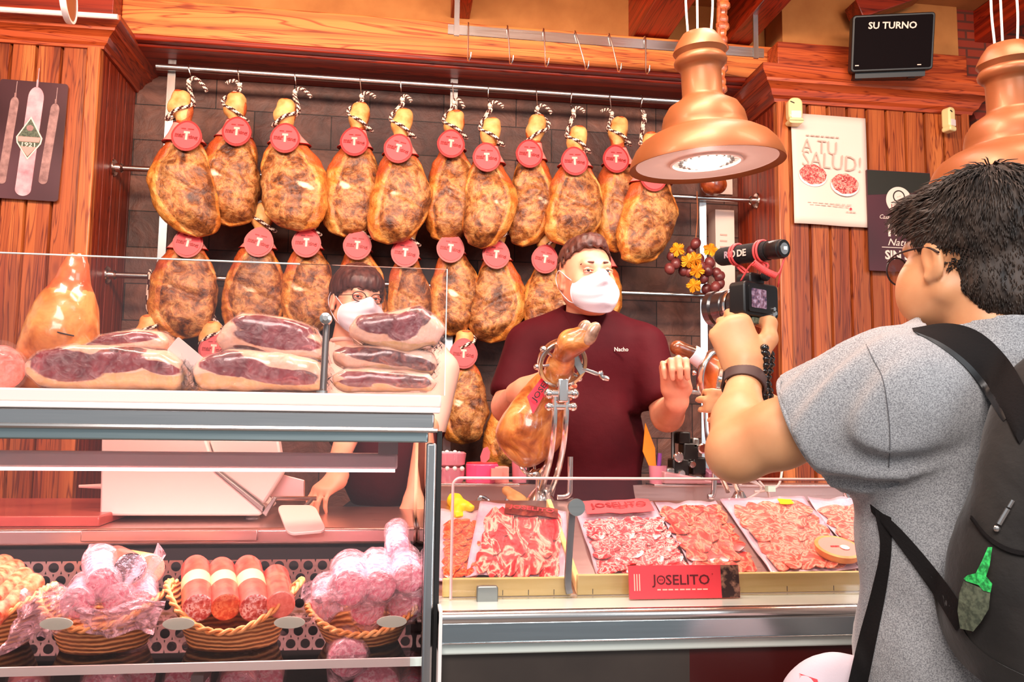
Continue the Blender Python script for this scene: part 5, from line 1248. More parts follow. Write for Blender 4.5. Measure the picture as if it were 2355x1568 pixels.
packed('vacuum-packed ham with marbled lean top, upper one of the middle pair', [(508, 790), (525, 755), (570, 730), (660, 738), (720, 755), (745, 790), (750, 830), (690, 838), (600, 820), (560, 805), (530, 812)], YP + .02, .16, [(640, 760, 90, 22, -.12, 1), (650, 790, 95, 20, -.12, 1), (690, 835, 60, 12, -.1, 2), (590, 812, 40, 8, -.2, 2)], 8, G, .12, flaps=(((495, 800), (540, 738), (560, 760), (510, 830)), ((725, 752), (765, 830), (750, 842), (700, 800))))
packed('vacuum-packed ham at the bottom of the stack of three beside the guard glass edge', [(770, 868), (800, 850), (900, 850), (985, 862), (1000, 885), (985, 900), (800, 900), (775, 890)], YP, .16, [(850, 872, 70, 12, -.08, 1), (930, 878, 60, 16, -.1, 2), (820, 885, 40, 8, -.1, 1)], 9, G, .3)
packed('vacuum-packed ham in the middle of the stack of three beside the guard glass edge', [(770, 815), (800, 802), (900, 800), (990, 815), (1004, 840), (990, 862), (900, 858), (800, 850), (775, 835)], YP + .01, .16, [(880, 826, 85, 18, -.12, 2), (800, 812, 30, 8, -.1, 1), (960, 842, 40, 14, -.2, 2)], 10, G, .15, flaps=(((980, 815), (1012, 825), (1008, 868), (975, 862)),))
packed('vacuum-packed ham on top of the stack of three with wide red face', [(808, 760), (830, 735), (900, 725), (965, 712), (1000, 735), (1018, 765), (1000, 800), (930, 812), (840, 795), (812, 780)], YP, .16, [(880, 752, 62, 24, -.05, 1), (930, 760, 42, 28, .5, 1), (965, 735, 26, 26, .9, 2)], 11, G, .2, flaps=(((975, 728), (1012, 740), (1022, 800), (980, 806)), ((985, 760), (1024, 775), (1016, 815), (990, 812))))
for (x, y) in (): pass
t = thing('plastic_card', 'blank white plastic card leaning between the left and middle packed hams', 'card', P(430, 845, 1.68))
T = frame(P(429, 816, 1.68), RIGHT * .62 - UP * .52, UP * .62 + RIGHT * .5); b = MB(); b.prism(rrect(.070, .034, .003), .002, T=T); b.build('card', 'white', t)
# whole ham standing on its cut side at the far left
t = thing('boned_ham', 'whole golden ham standing upright at the left end of the canopy', 'ham', P(130, 898, 1.80))
Yh = 1.83
J = lambda x, y, dy=0: P(x, y, Yh + dy)
pr = [('c', J(188, 590), J(180, 640), .014, .022), ('c', J(165, 585), J(160, 640), .010, .022, .015), ('c', J(175, 640), J(150, 720), .030, .052, .03), ('c', J(150, 720), J(135, 800), .060, .066, .03), ('c', J(128, 780, -.02), J(85, 860, -.02), .055, .040, .03), ('c', J(175, 700), J(180, 810), .030, .035, .03), ('c', J(85, 850, -.02), J(72, 882, -.02), .034, .022, .03)]
v, f = implicit(pr, .006, extra=lambda q, d: d + .007 * wob(q, 26, 4) + .002 * wob(q, 80, 6))
M['gold'] = mat('golden_ham_rind', (222, 134, 56), .32, ramp=[(.30, (150, 74, 30)), (.45, (204, 124, 58)), (.6, (230, 164, 92)), (.75, (196, 116, 54))], scale=14, dist=.6, coat=.8, crough=.12, bump=.3, bscale=40, bdist=.003); M['gold_r'] = mat('reddish_shank', (196, 84, 40), .3, ramp=[(.3, (160, 50, 24)), (.7, (226, 126, 72))], scale=14, coat=.8)
zs = J(150, 665).z
imesh([(v, f)], 'ham_body', ['gold', 'gold_r'], t, mfn=lambda c: (c[:, 2] > zs + .02 * wob(c, 30, 2)))
q = J(140, 768, -.075); b = MB(); b.tube(smoothpath([J(112, 760, -.068), J(130, 763, -.072), J(150, 768, -.072), J(170, 772, -.06)], 4), .0016, 6); b.build('cut_line', 'ink', t)
t = wrapped('wrapped_piece', 'pink paper-wrapped piece at the very left end of the canopy', ((5, 850), (0, 835)), .040, 'sal_cut_p', 1.70, None, skin='pale_saus', seed=90, film='film')

# ------------------------------------------------------------------ right-hand serve-over counter
RX0, RX1 = P(1010, 1400, 1.5).x, 2.6
sc_ = thing('serving_counter', 'low refrigerated counter with upright guard glass and steel front at the right', 'counter', (1.2, 1.9, 0))
b = MB(); b.bb(RX0, RX1, 1.515, 2.02, .84, .918); b.build('ledge', mat('pale_ledge_steel', (220, 228, 220), .28, metal=.25, coat=.3), sc_, bev=.004)
b = MB(); b.tube([(RX0, 1.512, .906), (RX1, 1.512, .906)], .0125, 14); b.build('rounded_nose', 'chrome', sc_)
b = MB(); b.bb(RX0, RX1, 1.503, 1.512, .864, .898); b.bb(RX0, RX1, 1.502, 1.53, .861, .8645); b.build('front_band', steel('daylight_tinted_steel', (196, 210, 216), .22), sc_, bev=.002)  # blue in the band's base colour stands in for reflected daylight
b = MB(); b.bb(RX0, RX0 + .006, 1.498, 1.56, .05, .92); b.build('end_trim', 'white', sc_)
b = MB(); b.bb(RX0 + .006, P(1590, 1500, 1.52).x, 1.53, 1.56, .08, .861); b.build('lower_panel', 'dark', sc_)
b = MB(); b.bb(P(1590, 1500, 1.52).x, RX1, 1.53, 1.56, .08, .861); b.build('lower_panel', mat('dark_red_cladding', (66, 8, 6), .35, coat=.3), sc_)
b = MB(); b.bb(RX0, RX1, 1.6, 2.3, 0, .84); b.build('carcass', 'pitch', sc_)
SL0, SL1 = (1.64, .918), (2.02, 1.065)     # sloping display deck
def deck(px_, py, lift=0.0):
    r = ray(px_, py); n = Vector((0, -(SL1[1] - SL0[1]), SL1[0] - SL0[0])).normalized(); p0 = Vector((0, SL0[0], SL0[1])) + n * lift
    return CAM + r * ((p0 - CAM).dot(n) / r.dot(n))
DN = Vector((0, -(SL1[1] - SL0[1]), SL1[0] - SL0[0])).normalized()
b = MB(); b.add([(RX0, SL0[0], SL0[1]), (RX1, SL0[0], SL0[1]), (RX1, SL1[0], SL1[1]), (RX0, SL1[0], SL1[1]), (RX0, SL0[0], .84), (RX1, SL0[0], .84), (RX1, SL1[0], .84), (RX0, SL1[0], .84)], [(0, 1, 2, 3), (4, 7, 6, 5), (0, 4, 5, 1), (3, 2, 6, 7), (0, 3, 7, 4), (1, 5, 6, 2)]); b.build('sloping_deck', 'inner_steel', sc_)
# steel worktop behind, with raised rear shelf
b = MB(); b.bb(RX0, RX1, 2.02, 2.30, .94, .985); b.build('worktop', 'inner_steel', sc_, bev=.004)
zsh = P(1300, 1113, 2.26).z
b = MB(); b.bb(RX0, P(1195, 1113, 2.26).x, 2.26, 2.345, zsh - .006, zsh); b.bb(P(1505, 1113, 2.26).x, RX1, 2.26, 2.345, zsh - .006, zsh); b.bb(RX0, RX1, 2.33, 2.345, zsh - .008, zsh - .006); b.build('rear_shelf', 'inner_steel', sc_, bev=.002)
b = MB(); b.bb(RX0, RX1, 2.31, 2.325, .985, zsh - .006); b.build('rear_upstand', 'inner_steel', sc_)
# guard glass with its rounded corner, clip and round fixing
gz = 1.146; gxa = P(1040, 1200, 1.6).x; gxb = P(1976, 1102, 1.6).x + .25
o = [(gxa, .92)] + [(gxa + .015 - .015 * cos(a), gz - .015 + .015 * sin(a)) for a in [radians(x) for x in range(0, 91, 15)]] + [(gxb, gz), (gxb, .92)]
T = Matrix(((1, 0, 0, 0), (0, 0, 1, 1.597), (0, 1, 0, 0), (0, 0, 0, 1)))
b = MB(); b.prism(o, .006, T=T); b.build('guard_glass', 'glass', sc_)
b = MB(); b.tube([(x, 1.600, z) for x, z in o[:-1]], .0028, 8); b.build('guard_glass_edge', mat('pink_glass_edge', (255, 206, 200), .15, coat=.8), sc_)
for px_ in (1120, 2050):
    X = P(px_, 1370, 1.59).x; b = MB(); b.prism(rrect(.040, .036, .004), .016, T=frame((X, 1.597, .928), (1, 0, 0), (0, 0, 1))); b.build('glass_clip', 'dsteel', sc_, bev=.002)
q = P(1325, 1166, 1.59); b = MB(); b.lathe([(0, 0), (.0155, 0), (.0165, .003), (.0165, .012), (0, .012)], 28, T=Matrix.Translation((q.x, 1.596, q.z)) @ Matrix.Rotation(pi / 2, 4, 'X')); b.build('round_fixing', 'dsteel', sc_)
b = MB(); b.tube(smoothpath([(q.x - .002, 1.61, q.z), (q.x - .006, 1.612, q.z - .05), (q.x - .011, 1.612, .95), (q.x - .008, 1.61, .925)], 4), [(.0072, .005)] * 13, 8, flat=Vector((1, 0, 0))); b.build('glass_stay', 'dsteel', sc_)
# trays
def tray(label, x0, x1, y0, y1, ticks, Y=1.622, sides=(1,)):
    a, c = P(x0, y0, Y), P(x1, y1, Y); t = thing('display_tray', label, 'tray', ((a.x + c.x) / 2, Y, .918), 'pale trays on the sloping deck')
    b = MB(); b.bb(a.x, c.x, Y, Y + .012, .919, a.z); b.build('front_rail', 'tray', t, bev=.002)
    L_ = .34
    for X in [(a.x, c.x - .012)[k] for k in sides]:
        b = MB(); b.add([(X + i * .012, Y + .012 + v * L_, SL0[1] + (Y + .012 + v * L_ - SL0[0]) * .387 + h_) for i in (0, 1) for v in (0, 1) for h_ in (.003, .026)], [(0, 1, 3, 2), (4, 6, 7, 5), (0, 4, 5, 1), (2, 3, 7, 6), (0, 2, 6, 4), (1, 5, 7, 3)]); b.build('side_rail', 'tray', t, bev=.002)
    for i in range(ticks):
        X = a.x + (c.x - a.x) * (i + .3) / ticks; b = MB(); b.bb(X, X + .0012, Y - .0006, Y, .921, .931); b.build('saw_mark', 'ink', t)
tray('short pale wooden tray at the left end of the low counter', 1018, 1314, 1331, 1365, 5, sides=())
tray('long pale wooden tray on the low counter behind the red sign', 1328, 2300, 1322, 1362, 9, sides=(0,))

# ------------------------------------------------------------------ packs of sliced meat
M['bag'] = mat('lilac_pack_film', (206, 176, 196), .3, ramp=[(.35, (190, 160, 184)), (.65, (224, 198, 212))], scale=14, coat=1, crough=.08, bump=.25, bscale=30, bdist=.004)
M['bag_in'] = mat('pink_pack_film', (232, 190, 190), .3, coat=1, crough=.08, bump=.3, scale=30)
def slicemat(name, a, b_, f, sc=34, st=(1, .35, 1), dist=1.2): return mat(name, a, .3, ramp=[(.36, a), (.47, b_), (.53, f), (.58, b_), (.66, a)], scale=sc, stretch=st, det=4, dist=dist, coat=1, crough=.1)
M['sl_orange'] = slicemat('chorizo_slices', (206, 54, 26), (230, 84, 40), (246, 146, 90), 60, (1, 1, 1)); M['sl_ham'] = slicemat('ham_slices', (178, 28, 42), (216, 78, 78), (252, 204, 180), 30, (1, .4, .4))
M['sl_red'] = slicemat('deep_red_slices', (190, 34, 50), (222, 76, 84), (255, 214, 206), 60, (1, .8, .8)); M['sl_brick'] = slicemat('brick_red_slices', (180, 44, 44), (206, 78, 66), (240, 160, 130), 44, (1, .5, .5)); M['sl_pink'] = slicemat('pink_slices', (206, 74, 66), (224, 112, 96), (250, 186, 164), 26, (1, 1, 1), 2)
def pack(label, cs4, inner, m, seed, rows, cols, lift=.004, sticker=None, lab=None, lm='redlabel', lw=None, tilt=0.0):
    c = [deck(x, y, lift) for x, y in cs4]
    if tilt: c[0] += Vector((0, 0, tilt)); c[1] += Vector((0, 0, tilt))
    t = thing('sliced_meat_pack', label, 'sliced meat pack', (c[2] + c[3]) / 2, 'flat packs of sliced meat on the low counter')
    n_ = (c[1] - c[0]).cross(c[0] - c[3]).normalized(); rs = random.Random(seed); k = [rs.uniform(0, 6) for _ in range(4)]
    def S(u, v, h_=0): return bil(c, u, v) + n_ * (h_ + .0018 * sin(11 * u + k[0]) * sin(9 * v + k[1]) + .0012 * sin(23 * u + 17 * v + k[2]) + .004 * max(0, 1 - 9 * min(u, 1 - u, v, 1 - v)) * sin(6 * (u + v) + k[3]) ** 2)
    b = MB(); b.patch(lambda u, v: S(u, v), 22, 22, thick=-n_ * .0015); b.build('bag', 'bag', t, smooth=180)
    u0, v0, u1, v1 = inner; b = MB()
    for r in range(rows):
        for q in range(cols):
            fu, fv = (q + .5) / cols, (r + .5) / rows; cu_, cv_ = u0 + (u1 - u0) * fu + rs.uniform(-.012, .012), v0 + (v1 - v0) * fv + rs.uniform(-.012, .012)
            su, sv = (u1 - u0) / cols * .95, (v1 - v0) / rows * .72; n = 14; o = []; a0 = rs.uniform(0, 6)
            h_ = .0035 + .0022 * ((q + r) % 3) + rs.uniform(0, .001)
            pts = [S(cu_ + su * (1 + .16 * sin(3 * a + a0)) * cos(a), cv_ + sv * (1 + .14 * sin(2 * a + a0)) * sin(a), h_ + .0022 * sin(2 * a + a0) + .0016 * cos(a)) for a in [2 * pi * i / n for i in range(n)]]
            ctr_ = S(cu_, cv_, h_ + .0016); dn = [p - n_ * .0022 for p in pts]
            b.add([ctr_] + pts + dn, [[0, 1 + i, 1 + (i + 1) % n] for i in range(n)] + [[1 + i, 1 + n + i, 1 + n + (i + 1) % n, 1 + (i + 1) % n] for i in range(n)])
    s_ = b.build('meat_slices', m, t, smooth=40); s_['kind'] = 'stuff'
    b = MB(); b.patch(lambda u, v: S(.04 + .92 * u, .04 + .92 * v, .0105 * min(1, 7 * min(u, 1 - u, v, 1 - v)) + .0016), 26, 26); b.build('clear_film', 'film_d', t, smooth=180)
    if sticker:
        su, sv = sticker; b = MB(); b.patch(lambda u, v: S(su + .16 * (u - .5), sv + .07 * (v - .5), .0145), 3, 2, thick=n_ * .0008); b.build('price_sticker', 'yellow', t)
    if lab:
        la, lb_, lc, ld, tx, fm, bgm = lab
        if bgm: b = MB(); b.patch(lambda u, v: S(la + (lc - la) * u, lb_ + (ld - lb_) * v, .014), 6, 3, thick=n_ * .0008); b.build('brand_label', bgm, t)
        ctr_ = S((la + lc) / 2, (lb_ + ld) / 2, .0195); xd = S(lc, (lb_ + ld) / 2) - S(la, (lb_ + ld) / 2); ud = S((la + lc) / 2, lb_) - S((la + lc) / 2, ld)
        text(tx, fm, t, frame(ctr_ + n_ * .001, xd, ud), width=xd.length * .84, height=abs(ud.length) * .42, bold=.012, name='brand_lettering')
    return t
pack('flat pack of orange-red chorizo slices with yellow sticker, leftmost on the low counter', [(1006, 1170), (1108, 1176), (1098, 1334), (1002, 1340)], (.22, .22, .96, .97), 'sl_orange', 1, 9, 5, .004, (.5, .16))
pack('joselito pack of marbled ham slices with dark label on the short tray', [(1104, 1164), (1302, 1186), (1306, 1332), (1070, 1325)], (.12, .16, .90, .98), 'sl_ham', 2, 3, 9, .012, None, (.30, .07, .90, .22, 'JOSELITO', 'redlabel', M['lean2']), tilt=.01)
pack('joselito pack with pink header and white-flecked red slices behind the sign', [(1318, 1160), (1500, 1152), (1588, 1326), (1375, 1328)], (.08, .30, .95, .97), 'sl_red', 3, 8, 8, .005, None, (.10, .05, .92, .24, 'JOSELITO', 'ink_red', M['tagred']))
pack('flat pack of brick-red sliced meat between the joselito pack and the pink pack', [(1505, 1158), (1645, 1152), (1745, 1322), (1600, 1325)], (.08, .12, .94, .97), 'sl_brick', 4, 7, 5, .006)
pack('large flat pack of pale pink slices with yellow sticker, front right', [(1655, 1148), (1850, 1142), (1975, 1310), (1775, 1322)], (.10, .14, .88, .95), 'sl_pink', 5, 5, 6, .007, (.68, .15))
pack('flat pack of pink slices beside the grey shirt of the customer', [(1856, 1146), (2010, 1146), (2110, 1300), (1978, 1308)], (.12, .16, .95, .95), 'sl_pink', 6, 5, 4, .006)
t = thing('round_meat_tub', 'round clear tub with orange rim and red print on the pink pack', 'tub', deck(1925, 1270, .016)); q = deck(1925, 1272, .018)
T = frame(q, (1, 0, 0), (0, SL1[0] - SL0[0], SL1[1] - SL0[1])); b = MB(); b.lathe([(.0, 0), (.045, 0), (.050, .012), (.050, .016), (.042, .017), (0, .016)], 36, T=T, mis=[0, 0, 0, 0, 1, 1]); b.build('tub', ['knob', 'collar'], t)
b = MB(); b.prism(circ(.010, 16), .001, T=T @ Matrix.Translation((.012, -.006, .0175))); b.build('print', 'white', t)
for i in range(4): b = MB(); b.box((-.016 + i * .005, .0, .018), (.004, .003, .001), T=T); b.build('print_mark', 'redlabel', t)
M['ink_dark'] = mat('deep_red_ink', (84, 0, 8), .5)
# joselito sign card
a, c = P(1447, 1302, 1.575), P(1700, 1360, 1.575); t = thing('brand_sign', 'red joselito sign card standing against the guard glass', 'sign', ((a.x + c.x) / 2, 1.578, .9195))
T = frame(((a.x + c.x) / 2, 1.580, (a.z + .9195) / 2), (1, 0, 0), (0, .12, 1)); w, h = c.x - a.x, a.z - .9195
b = MB(); b.prism(rrect(w, h, .001), .006, T=T); b.build('card', 'redlabel', t)
b = MB(); b.prism([(w / 2 - .037, -h / 2 + .0005), (w / 2 - .0005, -h / 2 + .0005), (w / 2 - .0005, h / 2 - .0005), (w / 2 - .037, h / 2 - .0005)], .0008, T=T @ Matrix.Translation((0, 0, .006))); b.build('printed_photo', mat('dark_photo_print', (56, 26, 22), .4, ramp=[(.45, (44, 20, 18)), (.62, (150, 104, 84)), (.7, (60, 30, 26))], scale=60, coat=.4), t)
T2 = T @ Matrix.Translation((0, 0, .0064))
text('J', 'ink_dark', t, T2 @ Matrix.Translation((-.062, .002, 0)), height=.024, bold=.01, name='brand_lettering')
text('SELITO', 'ink_dark', t, T2 @ Matrix.Translation((.006, .004, 0)), width=.088, height=.019, bold=.01, name='brand_lettering')
b = MB(); ringp(b, T2 @ Matrix.Translation((-.0475, .004, 0)), .0062, .0084, t=.0006); b.box((-.0495, .004, .0004), (.002, .002, .0006), T=T2); b.box((-.0455, .004, .0004), (.002, .002, .0006), T=T2); b.build('pig_face_emblem', 'ink_dark', t)
dashes('tagpale', t, T2 @ Matrix.Translation((-.006, -.014, 0)), .104, .0024, 9)
for i in range(3): b = MB(); b.box((-w / 2 + .010 + i * .005, .0, .0002), (.002, h * .5, .0006), T=T2); b.build('vertical_print', 'tagpale', t)
b = MB(); b.prism([(1, 0), (.3, .3), (0, 1), (-.3, .3), (-1, 0), (-.3, -.3), (0, -1), (.3, -.3)], .1, T=T2 @ Matrix.Translation((.056, .014, 0)) @ Matrix.Scale(.002, 4)); b.build('star', 'ink_red', t)

# ------------------------------------------------------------------ ham stand with its ham
def ring_T(c, x, u): return frame(c, x, u)
YS = 1.95; J = lambda x, y, dy=0: P(x, y, YS + dy)
t = thing('ham_stand', 'steel upright ham holder with a ring clamp on the low counter', 'ham stand', (J(1245, 1175).x, 2.12, .985))
c = J(1293, 835); b = MB(); X = (RIGHT * .93 + FWD * .25 - UP * .18).normalized(); T = frame(c, X, UP * .9 - FWD * .35 + RIGHT * .1)
R_ = .055; rp = [T @ Vector((R_ * cos(a), R_ * 1.04 * sin(a), 0)) for a in [2 * pi * i / 40 for i in range(40)]]
b.tube(rp, [(.006, .013)] * 40, 10, closed=True, flat=T.to_3x3() @ Vector((1, 0, 0))); b.build('clamp_ring', 'chrome', t)
b = MB()
for a in (100, 155, 200, 330): v = T @ Vector((R_ * cos(radians(a)), R_ * sin(radians(a)), 0)); w_ = T @ Vector((.030 * cos(radians(a)), .030 * sin(radians(a)), 0)); b.tube([v, w_], .004, 8); b.ball(v + (v - w_) * .3, .008, 10)
b.build('grip_pin', 'chrome', t)
b = MB(); b.tube([J(1318, 808), J(1330, 840), J(1341, 858)], [(.010, .003)] * 3, 8, flat=Vector((1, 0, 0))); b.build('clamp_lever', 'dsteel', t)
b = MB(); b.tube(smoothpath([J(1338, 848), J(1352, 852), J(1375, 860), J(1381, 856), J(1384, 866), J(1400, 872)], 3), [.0045, .0045, .0046, .0046, .0048, .0050, .0052, .0052, .0052, .0068, .0072, .006, .0060, .0068, .0070, .0052], 10); b.build('clamp_handle', 'chrome', t)
for y, x0, x1, r in ((905, 1262, 1320, .0105), (935, 1262, 1318, .0085)):
    b = MB(); b.tube([J(x0, y), J(x1, y)], r, 12); b.ball(J(x0, y), r * 1.3, 10); b.ball(J(x1, y), r * 1.3, 10); b.build('cross_bar', 'chrome', t)
b = MB(); b.bb(J(1282, 880).x, J(1306, 880).x, YS - .012, YS + .012, J(1290, 925).z, J(1290, 870).z); b.build('ring_neck', 'chrome', t, bev=.004)
for pts in (((1276, 905, 0), (1274, 980, 0), (1266, 1050, .03), (1252, 1105, .08), (1238, 1150, .14)), ((1304, 905, 0), (1300, 980, 0), (1293, 1040, .03), (1280, 1095, .08), (1262, 1140, .14))):
    b = MB(); b.tube(smoothpath([J(*p) for p in pts], 5), .0075, 10); b.build('upright_rod', 'chrome', t)
for pts in (((1192, 1048, .10), (1198, 1070, .10), (1208, 1085, .11), (1222, 1092, .12)), ((1262, 1040, .10), (1256, 1068, .10), (1244, 1083, .11), (1236, 1092, .12))):
    b = MB(); b.tube(smoothpath([J(*p) for p in pts], 4), .0055, 10); b.ball(J(*pts[0]), .0075, 10); b.build('cradle_arm', 'chrome', t)
qb = J(1243, 1170, .14)
b = MB(); b.lathe([(0, 0), (.060, 0), (.060, .006), (.046, .012), (.044, .045), (.038, .075), (.024, .095), (.014, .105), (.012, .14), (.017, .15), (0, .155)], 32, T=Matrix.Translation((qb.x, qb.y, .985))); b.build('base', 'chrome', t)
b = MB(); b.tube(smoothpath([J(1228, 1092, .12), J(1230, 1080, .12), J(1228, 1060, .12)], 3), .004, 8); b.ball(J(1229, 1090, .12), .014, 10); b.build('spike', 'chrome', t)
for dx in (-.018, .018): b = MB(); b.tube([(qb.x + dx, qb.y - .045, .99), (qb.x + dx * .9, qb.y - .040, 1.06), (qb.x + dx * .5, qb.y - .02, 1.09)], .006, 8); b.build('base_rib', 'chrome', t)
# the ham in it
h = thing('carving_ham', 'black-hoofed ham clamped upright in the steel ham stand before the man in maroon', 'ham', J(1225, 1060, .06))
M['ham_dk'] = mat('amber_ham', (178, 96, 40), .35, ramp=[(.28, (104, 44, 16)), (.42, (160, 84, 34)), (.56, (206, 130, 64)), (.68, (226, 164, 100)), (.8, (150, 76, 34))], scale=15, dist=.8, coat=.7, crough=.15, bump=.6, bdist=.01)
M['hoof'] = mat('pale_grey_hoof', (150, 108, 84), .3, ramp=[(.35, (96, 58, 42)), (.65, (190, 150, 124))], scale=26, coat=.5)
pr = [('c', J(1300, 800, -.035), J(1288, 845, .02), .024, .029), ('c', J(1288, 845, .02), J(1258, 905, .085), .029, .042, .03), ('c', J(1254, 905, .085), J(1222, 975, .10), .040, .064, .04), ('e', J(1216, 1000, .10), (.066, .06, .080), None, .03), ('c', J(1225, 930, .10), J(1178, 1000, .11), .03, .036, .04), ('c', J(1268, 920, .10), J(1262, 1010, .11), .026, .028, .03)]
v, f = implicit(pr, .005, extra=lambda q, d: d + .004 * wob(q, 32, 8) + .0014 * wob(q, 100, 9)); imesh([(v, f)], 'body', 'ham_dk', h)
pr = [('c', J(1300, 812, -.03), J(1312, 788, -.05), .024, .028), ('c', J(1312, 790, -.05), J(1336, 768, -.06), .026, .020, .02), ('c', J(1322, 800, -.055), J(1348, 792, -.065), .015, .010, .015)]
v, f = implicit(pr, .004, extra=lambda q, d: d + .002 * wob(q, 60, 3)); imesh([(v, f)], 'trotter', 'ham_dk', h)
pr = [('c', J(1338, 772, -.02), J(1345, 752, -.02), .013, .011), ('c', J(1352, 775, -.02), J(1372, 750, -.02), .014, .013), ('c', J(1360, 790, -.02), J(1374, 765, -.02), .010, .012, .01)]
for k, (a_, b__) in enumerate(((J(1334, 775, -.06), J(1348, 748, -.065)), (J(1350, 782, -.07), J(1370, 752, -.075)))):
    v, f = implicit([('c', a_, b__, .014, .0125), ('e', (a_ + b__) / 2, (.013, .012, .022), None, .01)], .003); imesh([(v, f)], 'hoof', 'hoof', h)
lt = [J(1244, 868, -.045), J(1258, 880, -.045), J(1228, 950, -.02), J(1212, 915, -.02)]; b = MB(); b.patch(lambda u, v: bil([J(1250, 862, .03), J(1266, 882, .028), J(1226, 952, .018), J(1212, 912, .022)], u, v), 5, 5, thick=(0, -.001, 0)); b.build('paper_label', mat('bright_red_paper', (236, 40, 66), .4, coat=.3), h)
q0, q1 = J(1222, 925, .012), J(1258, 872, .018); text('JOSEL', 'ink', h, frame((q0 + q1) / 2 + Vector((.003, -.008, 0)), q1 - q0, Vector((-.7, 0, 1))), width=.062, height=.018, bold=.01)

# second stand and ham at the right
YS2 = 2.1; J = lambda x, y, dy=0: P(x, y, YS2 + dy)
t = thing('ham_stand', 'second steel ham stand behind the raised arm of the customer', 'ham stand', (J(1690, 1150).x, 2.2, .985))
c = J(1642, 862); T = frame(c, (RIGHT * .8 + FWD * .6).normalized(), UP + RIGHT * .25)
rp = [T @ Vector((.055 * cos(a), .066 * sin(a), 0)) for a in [2 * pi * i / 36 for i in range(36)]]
b = MB(); b.tube(rp, [(.004, .011)] * 36, 10, closed=True, flat=T.to_3x3() @ Vector((1, 0, 0))); b.build('clamp_ring', 'chrome', t)
b = MB(); b.tube([J(1588, 900), J(1640, 906)], .007, 10); b.build('side_arm', 'chrome', t)
b = MB(); b.ball(J(1597, 857), .008, 10); b.tube([J(1597, 857), J(1612, 865)], .004, 8); b.build('grip_pin', 'chrome', t)
b = MB(); b.ball(J(1640, 820), .010, 10); b.build('grip_pin', 'chrome', t)
for y in (918, 938): b = MB(); b.tube([J(1615, y), J(1660, y)], .0075, 10); b.build('cross_bar', 'chrome', t)
for x in (1624, 1648): b = MB(); b.tube(smoothpath([J(x, 905), J(x, 960), J(x + 6, 1020), J(x + 24, 1070, .03), J(x + 50, 1130, .08)], 4), .0070, 10); b.build('upright_rod', 'chrome', t)
qb = J(1700, 1150, .08); b = MB(); b.lathe([(0, 0), (.055, 0), (.055, .006), (.036, .02), (.028, .06), (.012, .09), (0, .095)], 28, T=Matrix.Translation((qb.x, qb.y, .985))); b.build('base', 'chrome', t)
h = thing('carving_ham', 'black-footed ham in the second stand, mostly hidden by the raised arm', 'ham', J(1680, 1040, .08))
pr = [('c', J(1600, 812), J(1655, 860, .01), .020, .036), ('c', J(1655, 860, .01), J(1690, 980, .03), .045, .075, .03), ('c', J(1690, 980, .03), J(1715, 1060, .03), .070, .055, .03)]
v, f = implicit(pr, .007, extra=lambda q, d: d + .004 * wob(q, 34, 18)); imesh([(v, f)], 'body', mat('orange_ham', (196, 88, 30), .4, ramp=[(.3, (120, 30, 10)), (.6, (210, 100, 36)), (.8, (240, 160, 80))], scale=10, coat=.5), h)
v, f = implicit([('c', J(1562, 800), J(1600, 815), .017, .021), ('e', J(1556, 799), (.016, .014, .014), None, .02)], .004); imesh([(v, f)], 'trotter', mat('dark_brown_hoof', (80, 34, 12), .3, ramp=[(.3, (34, 12, 6)), (.7, (130, 64, 28))], scale=16, coat=.7), h)
b = MB(); b.tube([J(1592, 812, -.002), J(1616, 828, -.002)], [.0235, .0265], 16); b.build('paper_sleeve', 'mask', h)

# ------------------------------------------------------------------ things on the steel worktop
def L_rod(label, pts, Y):
    b = MB(); b.tube(smoothpath([P(x, y, Y) for x, y in pts], 5), .0068, 10); one(b, 'bent_rod', 'chrome', label, 'rod', 'bent steel rods on the worktop', smooth=60)
L_rod('bent steel rod beside the ham stand, its long arm upright', [(1312, 1050), (1311, 1120), (1309, 1136), (1296, 1142), (1282, 1143)], 2.02)
L_rod('bent steel rod under the elbow of the customer', [(1644, 1060), (1642, 1120), (1638, 1140), (1628, 1142)], 2.02)
L_rod('bent steel rod beside the grey shirt at the right end', [(1946, 1080), (1944, 1130), (1952, 1146), (1975, 1148)], 2.02)
zp = .985
def on_shelf(px_, py, Y=2.305): return Vector((P(px_, py, Y).x, Y, zsh))
t = thing('plastic_pot', 'stacked clear pink pots with white beads at the left of the rear shelf', 'pot', on_shelf(1035, 1095, 2.305)); m = wm(t)
M['pink_clear'] = mat('pink_clear_plastic', (226, 140, 160), .15, coat=1, alpha=.75)
b = MB(); b.lathe([(0, 0), (.034, 0), (.040, .012), (.041, .04), (.034, .042)], 24, T=m); b.build('lower_pot', 'pink_clear', t)
b = MB(); b.lathe([(.028, .044), (.040, .05), (.044, .080), (.038, .084), (.026, .060), (0, .058)], 24, T=m); b.build('upper_pot', 'pink_clear', t)
b = MB()
for i in range(5): b.ball(m @ Vector((-.022 + .011 * i, -.024 + .006 * (i % 2), .080 + .003 * (i % 2))), .0065, 8)
for i in range(4): b.ball(m @ Vector((-.03 + .02 * i, -.036, .040)), .0065, 8)
b.build('bead', 'white', t)
q = on_shelf(1108, 1090); t = thing('tissue_box', 'octagonal pink and magenta box with a pink leaf-shaped tab on top', 'box', q); m = wm(t)
b = MB(); o = circ(.048, 8); b.prism([(x * cos(.39) - y * sin(.39), (x * sin(.39) + y * cos(.39)) * .8) for x, y in o], .052, T=m); b.build('box', 'pink', t, bev=.003)
b = MB(); b.prism([(x * .9, y * .7) for x, y in o], .004, T=m @ Matrix.Translation((0, 0, .052))); b.build('lid', 'redlabel', t)
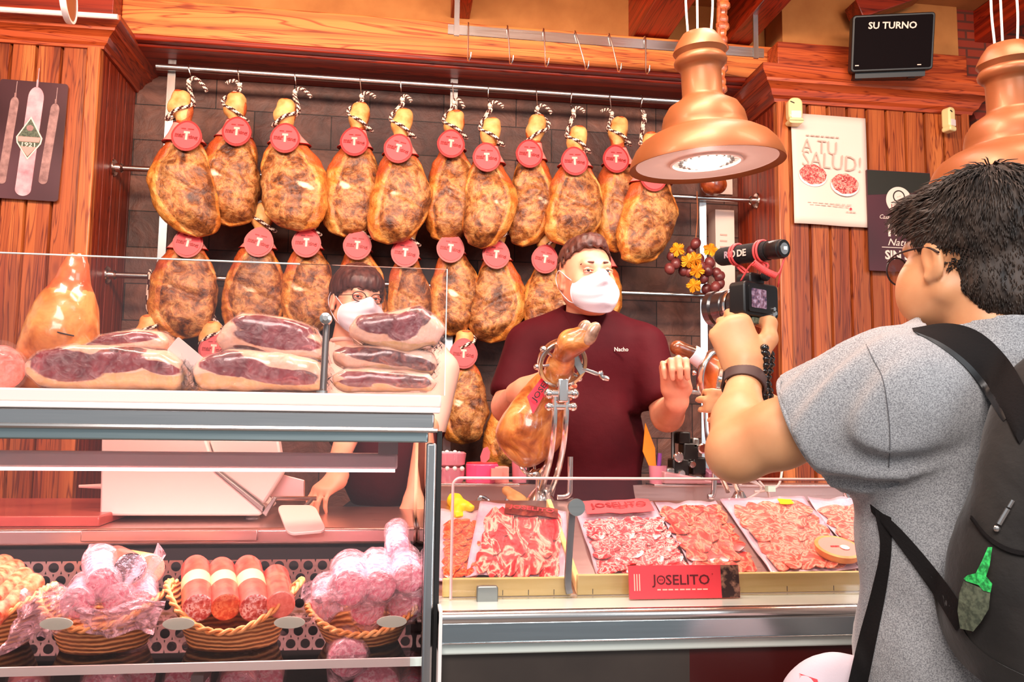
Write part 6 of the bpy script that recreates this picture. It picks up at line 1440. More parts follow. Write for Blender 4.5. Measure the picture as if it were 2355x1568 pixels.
b = MB(); b.prism([(0, 0), (.012, .012), (.014, .03), (.006, .045), (-.006, .04), (-.014, .018), (-.012, .004)], .003, T=frame(m @ Vector((.008, 0, .054)), (1, .2, 0), (.15, 0, 1))); b.build('tab', mat('dusty_pink', (214, 100, 112), .5), t)
b = MB(); b.box((.036, -.040, .026), (.03, .02, .03), T=m); b.build('front_label', 'collar', t)
b = MB(); b.bb(on_shelf(1135, 1090).x, on_shelf(1168, 1090).x, 2.28, 2.335, zsh, zsh + .045); one(b, 'paper_box', 'collar', 'small pale pink carton just right of the magenta box', 'box', bev=.003)
b = MB(); x0 = P(1178, 1060, 2.38).x; b.lathe([(0, 0), (.020, 0), (.024, .10), (.022, .10), (.018, .004), (0, .004)], 18, T=Matrix.Translation((x0 + .012, 2.315, zsh))); one(b, 'plastic_cup', 'pink_clear', 'tall pink translucent cup behind the ham stand cradle', 'cup')
# crumpled yellow bag, knife steel and other tools below the shelf
v, f = implicit([('c', P(1045, 1150, 2.0), P(1082, 1168, 1.96), .014, .010), ('c', P(1045, 1150, 2.0), P(1052, 1185, 1.94), .013, .014, .02)], .004, extra=lambda q, d: d + .003 * wob(q, 120, 2))
o = imesh([(v, f)], 'yellow_ribbon', 'yellow'); lo = P(1052, 1175, 1.97); o.data.transform(Matrix.Translation(-lo)); o.location = lo; tag(o, 'crumpled bright yellow ribbon above the chorizo pack', 'ribbon')
t = thing('tongs', 'steel tongs lying on the worktop left of the ham stand', 'tongs', P(1120, 1160, 2.12)); 
b = MB(); b.tube([P(1072, 1162, 2.08), P(1105, 1150, 2.10)], [.003, .006], 8); b.tube([P(1072, 1165, 2.08), P(1110, 1156, 2.09)], [.003, .006], 8); b.build('arm', 'dsteel', t)
b = MB(); b.tube(smoothpath([P(1098, 1152, 2.1), P(1106, 1142, 2.1), P(1122, 1150, 2.1), P(1126, 1165, 2.1)], 5), .005, 8); b.tube([P(1114, 1150, 2.1), P(1117, 1168, 2.1)], .0045, 8); b.build('hinge_loop', 'chrome', t)
b = MB(); b.tube([P(1170, 1161, 2.06), P(1208, 1161, 2.06)], .0075, 12); b.tube(smoothpath([P(1155, 1164, 2.06), P(1164, 1155, 2.06), P(1168, 1148, 2.06)], 3), .0075, 10)
one(b, 'sharpening_steel', 'chrome', 'short steel handle lying in front of the stand base', 'tool')
v, f = implicit([('c', P(1165, 1128, 2.12), P(1200, 1150, 2.10), .012, .014), ('c', P(1172, 1146, 2.10), P(1196, 1158, 2.08), .008, .007, .01)], .004, extra=lambda q, d: d + .002 * wob(q, 90, 6))
o = imesh([(v, f)], 'ham_bone', 'knob'); lo = P(1182, 1150, 2.11); o.data.transform(Matrix.Translation(-lo)); o.location = lo; tag(o, 'small amber ham bone on the worktop left of the stand base', 'bone')
b = MB(); b.bb(P(1125, 1150, 2.2).x, P(1172, 1150, 2.2).x, 2.18, 2.24, zp, zp + .045); one(b, 'cardboard_block', mat('brown_board', (120, 44, 28), .6), 'small brown block on the worktop between tongs and stand', 'block', bev=.003)
# clutter at the right: orange knife handle, pen pot, phone stand, scales
t = thing('pen_pot', 'grey pot with purple pen and orange flat tool beside the man in maroon', 'pot', on_shelf(1513, 1060)); m = wm(t)
b = MB(); b.lathe([(0, 0), (.024, 0), (.027, .05), (.024, .05), (.02, .004), (0, .004)], 20, T=m); b.build('pot', 'pink_clear', t)
b = MB(); b.tube([m @ Vector((0, 0, .01)), m @ Vector((.006, 0, .085))], .006, 8); b.build('pen', mat('purple_pen', (130, 60, 150), .4), t)
b = MB(); b.prism([(0, 0), (.014, .0), (.010, .07), (-.018, .14), (-.026, .06)], .004, T=frame(m @ Vector((-.018, .005, .03)), (1, 0, 0), (0, 0, 1))); b.build('orange_blade', mat('orange_plastic', (240, 130, 20), .4), t)
t = thing('label_printer', 'pink-grey folded label printer lying on the rear shelf', 'printer', on_shelf(1600, 1080)); m = wm(t)
b = MB(); b.add([m @ Vector(q) for q in ((-.11, -.05, .002), (.03, -.06, .002), (.03, .04, .002), (-.11, .04, .002), (-.11, -.05, .036), (.03, -.06, .010), (.03, .04, .016), (-.11, .04, .04))], [(0, 3, 2, 1), (4, 5, 6, 7), (0, 1, 5, 4), (1, 2, 6, 5), (2, 3, 7, 6), (3, 0, 4, 7)]); b.build('body', mat('grey_pink_plastic', (196, 140, 146), .4, coat=.4), t, bev=.004)
b = MB(); b.add([m @ Vector(q) for q in ((.02, -.05, .004), (.10, -.055, .002), (.11, .03, .006), (.03, .04, .02))] + [m @ (Vector(q) + Vector((0, 0, .03))) for q in ((.02, -.05, .004), (.10, -.055, -.02), (.11, .03, -.015), (.03, .04, .02))], [(0, 3, 2, 1), (4, 5, 6, 7), (0, 1, 5, 4), (1, 2, 6, 5), (2, 3, 7, 6), (3, 0, 4, 7)]); b.build('lid', mat('violet_grey_plastic', (150, 96, 120), .4, coat=.4), t, bev=.003)
t = thing('video_rig', 'dark camera rig with knobs on a small stand on the rear shelf', 'camera rig', on_shelf(1560, 1080, 2.315)); m = wm(t)
for (x, z, sx, sz, mm) in ((0, .04, .05, .06, 'black'), (.03, .09, .045, .05, 'black'), (.012, .13, .035, .035, 'black'), (-.028, .03, .03, .03, 'dsteel'), (.055, .05, .04, .05, 'black'), (.045, .115, .02, .03, 'dsteel')):
    b = MB(); b.box((x, 0, z), (sx, .05, sz), T=m); b.build('housing', mm, t, bev=.005)
for (x, z, r) in ((-.01, .075, .014), (.03, .055, .010), (.06, .10, .014), (-.002, .03, .010)):
    b = MB(); b.lathe([(0, 0), (r, 0), (r * 1.05, .012), (r * .8, .016), (0, .016)], 18, T=m @ Matrix.Translation((x, -.025, z)) @ Matrix.Rotation(pi / 2, 4, 'X')); b.build('knob', 'chrome', t)
b = MB(); b.tube([m @ Vector((-.012, .01, .06)), m @ Vector((-.012, .01, .20))], .006, 8); b.build('rod', 'dsteel', t)
t = thing('cable_bundle', 'tangle of white cables under the arm of the customer', 'cable', P(1745, 1150, 2.12))
rnd = random.Random(3)
for pts in (((1730, 1100), (1750, 1125), (1715, 1150), (1700, 1165)), ((1800, 1075), (1790, 1115), (1760, 1128), (1735, 1130)), ((1745, 1105), (1765, 1130), (1770, 1150)), ((1700, 1115), (1715, 1105), (1740, 1112), (1752, 1120))):
    b = MB(); b.tube(smoothpath([P(x, y, 2.12) for x, y in pts], 6), .0032, 7); b.build('cable', 'white_plastic', t)
b = MB(); b.bb(P(1763, 1125, 2.1).x, P(1780, 1125, 2.1).x, 2.09, 2.11, P(1770, 1130, 2.1).z, P(1770, 1117, 2.1).z); b.build('plug', 'disc', t)

# ------------------------------------------------------------------ people
from mathutils.bvhtree import BVHTree
def hv(r, f): return (Vector(_h) * r + Vector(_f0) * f).normalized()      # level direction: right and away in the view
class Fr:
    def __init__(s, o, fwd, up=(0, 0, 1), k=1.0):
        y = Vector(fwd).normalized(); z = Vector(up); z = (z - y * z.dot(y)).normalized(); x = y.cross(z)
        s.o, s.k, s.R = Vector(o), k, np.array([list(x), list(y), list(z)]).T; s.x, s.y, s.z = x, y, z
    def p(s, x, y, z): return s.o + (s.x * x + s.y * y + s.z * z) * s.k
    def c(s, a, b, ra, rb, kk=.02): return ('c', s.p(*a), s.p(*b), ra * s.k, rb * s.k, kk)
    def e(s, a, r, kk=.02, rot=None, sub=False):
        R = s.R if rot is None else s.R @ np.array(rot); return ('-' if sub else 'e', s.p(*a), tuple(q * s.k for q in r), R, kk)
    def loc(s, P_): return (P_ - _n(s.o)) @ s.R / s.k
def rotm(a, ax): return [list(r) for r in Matrix.Rotation(a, 3, ax)]
def head_prims(F, jaw=1.0, nose=1.0):
    L = [F.e((0, -.012, .035), (.076, .097, .088)), F.e((0, .028, -.03), (.062 * jaw, .064, .080), .03), F.e((0, .056, -.094), (.030, .024, .022), .02)]
    for s in (-1, 1):
        L += [F.c((s * .052, -.008, -.050), (s * .024, .052, -.094), .022 * jaw, .018, .02), F.e((s * .040, .058, -.022), (.026, .022, .026), .02)]
    L += [F.c((0, .086, .014), (0, .112 * nose, -.024), .008, .0115, .010), F.e((.011, .100, -.030), (.008, .010, .007), .006), F.e((-.011, .100, -.030), (.008, .010, .007), .006)]
    L += [F.c((-.034, .080, .032), (.034, .080, .032), .013, .013, .014), F.c((-.020, .088, -.060), (.020, .088, -.060), .008, .008, .008)]
    for s in (-1, 1): L += [F.e((s * .031, .104, .013), (.018, .015, .011), .008, sub=True)]
    for s in (-1, 1):
        r = rotm(-.25, 'X'); L += [F.e((s * .079, -.010, -.004), (.009, .020, .033), .006, r), F.e((s * .090, -.008, .000), (.008, .011, .019), .004, r, sub=True), F.e((s * .081, -.002, -.030), (.007, .008, .009), .006)]
    L += [F.c((0, -.022, -.06), (0, -.045, -.20), .053, .060, .02)]
    return L
def put(par, name, prims, h, m, extra=None, relax=2, mfn=None, pad=.03, f=None, lo=None, hi=None):
    v, fc = implicit(prims, h, pad, extra, f, lo, hi); return imesh([(v, fc)], name, m, par, relax=relax, mfn=mfn)
def eyes(par, F, squint=.5, iris='ink', brow='hair_b'):
    for s in (-1, 1):
        b = MB(); b.ball(F.p(s * .031, .0795, .012), .0125 * F.k, 14); b.build('eye', 'white', par, smooth=180)
        b = MB(); b.ball(F.p(s * .031 + .001, .0905, .0115), (.0050 * F.k,) * 3, 10); b.build('iris', iris, par, smooth=180)
        pts = [F.p(s * .031 + q * .017, .091 - 9 * (q * .0165) ** 2 * 1.6, .0125 + .0035 * (1 - q * q)) for q in np.linspace(-1, 1, 9)]; b = MB(); b.tube(pts, .0032 * F.k, 6); b.build('eyelid', 'skin_lid', par, smooth=180)
        pts = [F.p(s * .031 + q * .017, .0905 - 9 * (q * .0165) ** 2 * 1.6, .0085 - .002 * (1 - q * q)) for q in np.linspace(-1, 1, 9)]; b = MB(); b.tube(pts, .0022 * F.k, 6); b.build('eyelid', 'skin_lid', par, smooth=180)
        pts = [F.p(s * (.016 + .034 * q), .096 - .022 * q * q, .035 - .004 * q + .003 * sin(q * 3.1)) for q in np.linspace(0, 1, 8)]; b = MB(); b.tube(pts, [(.0034 - .0018 * i / 7) * F.k for i in range(8)], 6); b.build('eyebrow', brow, par, smooth=180)
M['hair_w'] = mat('dark_auburn_hair', (58, 26, 24), .45, ramp=[(.3, (36, 14, 14)), (.75, (92, 50, 44))], scale=50, stretch=(1, 1, .3), bump=.5, bdist=.003)
M['skin_lid'] = mat('eyelid_skin', (196, 116, 92), .5)
def mask(par, F, w=1.0):
    def fn(u, v):
        a = (u - .5) * 2 * 1.18; zt_ = -.002 + .014 * math.exp(-(a / .28) ** 2) - .010 * abs(a) ** 2; zb_ = -.118 + .030 * abs(a / 1.18) ** 2
        z = zt_ + (zb_ - zt_) * v
        r = .070 + .020 * sin(pi * min(1, v * 1.02)) ** .7
        nose = .030 * math.exp(-(a / .30) ** 2) * math.exp(-((v - .16) / .26) ** 2) + .012 * math.exp(-(a / .45) ** 2) * math.exp(-((v - .72) / .3) ** 2)
        pl = .0016 * sin(v * 26) * (1 - (a / 1.2) ** 2)
        return F.p((r + .002) * sin(a) * 1.00 * w, .020 + (r + .006 + nose + pl) * cos(a) * 1.02 + .004, z)
    b = MB(); b.patch(fn, 40, 36, thick=-F.y * .0016); m = b.build('face_mask', 'mask', par, smooth=180)
    for s in (0, 1):
        x = -1 if s == 0 else 1; top, bot = fn(s, .04), fn(s, .92)
        b = MB(); b.tube(smoothpath([top, F.p(x * .076, .03, .0), F.p(x * .084, -.012, .026), F.p(x * .086, -.034, .0), F.p(x * .080, -.014, -.038), F.p(x * .07, .02, -.07), bot], 5), .0015, 6); b.build('ear_loop', 'mask', m, smooth=180)
    b = MB(); b.tube([fn(0, q / 8) for q in range(9)], .0018, 6); b.tube([fn(1, q / 8) for q in range(9)], .0018, 6); b.build('mask_hem', 'mask', m, smooth=180)
    return m
def hair(par, F, m, hl, ell=((0, -.014, .042), (.084, .106, .095)), extra_pr=(), amp=.004, fr=70, h=.004, seed=0, st=(1, 1, 1)):
    def f(P_):
        q = F.loc(P_); d = sd_e(q, ell[0], ell[1])
        for pr in extra_pr: d = smin(d, sd_e(q, pr[0], pr[1]), .02)
        cut = (np.interp(q[:, 1], hl[0], hl[1]) - q[:, 2]) * .75 + .002 * np.sin(q[:, 1] * 300) + .002 * np.sin(q[:, 0] * 260)
        inner = .004 - sd_e(q, (0, -.012, .035), (.074, .095, .086))
        d = np.maximum(np.maximum(d + amp * wob(q, fr, seed, st), cut), inner - .012 * 0); return d * F.k
    o = _n(F.o); v, fc = surfnet(f, o - .16, o + .17, h); return imesh([(v, fc)], 'hair', m, par, relax=1)
def hand_prims(F, curls, thumb, spread=.0, k=1.0, sidex=1):
    """F: y along the hand, z = back of hand; sidex = +1 thumb at +x"""
    L = [F.c((0, -.015, 0), (0, .012, 0), .026, .030, .02), F.c((.020 * sidex, .015, -.002), (.026 * sidex, .078, 0), .018, .0135, .02), F.c((0, .015, 0), (.008 * sidex, .084, .002), .018, .0135, .02), F.c((-.012 * sidex, .015, 0), (-.010 * sidex, .082, .001), .017, .0130, .02), F.c((-.020 * sidex, .015, -.002), (-.028 * sidex, .074, -.002), .016, .012, .02)]
    ln = ((.040, .026, .022), (.045, .030, .023), (.042, .028, .022), (.033, .021, .020)); xs = (.027, .009, -.010, -.029); ys = (.080, .086, .083, .075)
    for i in range(4):
        p = Vector((xs[i] * sidex, ys[i], .001)); a = 0; sp = spread * (1.5 - i) * sidex
        r = (.0098, .0098, .0094, .0086)[i]
        for j in range(3):
            a += curls[i][j]; d = Vector((sp * cos(a), cos(a), -sin(a))).normalized(); q = p + d * ln[i][j]
            L.append(F.c(tuple(p), tuple(q), r * (1 - .08 * j), r * (1 - .08 * (j + 1)), .004)); p = q
    p = Vector((.024 * sidex, .012, -.006))
    for (dx, dy, dz), l, r0, r1 in thumb:
        d = Vector((dx * sidex, dy, dz)).normalized(); q = p + d * l; L.append(F.c(tuple(p), tuple(q), r0, r1, .010)); p = q
    return L
def legs(par, x, y, zhip, fwd, m='denim', sep=.10):
    s = Vector(fwd).cross(Vector((0, 0, 1))).normalized(); L = [('e', (x, y, zhip), (.17, .13, .13))]
    c = Vector((x, y, 0))
    for k in (-1, 1): a = c + s * k * sep; L += [('c', a + Vector((0, 0, zhip - .03)), a + Vector((0, 0, .48)), .095, .062, .04), ('c', a + Vector((0, 0, .48)), a + Vector((0, 0, .09)), .062, .048, .03)]
    put(par, 'trousers', L, .018, m)
    for k in (-1, 1):
        a = c + s * k * sep; v, f = implicit([('c', a + Vector((0, 0, .045)) - fwd * .05, a + fwd * .15 + Vector((0, 0, .036)), .045, .036), ('c', a + Vector((0, 0, .05)), a + Vector((0, 0, .11)), .042, .042, .02)], .012)
        v[:, 2] = np.maximum(v[:, 2], 0); imesh([(v, f)], 'shoe', 'black', par)
def caster(*objs):
    tr = []
    for o in objs:
        o.data.update(); m = wm(o); tr.append(BVHTree.FromPolygons([m @ v.co for v in o.data.vertices], [list(p.vertices) for p in o.data.polygons]))
    def hit(px_, py, off=.004, dflt=None):
        r = ray(px_, py).normalized(); best = None
        for t in tr:
            h_ = t.ray_cast(CAM, r)
            if h_[0] is not None and (best is None or h_[3] < best[3]): best = h_
        if best is None: return D(px_, py, dflt) if dflt else None
        return best[0] - r * off
    return hit

# ---- the man in maroon behind the counter
man = thing('person', 'man in a maroon chef shirt and white face mask behind the low counter', 'person', (P(1350, 900, 2.47).x, 2.50, 0))
Vf = hv(.32, -.95); F = Fr(D(1348, 642, 2.43), Vf, Vector((0, 0, 1)) + _h * -.05, .96)
U = lambda x, y, d: D(x, y, d)
# right arm (image left): hand resting on the ham
eL, wL = U(1168, 935, 2.36), U(1192, 905, 2.14)
FL = Fr(wL + (U(1215, 893, 2.10) - wL) * .2, hv(.45, -.55) * 1.0 + Vector((0, 0, .25)), hv(-.75, -.45) + Vector((0, 0, .5)), 1.0)
cu = ((.35, .5, .35), (.4, .55, .4), (.45, .55, .4), (.5, .6, .4)); th = [((.7, .6, .05), .040, .0155, .0125), ((.35, .9, .2), .034, .0125, .0108), ((.2, .95, .1), .026, .0108, .009)]
hpL = hand_prims(FL, cu, th, .05, sidex=1)
eR, wR = U(1535, 955, 2.36), U(1556, 925, 2.17)
FR = Fr(U(1556, 905, 2.155), Vector((0, 0, 1)) + hv(-.1, -.25) * .4, hv(.15, 1), 1.0)
cuR = ((1.1, 1.2, .6), (1.1, 1.2, .6), (1.1, 1.2, .6), (1.0, 1.2, .6)); thR = [((-.2, .7, -.6), .038, .0155, .0130), ((-.3, .8, -.3), .032, .0130, .0112), ((-.1, .9, .0), .024, .0112, .0092)]
hpR = hand_prims(FR, cuR, thR, .02, sidex=-1)
sets = [implicit(head_prims(F, 1.12), .0036), implicit([('c', U(1200, 830, 2.42), eL, .050, .043), ('c', eL, wL, .045, .028, .02)] + hpL, .0036), implicit([('c', U(1500, 840, 2.42), eR, .050, .043), ('c', eR, wR, .045, .030, .02)] + hpR, .0036)]
imesh(sets, 'body', 'skin', man)
hair(man, F, 'hair_b', ([-.12, -.09, -.05, -.025, -.005, .010, .020, .045, .07, .10], [-.06, -.075, -.045, .005, -.012, -.006, .048, .066, .084, .092]), ell=((0, -.012, .046), (.0795, .102, .094)), extra_pr=[((0, .045, .100), (.050, .040, .034))], amp=.0034, fr=130, h=.0032, seed=2)
eyes(man, F); mask(man, F, .93)
TL = Fr(U(1345, 900, 2.47), hv(.10, -.99))
sh = [TL.e((0, .0, .09), (.192, .125, .17)), TL.e((0, .015, -.14), (.175, .135, .22), .05), TL.e((0, .01, -.36), (.185, .14, .18), .05), TL.c((-.155, -.01, .145), (.155, -.01, .145), .060, .060, .05), TL.c((0, -.01, .19), (0, .0, .225), .078, .062, .03),
      ('c', U(1212, 800, 2.45), U(1176, 900, 2.385), .068, .062, .04), ('c', U(1484, 800, 2.45), U(1514, 905, 2.385), .068, .062, .04)]
nk = F.p(0, -.035, -.135)
def shf(q, d):
    d = d + .0045 * wob(q, 15, 5, (1, .6, .5)) + .002 * wob(q, 44, 7)
    hm = []
    for a, b_ in ((U(1212, 800, 2.45), U(1160, 925, 2.37)), (U(1484, 800, 2.45), U(1532, 935, 2.365))):
        ax = (b_ - a).normalized(); t = (q - _n(a)) @ _n(ax); lat = np.linalg.norm(q - _n(a) - t[:, None] * _n(ax), axis=1)
        d = np.where(lat < .11, np.maximum(d, t - (b_ - a).length * .93), d)
    d = np.maximum(d, -(sd_c(q, nk, nk + Vector((0, 0, .15)), .056, .062)))
    return np.maximum(d, .84 - q[:, 2])
shirt = put(man, 'chef_shirt', sh, .0085, 'maroon', shf)
b = MB(); n = 30; nb = nk + Vector((0, 0, .022))
for i in range(n + 1):
    a = 2 * pi * i / n
    for dz, r in ((-.040, .076), (.018, .066), (.020, .062), (-.040, .062)): b.v.append(tuple(nb + TL.x * (r * sin(a)) + TL.y * (r * cos(a) * .98 + .004) + Vector((0, 0, dz - .022 * (cos(a) > 0) * cos(a)))))
for i in range(n):
    for j in range(3): b.f.append([i * 4 + j, i * 4 + j + 1, i * 4 + j + 5, i * 4 + j + 4]); b.m.append(0)
b.build('collar', 'maroon', shirt, smooth=60)
hit = caster(shirt)
q = hit(1429, 803, .012, 2.33); text('Nacho', 'paper', shirt, frame(q, RIGHT, UP), width=.040, height=.012, bold=.01, name='name_embroidery')
legs(man, TL.o.x, TL.o.y, .92, Vector((0, -1, 0)), 'black')

# ---- the woman behind the tall case
wo = thing('person', 'woman with dark fringe, glasses and white mask behind the packed hams', 'person', (P(870, 900, 2.85).x, 2.86, 0))
W = Fr(D(820, 696, 2.76), hv(.52, -.85) - Vector((0, 0, .06)), Vector((0, 0, 1)) + _h * .06, 1.0)
FWh = Fr(D(778, 1098, 2.42), hv(-.3, -.5) - Vector((0, 0, .5)), hv(-.3, -.6) + Vector((0, 0, .5)), .92)
cuw = ((.5, .6, .4),) * 4; thw = [((.6, .7, -.3), .036, .0145, .012), ((.2, .9, -.3), .03, .012, .0105), ((.1, .95, -.2), .022, .0105, .009)]
sets = [implicit(head_prims(W, .96), .0042), implicit([('c', D(800, 1000, 2.6), D(770, 1080, 2.45), .038, .026)] + hand_prims(FWh, cuw, thw, .04), .005), implicit([('c', D(985, 980, 2.7), D(950, 1150, 2.55), .040, .026), ('c', D(950, 1150, 2.55), D(935, 1185, 2.5), .028, .030, .02)], .007)]
imesh(sets, 'body', 'skin_f', wo)
hair(wo, W, 'hair_w', ([-.13, -.09, -.05, -.02, .01, .045, .07, .11], [-.09, -.11, -.09, .012, .004, .026, .036, .040]), ell=((0, -.010, .042), (.088, .112, .094)), extra_pr=[((0, .055, .062), (.066, .050, .040))], amp=.004, fr=85, h=.0040, seed=6, st=(2, 2, .3))
M['hair_w2'] = M['hair_w']
eyes(wo, W); mask(wo, W, .97)
g = []
b = MB()
for s in (-1, 1):
    c_ = W.p(s * .031, .103, .010); o = [c_ + W.x * (.022 * cos(a)) + W.z * (.016 * sin(a)) + W.y * (-.10 * (.022 * cos(a) * s)) for a in [2 * pi * i / 24 for i in range(24)]]; b.tube(o, .0017, 6, closed=True)
    b.tube([W.p(s * .053, .098, .013), W.p(s * .074, .05, .012), W.p(s * .080, -.01, .012)], .0012, 6)
b.tube([W.p(-.009, .106, .012), W.p(.009, .106, .012)], .0011, 6); b.build('glasses', 'ink', wo)
M['blush'] = mat('pale_pink_uniform', (232, 186, 172), .8, bump=.1, scale=60)
TW_ = Fr(D(900, 860, 2.82), hv(.3, -.95))
sh = [TW_.e((0, 0, .02), (.19, .12, .16)), TW_.e((0, .01, -.25), (.17, .13, .26), .05), TW_.c((-.15, -.01, .06), (.15, -.01, .06), .055, .055, .04), ('c', D(790, 815, 2.78), D(790, 1000, 2.65), .058, .050, .04), ('c', D(1015, 850, 2.80), D(990, 990, 2.72), .062, .05, .04)]
nw = W.p(0, -.035, -.14)
put(wo, 'uniform', sh, .011, ['blush', 'maroon'], mfn=lambda c: (c[:, 2] < 1.22), extra=lambda q, d: np.maximum(np.maximum(d + .004 * wob(q, 18, 3), -sd_c(q, nw, nw + Vector((0, 0, .12)), .052, .056)), .84 - q[:, 2]))
b = MB(); b.tube([W.p(0, -.035, -.13) + Vector((.056 * cos(a), .056 * sin(a), -.004 * sin(a))) for a in [2 * pi * i / 24 for i in range(24)]], .008, 8, closed=True); b.build('collar', 'blush', wo, smooth=180)
legs(wo, TW_.o.x, TW_.o.y, .90, Vector((0, -1, 0)), 'denim')

# ---- the customer with camera and backpack
cu_ = thing('person', 'dark-haired man in a heather grey t-shirt with black backpack, filming, seen from behind', 'person', (D(2200, 1000, 1.36).x, D(2200, 1000, 1.36).y, 0))
Hf = hv(-.30, .954); C_ = Fr(D(2224, 600, 1.33), Hf, Vector((0, 0, 1)) - _h * .03, 1.01)
sL, el, wr = D(2045, 900, 1.25), D(1694, 1036, 1.37), D(1712, 866, 1.515)
HF = Fr(wr + Vector((0, 0, .014)) + _h * .006, Vector((0, 0, 1)) + _h * -.38 + _f0 * .10, hv(-.30, -1), 1.06)
cuC = ((1.0, 1.5, .9), (1.1, 1.5, .9), (1.2, 1.5, .9), (1.3, 1.4, .9)); thC = [((.75, .62, -.15), .038, .0165, .0145), ((.35, .75, -.5), .034, .0145, .0125), ((-.5, .4, -.7), .026, .0125, .010)]
# left hand closed round the grip: thumb side to the right
hpC = [F_ for F_ in hand_prims(HF, cuC, thC, .0, sidex=1)]
arm = [('c', sL, el + (sL - el) * .28, .060, .051), ('c', el + (sL - el) * .28, el, .051, .042, .03), ('e', el + Vector((0, 0, -.010)), (.038, .042, .036), None, .03), ('c', el, el.lerp(wr, .38), .041, .043, .03), ('c', el.lerp(wr, .38), wr, .042, .028, .03)] + hpC
RH = Fr(D(1770, 945, 1.60), hv(-.6, .1) + Vector((0, 0, .1)), hv(0, -1), .95)
arm2 = [('c', D(1775, 948, 1.60), D(1930, 1010, 1.55), .027, .042), ('c', D(1930, 1010, 1.55), D(2120, 930, 1.42), .045, .050, .02)] + hand_prims(RH, ((.5, .6, .4),) * 4, thw, .03)
sets = [implicit(head_prims(C_, 1.16, .93) + [C_.e((-.052, .046, -.048), (.032, .042, .048), .02), C_.e((.052, .046, -.048), (.032, .042, .048), .02)], .0034), implicit(arm, .0034), implicit(arm2, .007)]
imesh(sets, 'body', 'skin_t', cu_)
HL = ([-.13, -.10, -.07, -.045, -.02, .00, .02, .045, .08, .12], [-.115, -.118, -.105, -.070, -.030, -.004, .016, .035, .060, .066])
hr = hair(cu_, C_, 'hair_d', HL, ell=((0, -.016, .040), (.0835, .108, .090)), extra_pr=[((0, .034, .078), (.066, .078, .044)), ((0, -.05, .06), (.074, .070, .078)), ((0, -.058, -.045), (.057, .046, .066))], amp=.0035, fr=60, h=.0032, seed=9, st=(1, .5, 1))
rs = np.random.RandomState(5); b = MB(); me_ = hr.data; mw = wm(hr); crown = np.array([.0, -.055, .15]); ids = rs.permutation(len(me_.vertices))
nn = 0
for vi in ids:
    vx = me_.vertices[vi]; wp = mw @ vx.co; q = C_.loc(_n(wp)[None])[0]; nrm = _n(vx.normal) @ C_.R
    if q @ nrm < 0 or q[2] < np.interp(q[1], HL[0], HL[1]) + .006: continue
    t = q - crown; t = t - nrm * (t @ nrm); t = t / (np.linalg.norm(t) + 1e-6)
    if q[2] > .04 and q[1] > -.02: t = t * .5 + np.array([.15 * np.sign(q[0]), .8, .0])
    top = np.clip((q[2] - .03) / .08, 0, 1); L_ = (.010 + .020 * top) * rs.uniform(.7, 1.2); lift = .02 + .10 * top * rs.rand()
    t = t + rs.randn(3) * .12; p0 = q - nrm * .002; p1 = q + t * L_ * .5 + nrm * (.0012 + L_ * lift); p2 = q + t * L_ + nrm * L_ * lift * .6
    b.tube([C_.p(*p0), C_.p(*p1), C_.p(*p2)], [.0013, .0012, .0004], 3); nn += 1
    if nn > 3800: break
b.build('hair_strands', 'hair_d', hr, smooth=180)['kind'] = 'stuff'
# glasses
gl = MB(); lens = MB()
for s in (-1, 1):
    c_ = C_.p(s * .031, .118, .004); o = [c_ + C_.x * (.026 * cos(a)) + C_.z * (.024 * sin(a) - .003) + C_.y * (-.12 * abs(s * .031 + .026 * cos(a))) for a in [2 * pi * i / 28 for i in range(28)]]
    gl.tube(o, .0016, 7, closed=True); lens.add([c_] + o, [[0, 1 + i, 1 + (i + 1) % 28] for i in range(28)])
    gl.tube(smoothpath([C_.p(s * .057, .108, .016), C_.p(s * .078, .06, .020), C_.p(s * .083, .0, .018), C_.p(s * .086, -.03, .004)], 5), .0017, 6)
gl.tube([C_.p(-.006, .120, .012), C_.p(.006, .120, .012)], .0016, 6); g_ = gl.build('glasses', 'ink', cu_); lens.build('lens', mat('amber_lens', (120, 60, 30), .1, alpha=.55, coat=1), g_, smooth=0)
M['seam'] = mat('dark_grey_seam', (92, 92, 96), .9)
def smoothpath2(pts): return [(p.x, p.y) for p in smoothpath([(x, y, 0) for x, y in pts], 6)]
